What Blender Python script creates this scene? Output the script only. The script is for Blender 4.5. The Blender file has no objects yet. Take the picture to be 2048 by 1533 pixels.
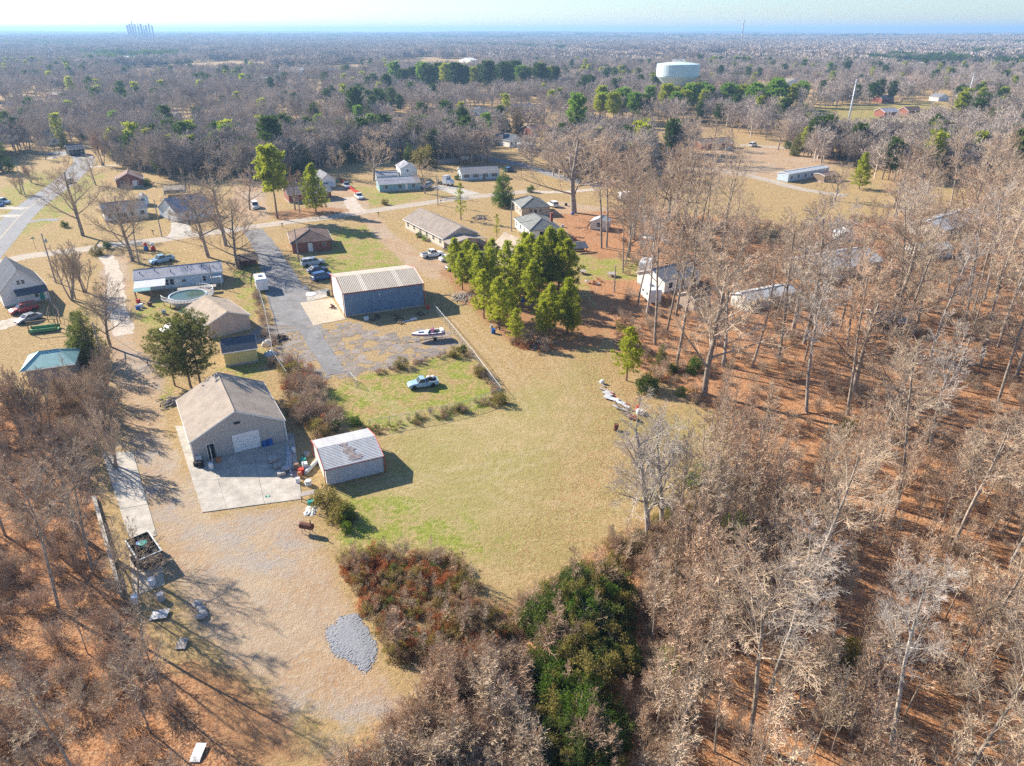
import bpy, math, random
import numpy as np
from mathutils import Vector
R = math.radians
SC = bpy.context.scene
COL = SC.collection

# ------------------------------------------------------------------ camera, sky, sun, exposure
CAM_H, PITCH, FPX = 50.0, R(26.45), 1420.0
cam = bpy.data.cameras.new('camera'); cam.sensor_width = 36.0; cam.lens = 36.0*FPX/2048.0
cam.clip_start = 0.5; cam.clip_end = 60000
camo = bpy.data.objects.new('camera', cam); COL.objects.link(camo)
camo.location = (0, 0, CAM_H); camo.rotation_euler = (math.pi/2-PITCH, 0, 0)
SC.camera = camo
SUN_EL, SUN_AZ = R(29.0), R(147.0)          # azimuth counter-clockwise from +X
W = bpy.data.worlds.new('World'); SC.world = W; W.use_nodes = True
nt = W.node_tree
sky = nt.nodes.new('ShaderNodeTexSky'); sky.sky_type = 'NISHITA'; sky.sun_disc = False
sky.sun_elevation = SUN_EL; sky.sun_rotation = math.pi/2-SUN_AZ
sky.air_density = 1.0; sky.dust_density = 0.3; sky.ozone_density = 6.0; sky.altitude = 0
nt.links.new(sky.outputs[0], nt.nodes['Background'].inputs[0])
nt.nodes['Background'].inputs[1].default_value = 0.082
sl = bpy.data.lights.new('sun', 'SUN'); sl.energy = 5.0; sl.angle = R(0.5); sl.color = (1.0, 0.90, 0.75)
slo = bpy.data.objects.new('sun', sl); COL.objects.link(slo)
sdir = Vector((math.cos(SUN_EL)*math.cos(SUN_AZ), math.cos(SUN_EL)*math.sin(SUN_AZ), math.sin(SUN_EL)))
slo.rotation_euler = sdir.to_track_quat('Z', 'Y').to_euler(); slo.location = (-60, 60, 90)
vs = SC.view_settings
vs.view_transform = 'Standard'; vs.look = 'None'; vs.exposure = 1.22; vs.gamma = 1.0; vs.use_curve_mapping = False
SC.render.engine = 'CYCLES'
cy = SC.cycles
cy.max_bounces = 4; cy.diffuse_bounces = 2; cy.glossy_bounces = 2; cy.transmission_bounces = 2
cy.transparent_max_bounces = 6; cy.volume_bounces = 0
cy.use_denoising = False; cy.use_adaptive_sampling = True; cy.adaptive_threshold = .016; cy.adaptive_min_samples = 12

# ------------------------------------------------------------------ helpers
def P(px, py, z=0.0):
    """where the line of sight through a photograph pixel meets the level z"""
    u = (px-1024)/FPX; v = (766.5-py)/FPX
    d = (u, math.cos(PITCH)+v*math.sin(PITCH), -math.sin(PITCH)+v*math.cos(PITCH))
    t = (z-CAM_H)/d[2]
    return Vector((d[0]*t, d[1]*t, z))

def npmesh(name, V, F, mats, midx=None, smooth=False):
    V = np.asarray(V, np.float32); F = np.asarray(F, np.int32)
    me = bpy.data.meshes.new(name); k = F.shape[1]
    me.vertices.add(len(V)); me.vertices.foreach_set('co', V.ravel())
    me.loops.add(F.size); me.loops.foreach_set('vertex_index', F.ravel())
    me.polygons.add(len(F)); me.polygons.foreach_set('loop_start', np.arange(0, F.size, k, dtype=np.int32))
    for m in mats: me.materials.append(m)
    if midx is not None: me.polygons.foreach_set('material_index', np.asarray(midx, np.int32))
    me.polygons.foreach_set('use_smooth', np.full(len(F), smooth))
    me.update(calc_edges=True)
    return me

class MB:
    def __init__(s): s.v = []; s.f = []
    def add(s, vs, fs):
        o = len(s.v); s.v += [tuple(v) for v in vs]; s.f += [tuple(i+o for i in f) for f in fs]; return s
    def box(s, x0, y0, z0, x1, y1, z1):
        return s.add([(x0,y0,z0),(x1,y0,z0),(x1,y1,z0),(x0,y1,z0),(x0,y0,z1),(x1,y0,z1),(x1,y1,z1),(x0,y1,z1)],
                     [(0,3,2,1),(4,5,6,7),(0,1,5,4),(1,2,6,5),(2,3,7,6),(3,0,4,7)])
    def obox(s, c, l, w, h, rz=0, tilt=0):
        ca, sa = math.cos(rz), math.sin(rz); vs = []
        for dz in (0, h):
            for dx, dy in ((-l/2,-w/2),(l/2,-w/2),(l/2,w/2),(-l/2,w/2)):
                vs.append((c[0]+dx*ca-dy*sa, c[1]+dx*sa+dy*ca, c[2]+dz+dx*tilt))
        return s.add(vs, [(0,3,2,1),(4,5,6,7),(0,1,5,4),(1,2,6,5),(2,3,7,6),(3,0,4,7)])
    def prism(s, poly, z0, z1):
        n = len(poly)
        vs = [(p[0],p[1],z0) for p in poly]+[(p[0],p[1],z1) for p in poly]
        return s.add(vs, [tuple(range(n-1,-1,-1)), tuple(range(n,2*n))]+[(i,(i+1)%n,n+(i+1)%n,n+i) for i in range(n)])
    def slab(s, quad, t):
        n = len(quad); vs = [tuple(q) for q in quad]+[(q[0],q[1],q[2]-t) for q in quad]
        return s.add(vs, [tuple(range(n)), tuple(range(2*n-1,n-1,-1))]+[(i,n+i,n+(i+1)%n,(i+1)%n) for i in range(n)])
    def tube(s, pts, rad, n=6, caps=True):
        pts = [Vector(p) for p in pts]; loops = []
        for i, p in enumerate(pts):
            d = (pts[min(i+1,len(pts)-1)]-pts[max(i-1,0)])
            d = d.normalized() if d.length > 1e-9 else Vector((0,0,1))
            a = d.cross(Vector((0,0,1)) if abs(d.z) < .9 else Vector((1,0,0))).normalized(); b = d.cross(a)
            r = rad[i] if hasattr(rad,'__len__') else rad
            loops.append([p+a*math.cos(2*math.pi*k/n)*r+b*math.sin(2*math.pi*k/n)*r for k in range(n)])
        return s.loft(loops, caps)
    def loft(s, loops, caps=True):
        n = len(loops[0]); vs = [v for l in loops for v in l]; fs = []
        for i in range(len(loops)-1):
            for k in range(n):
                fs.append((i*n+k, i*n+(k+1)%n, (i+1)*n+(k+1)%n, (i+1)*n+k))
        if caps: fs += [tuple(range(n-1,-1,-1)), tuple(range((len(loops)-1)*n, len(loops)*n))]
        return s.add(vs, fs)
    def lathe(s, prof, n=16, c=(0,0,0), axis='z'):
        loops = []
        for r, z in prof:
            l = []
            for k in range(n):
                a = 2*math.pi*k/n; x, y = math.cos(a)*r, math.sin(a)*r
                l.append((c[0]+x,c[1]+y,c[2]+z) if axis == 'z' else (c[0]+x,c[1]+z,c[2]+y) if axis == 'y' else (c[0]+z,c[1]+x,c[2]+y))
            loops.append(l)
        return s.loft(loops, True)
    def build(s, name, mat, parent=None, smooth=False, loc=None, rz=0, kind=None):
        me = bpy.data.meshes.new(name); me.from_pydata(s.v, [], s.f); me.materials.append(mat)
        if smooth: me.polygons.foreach_set('use_smooth', np.full(len(me.polygons), True))
        me.update()
        o = bpy.data.objects.new(name, me); COL.objects.link(o)
        if parent: o.parent = parent
        if loc is not None: o.location = loc
        if rz: o.rotation_euler = (0,0,rz)
        if kind: o['kind'] = kind
        return o

def tag(o, label, cat, group=None):
    o['label'] = label; o['category'] = cat
    if group: o['group'] = group
    return o
def thing(name, label, cat, loc, rz=0, group=None):
    o = bpy.data.objects.new(name, None); COL.objects.link(o)
    o.empty_display_size = .3; o.location = loc; o.rotation_euler = (0,0,rz)
    return tag(o, label, cat, group)
def inst(name, me, parent=None, loc=(0,0,0), rz=0, sc=None):
    o = bpy.data.objects.new(name, me); COL.objects.link(o)
    o.parent = parent; o.location = loc; o.rotation_euler = (0,0,rz)
    if sc: o.scale = sc if hasattr(sc,'__len__') else (sc,sc,sc)
    return o

# ------------------------------------------------------------------ materials
def _new(name):
    m = bpy.data.materials.new(name); m.use_nodes = True
    return m, m.node_tree.nodes, m.node_tree.links, m.node_tree.nodes['Principled BSDF']
def PM(name, col, rough=.75, var=.18, scale=2.0, metal=0.0, bump=0.0, bscale=20.0, spec=.3, col2=None, blot=.5, rnd=0.0, streak=None):
    """principled paint with two scales of uneven colour, wear and fine relief"""
    m, N, L, B = _new(name)
    tc = N.new('ShaderNodeTexCoord')
    vec = tc.outputs['Object']
    if streak:
        mp = N.new('ShaderNodeMapping'); mp.inputs['Scale'].default_value = streak
        L.new(vec, mp.inputs[0]); vec2 = mp.outputs[0]
    else: vec2 = vec
    n1 = N.new('ShaderNodeTexNoise'); n1.inputs['Scale'].default_value = scale; n1.inputs['Detail'].default_value = 8; n1.inputs['Roughness'].default_value = .68
    L.new(vec2, n1.inputs['Vector'])
    rp = N.new('ShaderNodeMapRange'); rp.inputs[1].default_value = .5-.3*blot; rp.inputs[2].default_value = .5+.3*blot
    L.new(n1.outputs[0], rp.inputs[0])
    mx = N.new('ShaderNodeMix'); mx.data_type = 'RGBA'
    c1 = tuple(max(0, c*(1-var)) for c in col)+(1,); c2 = (tuple(col2) if col2 else tuple(min(1, c*(1+var)) for c in col))+(1,)
    mx.inputs[6].default_value = c1; mx.inputs[7].default_value = c2
    L.new(rp.outputs[0], mx.inputs[0]); out = mx.outputs[2]
    if rnd:
        oi = N.new('ShaderNodeObjectInfo'); hv = N.new('ShaderNodeHueSaturation')
        mr = N.new('ShaderNodeMapRange'); mr.inputs[3].default_value = 1-rnd; mr.inputs[4].default_value = 1+rnd
        L.new(oi.outputs['Random'], mr.inputs[0]); L.new(mr.outputs[0], hv.inputs['Value'])
        L.new(out, hv.inputs['Color']); out = hv.outputs[0]
    L.new(out, B.inputs['Base Color'])
    B.inputs['Roughness'].default_value = rough; B.inputs['Metallic'].default_value = metal
    B.inputs['Specular IOR Level'].default_value = spec
    if bump:
        n2 = N.new('ShaderNodeTexNoise'); n2.inputs['Scale'].default_value = bscale; n2.inputs['Detail'].default_value = 3
        L.new(vec, n2.inputs['Vector'])
        bp = N.new('ShaderNodeBump'); bp.inputs['Strength'].default_value = bump; bp.inputs['Distance'].default_value = .05
        L.new(n2.outputs[0], bp.inputs['Height']); L.new(bp.outputs[0], B.inputs['Normal'])
    return m
def LEAF(name, col, col2, trans=.35, rnd=.2):
    m, N, L, B = _new(name); N.remove(B); out = N['Material Output']
    oi = N.new('ShaderNodeObjectInfo'); ge = N.new('ShaderNodeNewGeometry')
    ad = N.new('ShaderNodeMath'); ad.operation = 'MULTIPLY_ADD'; ad.inputs[1].default_value = .65
    L.new(ge.outputs['Random Per Island'], ad.inputs[0])
    mu = N.new('ShaderNodeMath'); mu.operation = 'MULTIPLY'; mu.inputs[1].default_value = .35
    L.new(oi.outputs['Random'], mu.inputs[0]); L.new(mu.outputs[0], ad.inputs[2])
    mx = N.new('ShaderNodeMix'); mx.data_type = 'RGBA'; mx.inputs[6].default_value = (*col,1); mx.inputs[7].default_value = (*col2,1)
    L.new(ad.outputs[0], mx.inputs[0])
    d = N.new('ShaderNodeBsdfDiffuse'); t = N.new('ShaderNodeBsdfTranslucent'); ms = N.new('ShaderNodeMixShader'); ms.inputs[0].default_value = trans
    L.new(mx.outputs[2], d.inputs[0]); L.new(mx.outputs[2], t.inputs[0])
    L.new(d.outputs[0], ms.inputs[1]); L.new(t.outputs[0], ms.inputs[2]); L.new(ms.outputs[0], out.inputs[0])
    return m

M = {}
def shingle(n, c, var=.16): M[n] = PM(n, c, .92, var, .55, bump=.5, bscale=14, spec=.15)
shingle('roof_taupe', (.27,.23,.20)); shingle('roof_greige', (.33,.28,.235)); shingle('roof_grey', (.22,.22,.235)); shingle('roof_green', (.20,.21,.205))
shingle('roof_slate', (.10,.115,.145)); shingle('roof_brown', (.18,.125,.105), .35); shingle('roof_lav', (.36,.36,.40)); shingle('roof_rust', (.26,.17,.14)); shingle('roof_black', (.06,.06,.07))
shingle('roof_tan', (.38,.31,.245))
M['metal_roof'] = PM('metal_roof', (.50,.50,.50), .5, .14, .6, metal=.0, spec=.4, streak=(2,.3,1))
M['metal_rust'] = PM('metal_rust', (.34,.28,.26), .7, .35, 2)
M['metal_beige'] = PM('metal_beige', (.36,.315,.26), .6, .12, .6, streak=(2,.3,1))
M['skylight'] = PM('skylight', (.42,.375,.315), .5, .08, 1)
M['metal_teal'] = PM('metal_teal', (.30,.52,.50), .45, .12, .8, metal=.2)
M['metal_white'] = PM('metal_white', (.50,.52,.54), .5, .08, .8)
M['metal_blue'] = PM('metal_blue', (.16,.25,.37), .5, .12, .8, spec=.4)
M['metal_grey'] = PM('metal_grey', (.42,.42,.43), .5, .10, .8)
M['metal_siding'] = PM('metal_siding', (.50,.52,.56), .5, .08, .8)
M['metal_tank'] = PM('metal_tank', (.60,.72,.74), .5, .06, .1)
M['steel'] = PM('steel', (.50,.53,.56), .5, .1, 1, metal=.3)
M['red_trim'] = PM('red_trim', (.42,.055,.045), .5, .12, 2)
M['white'] = PM('white', (.76,.76,.74), .6, .07, 1.5)
M['offwhite'] = PM('offwhite', (.66,.64,.58), .7, .12, 1.2)
M['cream'] = PM('cream', (.60,.52,.42), .75, .12, 1.2)
M['yellow'] = PM('yellow', (.66,.58,.24), .7, .10, 1.2)
M['pinkbeige'] = PM('pinkbeige', (.52,.40,.34), .75, .10, 1.0)
M['turq'] = PM('turq', (.26,.44,.50), .65, .10, 1.2)
M['paleblue'] = PM('paleblue', (.50,.60,.68), .7, .10, 1.2)
M['tanwall'] = PM('tanwall', (.44,.35,.28), .75, .12, 1.2)
M['brickred'] = PM('brickred', (.26,.095,.07), .9, .30, 9, bump=.4, bscale=9)
M['block'] = PM('block', (.38,.36,.34), .9, .15, 3)
M['wood'] = PM('wood', (.24,.17,.115), .85, .3, 3, streak=(1,8,8))
M['wood_grey'] = PM('wood_grey', (.34,.30,.27), .9, .25, 3, streak=(1,8,8))
M['wood_orange'] = PM('wood_orange', (.40,.19,.08), .8, .25, 3)
M['wood_dark'] = PM('wood_dark', (.085,.06,.05), .9, .3, 3)
M['dark'] = PM('dark', (.018,.019,.022), .8, .3, 3)
M['glass'] = PM('glass', (.03,.04,.055), .12, .3, .7, spec=.6)
M['rubber'] = PM('rubber', (.025,.025,.027), .85, .2, 5)
M['rim'] = PM('rim', (.45,.46,.47), .35, .1, 3, metal=.6)
M['rust'] = PM('rust', (.15,.06,.04), .9, .4, 4)
M['concrete'] = PM('concrete', (.46,.385,.29), .9, .16, .45, bump=.25, bscale=12, blot=.8)
M['concrete_white'] = PM('concrete_white', (.42,.385,.335), .9, .24, .5, bump=.25, bscale=12)
M['asphalt'] = PM('asphalt', (.205,.20,.20), .93, .25, .35, bump=.4, bscale=18)
M['asphalt_road'] = PM('asphalt_road', (.24,.24,.25), .93, .14, .25, bump=.3, bscale=18, blot=.8)
M['road_tan'] = PM('road_tan', (.40,.34,.275), .93, .14, .3, bump=.3, bscale=18, blot=.8)
M['gravel'] = PM('gravel', (.25,.26,.28), .95, .3, 14, bump=.6, bscale=14)
M['gravel_track'] = PM('gravel_track', (.47,.40,.33), .95, .22, .7, bump=.6, bscale=8)
M['paint_white'] = PM('paint_white', (.75,.75,.72), .7, .12, 3)
M['tarp_blue'] = PM('tarp_blue', (.05,.16,.48), .5, .2, 3)
M['plastic_blue'] = PM('plastic_blue', (.03,.12,.38), .5, .15, 3)
M['plastic_green'] = PM('plastic_green', (.03,.28,.22), .5, .15, 3)
M['plastic_red'] = PM('plastic_red', (.52,.05,.03), .5, .15, 3)
M['plastic_white'] = PM('plastic_white', (.72,.73,.74), .5, .1, 3)
M['terracotta'] = PM('terracotta', (.42,.16,.08), .8, .2, 3)
M['stone'] = PM('stone', (.40,.38,.36), .9, .25, 3)
M['pool'] = PM('pool', (.06,.10,.05), .08, .25, 1.5, spec=.5)
M['bark'] = PM('bark', (.25,.20,.16), .95, .4, 1.6, col2=(.44,.365,.30), rnd=.22)
M['bark_pale'] = PM('bark_pale', (.36,.315,.275), .95, .4, 1.2, col2=(.56,.51,.455), rnd=.12)
M['bark_pine'] = PM('bark_pine', (.20,.135,.10), .95, .3, 3)
M['twig'] = PM('twig', (.49,.37,.255), .95, .2, .4, col2=(.63,.49,.355), rnd=.2)
M['twig_red'] = PM('twig_red', (.46,.31,.205), .95, .2, .4, col2=(.58,.41,.285), rnd=.2)
M['twig_pale'] = PM('twig_pale', (.45,.385,.325), .95, .2, .4, col2=(.58,.51,.45), rnd=.12)
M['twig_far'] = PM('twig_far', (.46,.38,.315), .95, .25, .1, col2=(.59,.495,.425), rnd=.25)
M['needle'] = LEAF('needle', (.48,.50,.05), (.28,.33,.03), .58)
M['needle_bright'] = LEAF('needle_bright', (.28,.42,.06), (.16,.28,.035), .58)
M['needle_dark'] = LEAF('needle_dark', (.12,.175,.035), (.06,.105,.025), .45)
M['needle_olive'] = LEAF('needle_olive', (.22,.225,.06), (.12,.14,.04), .45)
M['needle_rust'] = LEAF('needle_rust', (.26,.17,.05), (.15,.11,.03))
M['leaf_green'] = LEAF('leaf_green', (.13,.21,.03), (.065,.12,.025), .45)
M['leaf_lime'] = LEAF('leaf_lime', (.30,.40,.03), (.18,.28,.03))
M['leaf_ivy'] = LEAF('leaf_ivy', (.17,.20,.05), (.07,.11,.035), .45)
M['leaf_olive'] = LEAF('leaf_olive', (.32,.27,.08), (.19,.16,.05), .45)
M['leaf_rust'] = LEAF('leaf_rust', (.52,.19,.08), (.36,.15,.06), .45)
M['leaf_tan'] = LEAF('leaf_tan', (.50,.37,.22), (.34,.24,.135), .45)
M['leaf_oak'] = LEAF('leaf_oak', (.30,.13,.085), (.20,.08,.055))

# ------------------------------------------------------------------ the ground: one sheet to the horizon
def smooth(a, b, x):
    t = np.clip((x-a)/(b-a), 0, 1); return t*t*(3-2*t)
def gz(x, y):
    x = np.asarray(x, float); y = np.asarray(y, float); r = np.hypot(x, y)
    s = smooth(700, 4000, r)
    return s*(9*np.sin(x/900+1.3)*np.cos(y/1300+.4)+8*np.sin(x/2300+y/3100)) + smooth(6500, 9500, r)*(4+6*np.sin(x/1500)+4*np.sin(x/520+2))
def pxpoly(pp): return np.array([[*P(a, b)[:2]] for a, b in pp])
def sdist(pts, poly):
    """signed distance, positive inside"""
    x, y = pts[:,0], pts[:,1]; n = len(poly); ins = np.zeros(len(x), bool); d2 = np.full(len(x), 1e18)
    for i in range(n):
        ax, ay = poly[i]; bx, by = poly[(i+1)%n]
        c = (ay > y) != (by > y)
        with np.errstate(divide='ignore', invalid='ignore'):
            xi = (bx-ax)*(y-ay)/(by-ay if by != ay else 1e-9)+ax
        ins ^= c & (x < xi)
        ex, ey = bx-ax, by-ay; t = np.clip(((x-ax)*ex+(y-ay)*ey)/(ex*ex+ey*ey+1e-12), 0, 1)
        d2 = np.minimum(d2, (x-ax-ex*t)**2+(y-ay-ey*t)**2)
    return np.where(ins, 1, -1)*np.sqrt(d2)

def grid_coords(lo, hi, step, far):
    c = list(np.arange(lo, hi+1e-6, step)); s = step; v = hi
    while v < far: s *= 1.17; v += s; c.append(v)
    s = step; v = lo; pre = []
    while v > -far: s *= 1.17; v -= s; pre.append(v)
    return np.array(pre[::-1]+c)
gx = grid_coords(-125, 125, .75, 26000); gy = grid_coords(26, 225, .75, 26000)
X, Y = np.meshgrid(gx, gy); pts = np.stack([X.ravel(), Y.ravel()], 1)
Zg = gz(pts[:,0], pts[:,1])
nx, ny = len(gx), len(gy)
ii = (np.arange(ny-1)[:,None]*nx+np.arange(nx-1)[None,:]).ravel()
F = np.stack([ii, ii+1, ii+nx+1, ii+nx], 1)

ZONE = {
 'leaf': [([(1170,560),(1205,640),(1235,705),(1290,745),(1350,770),(1420,815),(1480,880),(1495,925),(1440,965),(1330,1020),(1225,1080),(1130,1150),(1020,1215),(930,1190),(860,1300),(880,1400),(760,1460),(640,1533),(600,1700),(3200,1700),(2900,470),(1800,430),(1500,500),(1330,560)], 1.6),
          ([(-700,820),(60,800),(160,860),(185,960),(215,1120),(265,1230),(330,1330),(420,1400),(480,1533),(500,1750),(-1200,1750)], 1.6),
          ([(1110,430),(1250,420),(1500,440),(1560,520),(1330,570),(1290,520),(1150,500)], 3)],
 'needle': [([(880,540),(930,610),(990,660),(1040,700),(1130,705),(1200,690),(1230,640),(1170,600),(1120,560),(1000,520)], 2.0),
            ([(1120,480),(1220,470),(1300,510),(1200,520)], 2.5), ([(540,425),(640,412),(700,420),(640,440),(560,445)], 3),
            ([(360,1330),(470,1350),(560,1420),(600,1533),(430,1533)], 2.5)],
 'dirt': [([(206,600),(255,600),(270,680),(320,745),(330,850),(345,900),(395,1000),(420,1040),(600,1010),(620,1060),(660,1120),(690,1200),(700,1280),(770,1360),(820,1420),(700,1440),(560,1400),(430,1300),(380,1230),(320,1110),(290,1000),(255,880),(225,760),(205,660)], 2.2),
          ([(715,430),(752,428),(790,470),(850,510),(900,520),(905,560),(860,560),(815,530),(765,490)], 1.6),
          ([(200,515),(255,510),(262,560),(250,620),(205,620)], 2.0),
          ([(940,470),(985,490),(1000,520),(975,530),(930,500)], 1.5),
          ([(660,380),(700,372),(735,400),(740,425),(640,425)], 2), ([(470,370),(525,370),(540,440),(480,450),(465,400)], 2),
          ([(1100,400),(1240,420),(1300,500),(1180,490),(1110,440)], 2.5),
          ([(1290,300),(1560,290),(1720,320),(1600,360),(1400,350),(1300,340)], 3)],
 'green': [([(640,790),(740,748),(900,705),(960,730),(1000,790),(980,815),(840,845),(720,865),(650,840)], 4),
           ([(650,1075),(680,985),(790,990),(1000,1060),(1010,1110),(900,1120),(740,1090)], 5),
           ([(1140,505),(1280,525),(1290,610),(1230,620),(1170,580)], 4), ([(640,460),(745,448),(810,540),(790,550),(690,575),(590,540),(580,515),(670,510)], 4),
           ([(470,540),(520,520),(530,600),(500,640),(470,580)], 2), ([(260,620),(330,600),(360,640),(300,660)], 3), ([(540,720),(520,690),(440,740),(520,760)], 2),
           ([(0,380),(90,340),(210,350),(150,420),(30,480),(0,470)], 6), ([(690,370),(850,390),(800,410),(730,410)], 4),
           ([(1610,210),(1910,205),(1900,245),(1700,275),(1620,250)], 12), ([(0,830),(70,830),(100,880),(0,910)], 3), ([(340,760),(350,800),(330,830),(310,800)], 1.5)],
 'gravelly': [([(215,880),(330,880),(400,1030),(560,1050),(620,1120),(540,1180),(420,1120),(330,1050)], 5), ([(520,1400),(640,1380),(760,1400),(800,1430),(640,1500)], 4),
              ([(205,520),(250,520),(245,600),(215,640),(270,740),(330,790),(300,740),(230,640)], 2)],
 'field': [([(760,840),(1000,810),(1180,700),(1250,800),(1420,830),(1480,890),(1400,960),(1200,1080),(1010,1190),(960,1150),(760,1080),(700,1000),(780,930)], 6)],
 'drift': [([(1110,690),(1230,700),(1290,760),(1480,880),(1480,940),(1330,1010),(1150,1120),(1020,1200),(960,1120),(1060,980),(1120,860)], 9)],
 'straw': [([(590,760),(720,750),(930,700),(900,650),(820,655),(700,650),(560,640),(545,700)], 2)],
}
def line_poly(pp, w):
    ln = [P(*q) for q in pp]; L_, R_ = [], []
    for i, q in enumerate(ln):
        d = ln[min(i+1,len(ln)-1)]-ln[max(i-1,0)]; d.normalize(); n_ = Vector((-d.y,d.x,0))*w/2; L_.append(((q+n_).x,(q+n_).y)); R_.append(((q-n_).x,(q-n_).y))
    return np.array(L_+R_[::-1])
RUTS = [line_poly(p, .8) for p in ([(703,772),(745,800),(800,832),(826,852)],[(722,768),(765,796),(818,826),(845,846)],[(1085,705),(1130,760),(1150,830),(1110,890),(1010,925),(900,940),(820,925)],[(1110,702),(1158,760),(1180,835),(1135,905),(1020,945),(900,962),(815,945)],[(905,640),(960,690),(1020,760),(1060,830)],[(925,632),(985,685),(1050,760),(1088,830)],[(300,760),(335,880),(390,1000),(460,1100),(560,1200),(640,1300)],[(285,770),(315,885),(365,1010),(435,1115),(535,1220),(615,1320)],[(980,960),(1060,1000),(1130,1010),(1200,980)],[(960,985),(1050,1025),(1130,1036),(1215,1000)])]
me = npmesh('ground', np.c_[pts, Zg], F, [], smooth=True)
for k, polys in ZONE.items():
    a = np.zeros(len(pts), np.float32)
    for pp, w in polys:
        poly = pxpoly(pp); bb = (poly.min(0)-20, poly.max(0)+20)
        s = np.where(np.all((pts > bb[0]) & (pts < bb[1]), axis=1))[0]
        a[s] = np.maximum(a[s], np.clip(.5+sdist(pts[s], poly)/(2*w), 0, 1).astype(np.float32))
    if k == 'leaf': a = np.maximum(a, smooth(300, 380, pts[:,1]).astype(np.float32)*.3)
    at = me.attributes.new(k, 'FLOAT', 'POINT'); at.data.foreach_set('value', a)

a = np.zeros(len(pts), np.float32)
for poly in RUTS:
    bb = (poly.min(0)-3, poly.max(0)+3); s = np.where(np.all((pts > bb[0]) & (pts < bb[1]), axis=1))[0]
    a[s] = np.maximum(a[s], np.clip(.5+sdist(pts[s], poly)/1.0, 0, 1).astype(np.float32))
me.attributes.new('rut', 'FLOAT', 'POINT').data.foreach_set('value', a)
def ground_material():
    m, N, L, B = _new('ground'); tc = N.new('ShaderNodeNewGeometry'); pos = tc.outputs['Position']
    def noise(s, d=6, r=.6, dis=0.0, vec=None):
        n = N.new('ShaderNodeTexNoise'); n.inputs['Scale'].default_value = s; n.inputs['Detail'].default_value = d; n.inputs['Roughness'].default_value = r; n.inputs['Distortion'].default_value = dis
        L.new(vec or pos, n.inputs['Vector']); return n.outputs[0]
    def ramp(v, a, b, c=0.0, d=1.0):
        n = N.new('ShaderNodeMapRange'); n.inputs[1].default_value = a; n.inputs[2].default_value = b; n.inputs[3].default_value = c; n.inputs[4].default_value = d
        n.interpolation_type = 'SMOOTHSTEP'; L.new(v, n.inputs[0]); return n.outputs[0]
    def mix(f, a, b):
        n = N.new('ShaderNodeMix'); n.data_type = 'RGBA'
        for k, v in ((0, f), (6, a), (7, b)):
            if isinstance(v, tuple): n.inputs[k].default_value = (*v, 1)
            elif isinstance(v, float): n.inputs[k].default_value = v
            else: L.new(v, n.inputs[k])
        return n.outputs[2]
    def math_(op, a, b):
        n = N.new('ShaderNodeMath'); n.operation = op
        for k, v in ((0, a), (1, b)):
            if isinstance(v, float): n.inputs[k].default_value = v
            else: L.new(v, n.inputs[k])
        return n.outputs[0]
    def attr(nm):
        n = N.new('ShaderNodeAttribute'); n.attribute_name = nm; return n.outputs['Fac']
    fine = noise(5.5, 4, .75); grain = noise(1.6, 6, .75); mid = noise(.28, 6, .65); big = noise(.05, 5, .6); edge = noise(.7, 6, .7)
    edge2 = noise(.22, 5, .65)
    def mask(nm, soft=.14, amt=.75):
        e = math_('MULTIPLY', math_('SUBTRACT', edge, .5), amt); e2 = math_('MULTIPLY', math_('SUBTRACT', edge2, .5), amt*1.1)
        return ramp(math_('ADD', math_('ADD', attr(nm), e), e2), .5-soft, .5+soft)
    straw = mix(ramp(mid, .3, .7), (0.40,0.275,0.125), (0.48,0.345,0.18))
    straw = mix(ramp(grain, .36, .62), straw, (0.301,0.211,0.099))
    straw = mix(math_('MULTIPLY', ramp(fine, .55, .68), .55), straw, (0.516,0.413,0.258))
    olive = mix(ramp(grain, .35, .65), (0.292,0.258,0.086), (0.215,0.206,0.060))
    straw = mix(math_('MULTIPLY', ramp(math_('ADD', math_('MULTIPLY', big, .6), math_('MULTIPLY', grain, .4)), .52, .66), .5), straw, olive)
    # mowing arcs in the field
    vm = N.new('ShaderNodeVectorMath'); vm.operation = 'DISTANCE'; L.new(pos, vm.inputs[0]); vm.inputs[1].default_value = (-8.5, 78.0, 0)
    arcs = N.new('ShaderNodeMath'); arcs.operation = 'SINE'
    L.new(math_('MULTIPLY', math_('ADD', vm.outputs['Value'], math_('MULTIPLY', mid, 1.6)), 4.2), arcs.inputs[0])
    arcm = math_('MULTIPLY', ramp(vm.outputs['Value'], 18.0, 9.0), math_('MULTIPLY', ramp(arcs.outputs[0], .2, .9), ramp(mid, .42, .6)))
    straw = mix(math_('MULTIPLY', arcm, .12), straw, (0.482,0.396,0.267))
    fcol = mix(ramp(mid, .35, .65), (0.344,0.297,0.129), (0.421,0.335,0.172)); fcol = mix(ramp(big, .42, .58), fcol, (0.292,0.275,0.095)); fcol = mix(math_('MULTIPLY', ramp(grain, .4, .65), .35), fcol, (0.310,0.241,0.103))
    straw = mix(math_('MULTIPLY', mask('field', .35, .8), .72), straw, fcol)
    straw = mix(math_('MULTIPLY', arcm, .2), straw, (0.482,0.396,0.249))
    green = mix(ramp(grain, .35, .65), (0.249,0.292,0.034), (0.163,0.215,0.026))
    gpat = math_('MAXIMUM', math_('MULTIPLY', mask('green', .2, .9), ramp(math_('ADD', math_('MULTIPLY', mid, .55), math_('MULTIPLY', grain, .45)), .43, .56)),
                 math_('MULTIPLY', ramp(noise(.55, 4, .6, 1.0), .66, .72), ramp(grain, .4, .55)))
    col = mix(math_('MULTIPLY', gpat, .85), straw, green)
    dirt = mix(ramp(mid, .3, .7), (.43,.305,.19), (.35,.215,.125)); dirt = mix(math_('MULTIPLY', ramp(grain, .45, .65), .6), dirt, (.50,.42,.32))
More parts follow.
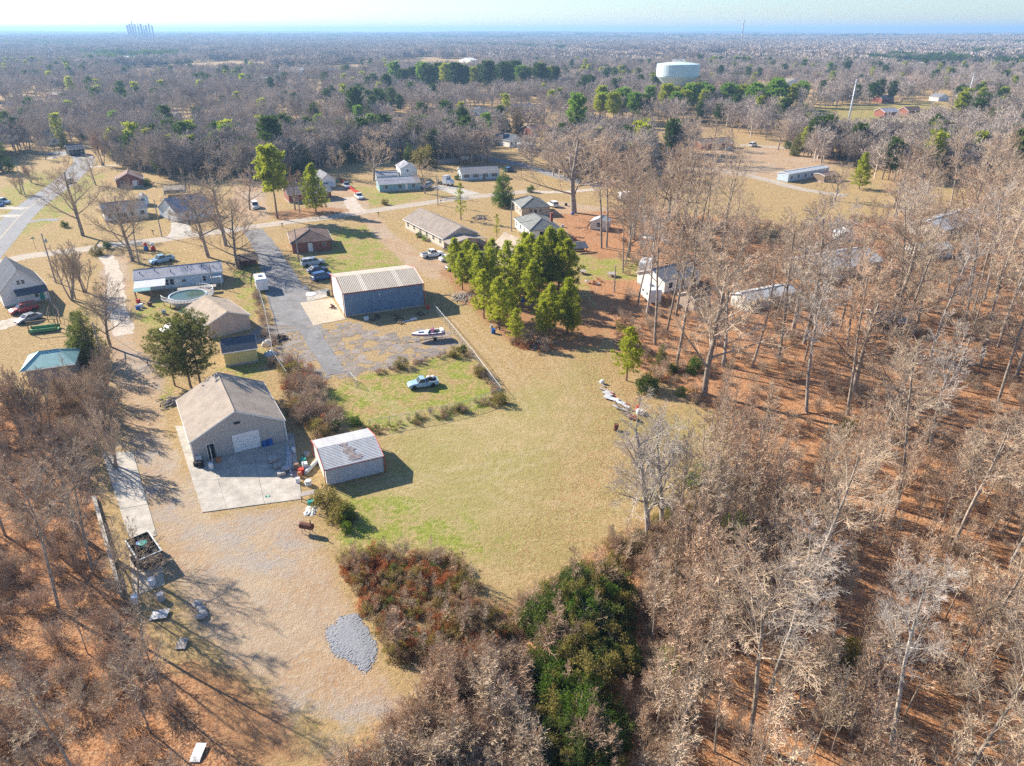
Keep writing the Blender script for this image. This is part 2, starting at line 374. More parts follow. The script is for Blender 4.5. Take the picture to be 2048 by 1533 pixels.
    dirt = mix(math_('MULTIPLY', ramp(big, .46, .6), .35), dirt, (.41,.36,.30)); dirt = mix(math_('MULTIPLY', ramp(fine, .56, .66), .5), dirt, (.26,.18,.115))
    col = mix(math_('MULTIPLY', mask('dirt', .25, .9), .9), col, dirt)
    grav = mix(ramp(fine, .35, .65), (0.404,0.370,0.335), (0.292,0.267,0.241))
    col = mix(math_('MULTIPLY', math_('MULTIPLY', mask('gravelly', .3, 1.0), ramp(mid, .4, .6)), .8), col, grav)
    st2 = mix(ramp(grain, .35, .65), (0.430,0.318,0.172), (0.310,0.215,0.112))
    col = mix(mask('straw', .2, .6), col, st2)
    nd = mix(ramp(grain, .35, .65), (0.284,0.133,0.065), (0.370,0.206,0.107)); nd = mix(math_('MULTIPLY', ramp(fine, .52, .66), .6), nd, (0.181,0.077,0.043))
    col = mix(math_('MULTIPLY', mask('needle', .25, .9), .85), col, nd)
    vo = N.new('ShaderNodeTexVoronoi'); vo.inputs['Scale'].default_value = 7.0; L.new(pos, vo.inputs['Vector'])
    sp = N.new('ShaderNodeSeparateColor'); L.new(vo.outputs['Color'], sp.inputs[0])
    lf = mix(sp.outputs[0], (0.366,0.178,0.087), (0.507,0.292,0.155)); lf = mix(ramp(sp.outputs[1], .6, .7), lf, (0.223,0.109,0.055))
    lf = mix(math_('MULTIPLY', ramp(mid, .45, .7), .5), lf, (0.426,0.187,0.079))
    lf = mix(math_('MULTIPLY', ramp(sp.outputs[2], .9, .95), .5), lf, (0.507,0.337,0.198))
    lfm = mask('leaf', .2, .95)
    col = mix(math_('MULTIPLY', math_('MULTIPLY', ramp(attr('rut'), .1, .6), ramp(edge, .38, .62)), .3), col, (.50,.40,.27))
    col = mix(math_('MULTIPLY', math_('MULTIPLY', ramp(attr('drift'), .2, .9), math_('GREATER_THAN', sp.outputs[1], .62)), .7), col, lf)
    # stray leaves blown over the grass near the wood
    near = math_('MULTIPLY', ramp(attr('leaf'), .0, .5), math_('GREATER_THAN', sp.outputs[2], .8))
    col = mix(math_('MAXIMUM', lfm, math_('MULTIPLY', near, .8)), col, lf)
    L.new(col, B.inputs['Base Color']); B.inputs['Roughness'].default_value = .97; B.inputs['Specular IOR Level'].default_value = .1
    bp = N.new('ShaderNodeBump'); bp.inputs['Strength'].default_value = .9; bp.inputs['Distance'].default_value = .22
    L.new(math_('ADD', math_('MULTIPLY', fine, .45), math_('MULTIPLY', grain, .8)), bp.inputs['Height']); L.new(bp.outputs[0], B.inputs['Normal'])
    return m
me.materials.append(ground_material())
gobj = bpy.data.objects.new('ground', me); COL.objects.link(gobj); gobj['kind'] = 'structure'

# ------------------------------------------------------------------ roads, drives and slabs
def catmull(pp, n=8):
    out = []; pp = [Vector(p) for p in pp]
    for i in range(len(pp)-1):
        a, b, c, d = pp[max(i-1,0)], pp[i], pp[i+1], pp[min(i+2,len(pp)-1)]
        for k in range(n):
            t = k/n
            out.append(.5*((2*b)+(c-a)*t+(2*a-5*b+4*c-d)*t*t+(3*b-a-3*c+d)*t*t*t))
    return out+[pp[-1]]
def strip(name, pxs, width, mat, z, jag=.0, seed=1, struct=True):
    rg = random.Random(seed); line = catmull([P(*p) for p in pxs]); ws = width if hasattr(width,'__len__') else [width, width]
    mb = MB(); L = len(line); rows = []
    for i, p in enumerate(line):
        d = (line[min(i+1,L-1)]-line[max(i-1,0)]); d.z = 0; d.normalize(); nrm = Vector((-d.y, d.x, 0)); w = ws[0]+(ws[1]-ws[0])*i/(L-1)
        a = p+nrm*(w/2+rg.uniform(-jag,jag)); b = p-nrm*(w/2+rg.uniform(-jag,jag)); rows.append((a, b))
    vs = []
    for a, b in rows: vs += [(a.x,a.y,z),(b.x,b.y,z)]
    mb.add(vs, [(2*i,2*i+1,2*i+3,2*i+2) for i in range(L-1)])
    return mb.build(name, mat, kind='structure')
ROAD_B = [(-60,538),(0,526),(49,514),(110,506),(171,499),(220,491),(305,482),(381,471),(415,467),(500,455),(572,445),(657,435),(718,426),(792,415),(889,401),(950,394),(1010,388),(1060,383)]
ROAD_A = [(-160,660),(-60,545),(0,478),(27,446),(52,421),(85,396),(126,367),(150,345),(168,325),(164,313),(145,307),(118,306),(90,310)]
strip('road', ROAD_B, 5.4, M['road_tan'], .012, .12)
strip('road', ROAD_A, 8.2, M['asphalt_road'], .016, .06)
strip('road', [(960,312),(973,318),(1022,326),(1071,338),(1107,350),(1150,362),(1200,372)], 6, M['asphalt_road'], .012)
strip('road', [(1190,372),(1300,350),(1400,338),(1503,353),(1600,378),(1690,392)], 5, M['road_tan'], .016, .2)
strip('road', [(1480,290),(1600,300),(1760,330),(1900,345)], 5, M['road_tan'], .012, .2)
strip('driveway', [(505,460),(530,495),(548,530),(562,560),(580,600)], [5.2,8], M['asphalt'], .02, .25)
strip('driveway', [(352,425),(358,445),(362,462),(358,474)], [3.2,6.5], M['concrete_white'], .02, .05)
strip('driveway', [(870,372),(905,380),(940,391)], [6,9], M['concrete_white'], .02, .05)
strip('driveway', [(55,417),(30,417),(-10,414)], 3.4, M['concrete_white'], .02, .05)
strip('driveway', [(38,433),(10,432),(-20,436)], 3.4, M['concrete_white'], .024, .05)
strip('driveway', [(55,445),(90,440),(115,441)], 2.6, M['asphalt_road'], .02, .05)
strip('driveway', [(140,308),(112,314),(95,318)], 3, M['concrete_white'], .02, .05)
strip('driveway', [(175,335),(205,333),(240,330)], 3.0, M['concrete_white'], .02, .05)
strip('driveway', [(720,426),(705,410),(698,395)], [5,4], M['gravel_track'], .02, .3)
strip('driveway', [(1060,383),(1100,385),(1150,383),(1200,378)], [4,3.5], M['gravel_track'], .02, .3)
strip('track', [(212,512),(226,540),(232,580),(236,620),(250,670)], [3.0,3.4], M['gravel_track'], .008, .35, 5)
strip('driveway', [(-60,668),(0,652),(40,640)], 5, M['gravel_track'], .02, .3)
# lane marking on the main road
mb = MB(); ln = catmull([P(*p) for p in ROAD_A]); vs = []
for i, p in enumerate(ln):
    d = ln[min(i+1,len(ln)-1)]-ln[max(i-1,0)]; d.z = 0; d.normalize(); n_ = Vector((-d.y,d.x,0))*.09
    vs += [(p.x+n_.x,p.y+n_.y,.021),(p.x-n_.x,p.y-n_.y,.021)]
mb.add(vs, [(2*i,2*i+1,2*i+3,2*i+2) for i in range(len(ln)-1)]).build('road_marking', PM('line_yellow', (.52,.43,.20), .8, .3, 1), kind='structure')

def slabs(name, quad_px, nu, nv, mat, thick=.07, gap=.025, seed=0, z0=0.0):
    """a poured pad: a root sheet with its slabs as separate pieces, joints open between them"""
    q = [P(*p) for p in quad_px]; rg = random.Random(seed); root = bpy.data.objects.new(name, None); COL.objects.link(root); root['kind'] = 'structure'
    c = sum(q, Vector())/4; root.location = c
    def at(u, v): return q[0]*(1-u)*(1-v)+q[1]*u*(1-v)+q[2]*u*v+q[3]*(1-u)*v-c
    us = [i/nu if not hasattr(nu,'__len__') else 0 for i in range(nu+1)] if not hasattr(nu,'__len__') else nu
    vs_ = [i/nv for i in range(nv+1)] if not hasattr(nv,'__len__') else nv
    for i in range(len(us)-1):
        for j in range(len(vs_)-1):
            pp = [at(us[i],vs_[j]), at(us[i+1],vs_[j]), at(us[i+1],vs_[j+1]), at(us[i],vs_[j+1])]
            m_ = sum(pp, Vector())/4; pp = [p+(m_-p).normalized()*gap for p in pp]
            MB().prism(pp, z0-.02, z0+thick+rg.uniform(-.008,.012)).build('slab', mat, root)
    return root
slabs('concrete_apron', [(350,852),(405,1026),(604,999),(588,868)], [0,.36,.68,1], [0,.24,.62,1], M['concrete_white'], seed=1)
slabs('concrete_slab_pad', [(203,905),(262,1088),(314,1072),(266,905)], [0,.34,.67,1], 1, M['concrete_white'], seed=2)
slabs('concrete_slab_pad', [(257,1100),(268,1195),(330,1170),(318,1090)], 1, 1, M['concrete'], seed=6)
slabs('barn_apron', [(600,606),(627,652),(692,639),(664,597)], 3, [0,.5,1], M['concrete'], seed=3, thick=.05)
slabs('barn_apron', [(611,585),(615,604),(661,593),(655,578)], 2, 2, M['concrete_white'], seed=4, thick=.05)
# the long pale sheet edge beside the wood (plastic-covered wall footing)
slabs('footing_wall', [(185,1000),(240,1195),(247,1193),(193,998)], [0,.2,.42,.6,.8,1], 1, M['concrete_white'], thick=.5, seed=5)

# broken asphalt of the yard: every plate is a piece, dead grass stands in the cracks
def clip(poly, p, n):
    out = []
    for i in range(len(poly)):
        a, b = poly[i], poly[(i+1)%len(poly)]; da = (a[0]-p[0])*n[0]+(a[1]-p[1])*n[1]; db = (b[0]-p[0])*n[0]+(b[1]-p[1])*n[1]
        if da <= 0: out.append(a)
        if (da < 0 < db) or (db < 0 < da):
            t = da/(da-db); out.append((a[0]+(b[0]-a[0])*t, a[1]+(b[1]-a[1])*t))
    return out
def voronoi_lot(name, px, spacing, gap, mat, seed, keep=1.0):
    rg = random.Random(seed); poly = pxpoly(px); lo, hi = poly.min(0), poly.max(0); S = []
    for _ in range(4000):
        p = (rg.uniform(lo[0],hi[0]), rg.uniform(lo[1],hi[1]))
        if all(math.hypot(p[0]-q[0],p[1]-q[1]) > spacing*rg.uniform(.6,1.2) for q in S): S.append(p)
    S2 = np.array(S); inside = sdist(S2, poly); root = bpy.data.objects.new(name, None); COL.objects.link(root); root['kind'] = 'structure'
    k = 0
    for i, p in enumerate(S):
        if inside[i] < .2 or rg.random() > keep: continue
        c = [(p[0]-4*spacing,p[1]-4*spacing),(p[0]+4*spacing,p[1]-4*spacing),(p[0]+4*spacing,p[1]+4*spacing),(p[0]-4*spacing,p[1]+4*spacing)]
        g = gap*rg.choice((.25,.4,.7,1.2,2.6,3.6))
        for j, q in enumerate(S):
            dx, dy = q[0]-p[0], q[1]-p[1]; d = math.hypot(dx,dy)
            if j == i or d > 5*spacing: continue
            h = d/2-(g if rg.random() < .6 else .03); c = clip(c, (p[0]+dx/d*h, p[1]+dy/d*h), (dx/d, dy/d))
            if len(c) < 3: break
        if len(c) < 3: continue
        # ragged broken edge
        cc = []
        for a in range(len(c)):
            a0, a1 = c[a], c[(a+1)%len(c)]; L = math.hypot(a1[0]-a0[0],a1[1]-a0[1]); n = max(1, int(L/.7))
            for t in range(n):
                f = t/n; w = .17 if t else .08
                cc.append((a0[0]+(a1[0]-a0[0])*f+rg.uniform(-w,w), a0[1]+(a1[1]-a0[1])*f+rg.uniform(-w,w)))
        MB().prism(cc, -.02, .018+rg.random()*.02).build('asphalt_plate', mat, root); k += 1
    return root
LOT = [(605,640),(640,655),(690,642),(740,662),(800,672),(850,655),(900,665),(925,690),(870,712),(760,742),(690,758),(610,765),(560,745),(545,700),(570,665)]
M['asphalt_old'] = PM('asphalt_old', (.235,.20,.175), .95, .22, .6, bump=.4, bscale=14, rnd=.16)
voronoi_lot('broken_asphalt_lot', LOT, 1.7, .10, M['asphalt_old'], 7, .86)
strip('driveway', [(572,575),(585,610),(595,640),(600,662)], [9,8], M['asphalt'], .024, .2, 3)
strip('driveway', [(618,655),(635,690),(655,720),(672,748)], [3.6,3.0], M['asphalt'], .058, .15, 4)
# grey gravel spread at the end of the track
gp = pxpoly([(648,1262),(668,1248),(676,1235),(700,1228),(716,1226),(740,1262),(757,1292),(755,1310),(742,1338),(728,1346),(700,1325),(668,1310),(655,1290)])
lo, hi = gp.min(0), gp.max(0); rg = np.random.default_rng(3)
g = np.stack(np.meshgrid(np.arange(lo[0]-.5,hi[0]+.5,.11), np.arange(lo[1]-.5,hi[1]+.5,.11)), -1); sh = g.shape[:2]; g = g.reshape(-1,2)
sd = sdist(g, gp)+rg.normal(0,.16,len(g)); zz = np.where(sd > 0, .015+.10*np.clip(sd/1.2,0,1)+rg.random(len(g))*.02, -.05)
i0 = (np.arange(sh[0]-1)[:,None]*sh[1]+np.arange(sh[1]-1)[None,:]).ravel()
o = bpy.data.objects.new('gravel', npmesh('gravel', np.c_[g, zz], np.stack([i0,i0+1,i0+sh[1]+1,i0+sh[1]],1), [M['gravel']])); COL.objects.link(o)
o['kind'] = 'stuff'; tag(o, 'patch of blue-grey crushed gravel spread on the dirt beside the orange brambles', 'gravel')

# ------------------------------------------------------------------ tree makers
def nrm(v):
    l = math.sqrt(v[0]*v[0]+v[1]*v[1]+v[2]*v[2]) or 1e-9; return (v[0]/l, v[1]/l, v[2]/l)
def turn(d, ang, az):
    """tilt direction d by ang, around itself by az"""
    a = nrm((d[1], -d[0], 0) if abs(d[2]) < .95 else (1, 0, 0))
    b = (d[1]*a[2]-d[2]*a[1], d[2]*a[0]-d[0]*a[2], d[0]*a[1]-d[1]*a[0])
    s, c = math.sin(ang), math.cos(ang); ca, sa = math.cos(az)*s, math.sin(az)*s
    return nrm((d[0]*c+a[0]*ca+b[0]*sa, d[1]*c+a[1]*ca+b[1]*sa, d[2]*c+a[2]*ca+b[2]*sa))
def bare(seed, h, cfg):
    rg = random.Random(seed); segs = []
    n, st, an, ra, ns, wob, tr, rr, rmin = (cfg[k] for k in ('n','start','ang','ratio','nseg','wob','trop','rr','rmin'))
    maxl = len(n)
    def grow(p, d, L, r, l):
        k = ns[l]; pts = [p]; ds = []; rads = [r]; tip = .35 if l == 0 else .3
        for i in range(k):
            w = wob[l]
            d = nrm((d[0]+rg.uniform(-w,w), d[1]+rg.uniform(-w,w), d[2]+rg.uniform(-w,w)*.6+tr[l]))
            q = (p[0]+d[0]*L/k, p[1]+d[1]*L/k, p[2]+d[2]*L/k); r1 = max(rmin, r*(1-(i+1)/k*(1-tip)))
            segs.append((p, q, rads[-1], r1, l)); p = q; pts.append(q); ds.append(d); rads.append(r1)
        if l < maxl:
            m = n[l]; m = m if l == 0 else max(2, int(round(m*rg.uniform(.7,1.25))))
            az0 = rg.random()*6.28
            for j in range(m):
                t = st[l]+(1-st[l])*(j+rg.random()*.9)/m; t = min(t, .995); f = t*k; i = int(f); f -= i
                a, b = pts[i], pts[i+1]; q = tuple(a[c]+(b[c]-a[c])*f for c in range(3))
                cd = turn(ds[i], R(an[l])*rg.uniform(.6,1.25), az0+j*2.4+rg.uniform(-.5,.5))
                if l >= 1 and cd[2] < -.25: cd = nrm((cd[0],cd[1],-.2))
                cl = L*ra[l]*(cfg['taper'][l](t))*rg.uniform(.7,1.2)
                grow(q, cd, cl, max(rmin, rads[i]*rr[l]), l+1)
    stems = cfg.get('stems', 1)
    for s in range(stems):
        d0 = nrm((rg.uniform(-.05,.05)+cfg.get('lean',0)*rg.uniform(-1,1), rg.uniform(-.05,.05)+cfg.get('lean',0)*rg.uniform(-1,1), 1))
        b0 = (0,0,-.15) if stems == 1 else (rg.uniform(-.25,.25), rg.uniform(-.25,.25), -.1)
        grow(b0, d0, h*cfg['trunk']*(rg.uniform(.7,1) if stems > 1 else 1), cfg['r0']*h, 0)
    return segs
def seg_mesh(segs, sides):
    A = np.array([s[0] for s in segs]); B = np.array([s[1] for s in segs]); r0 = np.array([s[2] for s in segs]); r1 = np.array([s[3] for s in segs])
    D = B-A; D /= np.linalg.norm(D,axis=1)[:,None]+1e-12
    ref = np.where(np.abs(D[:,2:3]) < .9, np.array([[0,0,1.]]), np.array([[1.,0,0]]))
    U = np.cross(D, ref); U /= np.linalg.norm(U,axis=1)[:,None]+1e-12; Wv = np.cross(D, U); n = sides; V = []
    for P_, r in ((A, r0), (B, r1)):
        for k in range(n):
            a = 2*math.pi*k/n; V.append(P_+(U*math.cos(a)+Wv*math.sin(a))*r[:,None])
    V = np.stack(V, 1); N = len(segs)                         # N, 2n, 3
    base = np.arange(N)[:,None]*2*n; F = []
    for k in range(n): F.append(base+np.array([[k, (k+1)%n, n+(k+1)%n, n+k]]))
    return V.reshape(-1,3), np.stack(F,1).reshape(-1,4)
T1 = lambda t: 1.0
CFG = {
 'oak': dict(trunk=.82, r0=.021, n=[14,8,7,5], start=[.20,.2,.2,.1], ang=[58,44,40,38], ratio=[.62,.48,.5,.55], nseg=[7,5,3,2,1], wob=[.10,.16,.2,.25,.3], trop=[.06,.07,.06,.05,.03], rr=[.45,.45,.5,.6], rmin=.016,
        taper=[lambda t: 1.05-.55*t, lambda t: 1.1-.6*t, lambda t: 1.1-.5*t, T1]),
 'forest': dict(trunk=.93, r0=.011, n=[11,7,6,5], start=[.45,.2,.2,.1], ang=[46,42,40,38], ratio=[.36,.5,.5,.55], nseg=[9,5,3,2,1], wob=[.05,.15,.2,.25,.3], trop=[.05,.09,.07,.05,.03], rr=[.44,.44,.5,.6], rmin=.0145, lean=.07,
        taper=[lambda t: 1.15-.55*t, lambda t: 1.1-.6*t, lambda t: 1.1-.5*t, T1]),
 'slim': dict(trunk=.96, r0=.0075, n=[18,7,5], start=[.28,.15,.1], ang=[40,38,36], ratio=[.26,.5,.5], nseg=[8,4,2,1], wob=[.05,.12,.2,.25], trop=[.04,.09,.07,.05], rr=[.45,.5,.6], rmin=.015, lean=.06,
        taper=[lambda t: 1.15-.8*t, lambda t: 1.1-.6*t, T1]),
 'crape': dict(trunk=.8, r0=.012, stems=5, lean=.28, n=[8,7,5], start=[.35,.2,.1], ang=[30,34,36], ratio=[.45,.5,.5], nseg=[6,4,2,1], wob=[.08,.12,.2,.25], trop=[.03,.07,.06,.05], rr=[.5,.5,.6], rmin=.015,
        taper=[lambda t: 1.1-.5*t, lambda t: 1.1-.6*t, T1]),
 'shrub': dict(trunk=.9, r0=.007, stems=12, lean=.55, n=[8,6], start=[.15,.1], ang=[42,40], ratio=[.5,.5], nseg=[4,2,1], wob=[.14,.22,.3], trop=[.02,.03,.02], rr=[.5,.6], rmin=.009,
        taper=[lambda t: 1.1-.6*t, T1]),
 'far': dict(trunk=.75, r0=.022, n=[12,8,6], start=[.22,.2,.1], ang=[56,44,40], ratio=[.66,.52,.55], nseg=[4,3,2,1], wob=[.08,.15,.2,.25], trop=[.06,.07,.06,.05], rr=[.5,.5,.55], rmin=.05,
        taper=[lambda t: 1.05-.5*t, lambda t: 1.1-.6*t, T1]),
}
def bare_meshes(name, seed, h, kind, bark, twig, split=1):
    """(trunk mesh, crown mesh): trunk with its first limbs, crown of branches and twigs"""
    segs = bare(seed, h, CFG[kind])
    t = [s for s in segs if s[4] <= split-1]; c = [s for s in segs if s[4] > split-1]
    Vt, Ft = seg_mesh(t, 7); tm = npmesh(name+'_trunk', Vt, Ft, [bark], smooth=True)
    big = [s for s in c if s[4] == split]; small = [s for s in c if s[4] > split]
    V1, F1 = seg_mesh(big, 4); V2, F2 = seg_mesh(small, 3)
    cm = npmesh(name+'_crown', np.r_[V1,V2], np.r_[F1, F2+len(V1)], [bark, twig], np.r_[np.zeros(len(F1)), np.ones(len(F2))])
    return tm, cm
def blades(C, Dr, ln, wd, rng, jit=.35):
    """thin needle or leaf blades at C pointing along Dr"""
    N = len(C); D = Dr/(np.linalg.norm(Dr,axis=1)[:,None]+1e-9); q = rng.normal(size=(N,3)); U = np.cross(D, q); U /= np.linalg.norm(U,axis=1)[:,None]+1e-9
    ln = ln*(1+jit*rng.uniform(-1,1,N)); wd = wd*(1+jit*rng.uniform(-1,1,N))
    m = C+D*(ln*.45)[:,None]
    V = np.stack([C, m+U*(wd/2)[:,None], C+D*ln[:,None], m-U*(wd/2)[:,None]], 1).reshape(-1,3)
    return V, np.arange(N*4).reshape(-1,4)
def pine_meshes(name, seed, h, wid, t0, mat, bare_low=.15, tuft=.42, dens=1.0, shape='cone', blade=.09, nb=16, sparse=0.0):
    rg = random.Random(seed); rng = np.random.default_rng(seed); segs = []; C = []; D = []
    bend = [(rg.uniform(-.02,.02)*h*(i/8)**1.5, rg.uniform(-.02,.02)*h*(i/8)**1.5, h*i/8) for i in range(9)]; bend[0] = (0,0,-.1)
    for i in range(8): segs.append((bend[i], bend[i+1], .016*h*(1-i/8)+.02, .016*h*(1-(i+1)/8)+.02, 0))
    z = t0*h; az = 0
    while z < h*.985:
        t = (z-t0*h)/(h*(1-t0))
        prof = {'cone': (1-t)**.75*(.55+.45*min(1,t*5+.3)), 'round': math.sqrt(max(0.02,1-(2*t-.9)**2*.8))*.95 if t < .95 else .4, 'flat': .55+.45*math.sin(t*3.1), 'ovoid': max(.1, math.sin(math.pi*min(.97,.24+.74*t))**.7*(1.12-t)**.45)}[shape]
        for k in range(rg.randint(3,5) if dens >= .8 else rg.randint(2,3)):
            az += 2.4+rg.uniform(-.4,.4); L = wid*prof*rg.uniform(.65,1.15)+.12
            if rg.random() < sparse: continue
            up = rg.uniform(-.05,.3)+.5*t; d = nrm((math.cos(az), math.sin(az), up)); f = z/h*8; i = min(7,int(f)); b0 = tuple(bend[i][c]+(bend[i+1][c]-bend[i][c])*(f-i) for c in range(3))
            p = b0; n = max(2,int(L/.8)); r = .012*L+.012
            for s in range(n):
                d = nrm((d[0]+rg.uniform(-.12,.12), d[1]+rg.uniform(-.12,.12), d[2]+.05)); q = tuple(p[c]+d[c]*L/n for c in range(3))
                segs.append((p, q, r*(1-s/n)+.008, r*(1-(s+1)/n)+.008, 1)); p = q
                tt = (s+1)/n
                if tt > .3:
                    for e in range(max(1, int(round((1+L/n*1.5)*dens*(1.4 if tt > .7 else 1))))):
                        sd_ = turn(d, rg.uniform(.2,.9), rg.random()*6.28); o_ = rg.uniform(0,.5)*(.3+.35*L)
                        C.append(tuple(q[c]-d[c]*rg.random()*L/n+sd_[c]*o_ for c in range(3))); D.append(nrm((sd_[0]*.6+d[0], sd_[1]*.6+d[1], sd_[2]*.6+d[2]+.5)))
        z += (.34 if dens >= .8 else .5)*(h/9)**.5*rg.uniform(.7,1.3)
    for e in range(8): C.append((bend[8][0]+rg.uniform(-.1,.1), bend[8][1]+rg.uniform(-.1,.1), h-rg.uniform(0,.5))); D.append((0,0,1))
    C = np.array(C); D = np.array(D); Cc = np.repeat(C, nb, 0)+rng.normal(0,.10*tuft,(len(C)*nb,3)); Dd = np.repeat(D, nb, 0)*.8+rng.normal(size=(len(C)*nb,3))*.75
    V, F_ = blades(Cc, Dd, tuft, blade, rng)
    Vt, Ft = seg_mesh(segs, 5)
    return npmesh(name+'_trunk', Vt, Ft, [M['bark_pine']]), npmesh(name+'_crown', V, F_, [mat])
def bush_meshes(name, seed, h, wid, mat, n=2600, leaf=.22, shape='dome', stem=True, lw=.5):
    """leafy shrub or dense conifer: leaf blades on uneven clumps through the volume"""
    rng = np.random.default_rng(seed); k = max(14, int(n/60)); cl = []
    while len(cl) < k:
        p = rng.uniform(-1,1,3); z = (p[2]+1)/2
        if shape == 'cone': rad = (1-z)**.7*min(1,.55+z*4)
        elif shape == 'column': rad = min(1, (1-z)*2.6)*min(1,.6+z*3)
        else: rad = math.sqrt(max(0,1-(z*1.02)**2))*min(1,.75+z*1.5)
        rr = math.hypot(p[0],p[1])
        if rr <= rad and (rr > .45*rad or rng.random() < .35 or z > .8): cl.append((p[0]*wid/2, p[1]*wid/2, z*h))
    cl = np.array(cl); cr = wid*.13*(.7+.6*rng.random(k))*(1.0 if shape == 'dome' else .8)
    pick = rng.integers(0, k, n); dirs = rng.normal(size=(n,3)); dirs /= np.linalg.norm(dirs,axis=1)[:,None]
    C = cl[pick]+dirs*(cr[pick]*(rng.random(n)**.5))[:,None]; C[:,2] = np.maximum(C[:,2], .05)
    D = dirs+np.array([0,0,.35])+rng.normal(size=(n,3))*.35
    V, F_ = blades(C, D, leaf, leaf*lw, rng)
    segs = []
    rg = random.Random(seed)
    for i in range(0, k, 2):
        a = (cl[i][0]*.08, cl[i][1]*.08, 0 if shape == 'dome' else max(0, cl[i][2]*.75)); b = tuple(cl[i]); m = tuple((a[c]+b[c])/2+rg.uniform(-.05,.05)*h for c in range(3))
        segs += [(a, m, .012*h+.01, .008*h+.008, 0), (m, b, .008*h+.008, .008, 0)]
    if shape != 'dome': segs.append(((0,0,-.1),(0,0,h*.9),.02*h,.015,0))
    Vt, Ft = seg_mesh(segs, 4)
    return npmesh(name+'_trunk', Vt, Ft, [M['bark']]), npmesh(name+'_crown', V, F_, [mat])

# prototypes, kept as mesh pairs with the height they were made for
PR = {}
def proto(key, ms, h): PR.setdefault(key, []).append((ms[0], ms[1], h))
for i in range(5): proto('oak', bare_meshes('oak%d'%i, 10+i, 18, 'oak', M['bark'], M['twig']), 18)
for i in range(8): proto('forest', bare_meshes('wood%d'%i, 30+i, 20, 'forest' if i % 4 else 'oak', M['bark'], M['twig'] if i % 3 else M['twig_red']), 20)
for i in range(4): proto('pale', bare_meshes('pale%d'%i, 50+i, 19, 'forest' if i else 'oak', M['bark_pale'], M['twig_pale']), 19)
CFG['fine'] = dict(CFG['forest'], rmin=.0085, n=[13,8,7,6], rr=[.42,.42,.45,.6])
for i in range(4): proto('fine', bare_meshes('fine%d'%i, 150+i, 19, 'fine', M['bark_pale'] if i == 1 else M['bark'], M['twig_pale'] if i == 1 else M['twig'] if i else M['twig_red']), 19)
for i in range(5): proto('slim', bare_meshes('slim%d'%i, 60+i, 11, 'slim', M['bark'], M['twig'] if i % 2 else M['twig_red']), 11)
for i in range(3): proto('crape', bare_meshes('crape%d'%i, 70+i, 7, 'crape', M['bark'], M['twig']), 7)
for i in range(2): proto('crape_red', bare_meshes('craper%d'%i, 75+i, 7, 'crape', M['bark'], M['twig_red']), 7)
for i in range(5): proto('pine', pine_meshes('pine%d'%i, 80+i, 10, 2.9, .18, M['needle'], dens=1.0, nb=15, tuft=.52, blade=.10, sparse=.2, shape='ovoid'), 10)
for i in range(2): proto('pine_sparse', pine_meshes('pines%d'%i, 90+i, 9, 2.0, .18, M['needle'], dens=.7, nb=14, sparse=.25), 9)
for i in range(3): proto('tall_pine', pine_meshes('tall%d'%i, 95+i, 18, 4.2, .42, [M['needle'],M['needle_bright'],M['needle_bright']][i], shape='round', tuft=.8, blade=.2, nb=14), 18)
for i in range(2): proto('tall_dark', pine_meshes('talld%d'%i, 100+i, 18, 4.6, .36, M['needle_dark'], shape='round', tuft=.8, blade=.22, nb=14), 18)
for i in range(2): proto('deodar', pine_meshes('deodar%d'%i, 105+i, 13, 4.4, .1, M['needle_dark'] if i else M['needle'], tuft=.6, blade=.12, nb=14), 13)
for i in range(3): proto('cedar', bush_meshes('cedar%d'%i, 110+i, 9, 5.2, [M['needle_dark'],M['needle_olive'],M['needle_dark']][i], 5200, .36, 'cone', lw=.32), 9)
for i in range(1): proto('cedar_rust', bush_meshes('cedarr%d'%i, 115+i, 9, 5.4, M['needle_rust'], 4200, .36, 'cone', lw=.32), 9)
proto('leyland', bush_meshes('leyland', 118, 10.5, 7.0, M['leaf_green'], 9000, .34, 'cone', lw=.35), 10.5)
for i in range(2): proto('juniper', pine_meshes('juniper%d'%i, 120+i, 12, 4.6, .22, M['needle_olive'], tuft=.5, blade=.09, nb=14, shape='flat', sparse=.28, dens=.9), 12)
for i in range(2): proto('bush', bush_meshes('bush%d'%i, 130+i, 2.4, 3.0, M['leaf_green'], 2400, .2), 2.4)
for i in range(2): proto('bush_olive', bush_meshes('busho%d'%i, 133+i, 2.4, 3.0, M['leaf_olive'], 2200, .2), 2.4)
proto('bush_lime', bush_meshes('bushl', 136, 2.4, 3.2, M['leaf_lime'], 1500, .22), 2.4)
proto('bush_dark', bush_meshes('bushd', 137, 3.0, 3.4, M['needle_dark'], 2600, .22), 3.0)
for i in range(2): proto('oak_leafy', bare_meshes('leafy%d'%i, 140+i, 16, 'oak', M['bark'], M['twig_red']), 16)

TRN = {}
RGT = random.Random(77)
def tree(key, px, py, h, label, name=None, group=None, cat='tree', wide=1.0, idx=None, wloc=None):
    L = PR[key]; i = RGT.randrange(len(L)) if idx is None else idx; tm, cm, h0 = L[i]
    p = wloc if wloc is not None else P(px, py)
    nm = name or {'oak':'bare_tree','forest':'bare_tree','fine':'bare_tree','pale':'bare_tree','slim':'bare_sapling','crape':'bare_tree','crape_red':'bare_tree','oak_leafy':'oak_tree'}.get(key, 'pine_tree' if 'pine' in key or 'tall' in key else 'cedar_tree' if 'cedar' in key or key in ('deodar','juniper') else 'shrub')
    r = thing(nm, label, cat, p, RGT.random()*6.28, group); s = h/h0; r.scale = (s*wide, s*wide, s)
    inst('trunk', tm, r); inst('crown', cm, r)
    return r

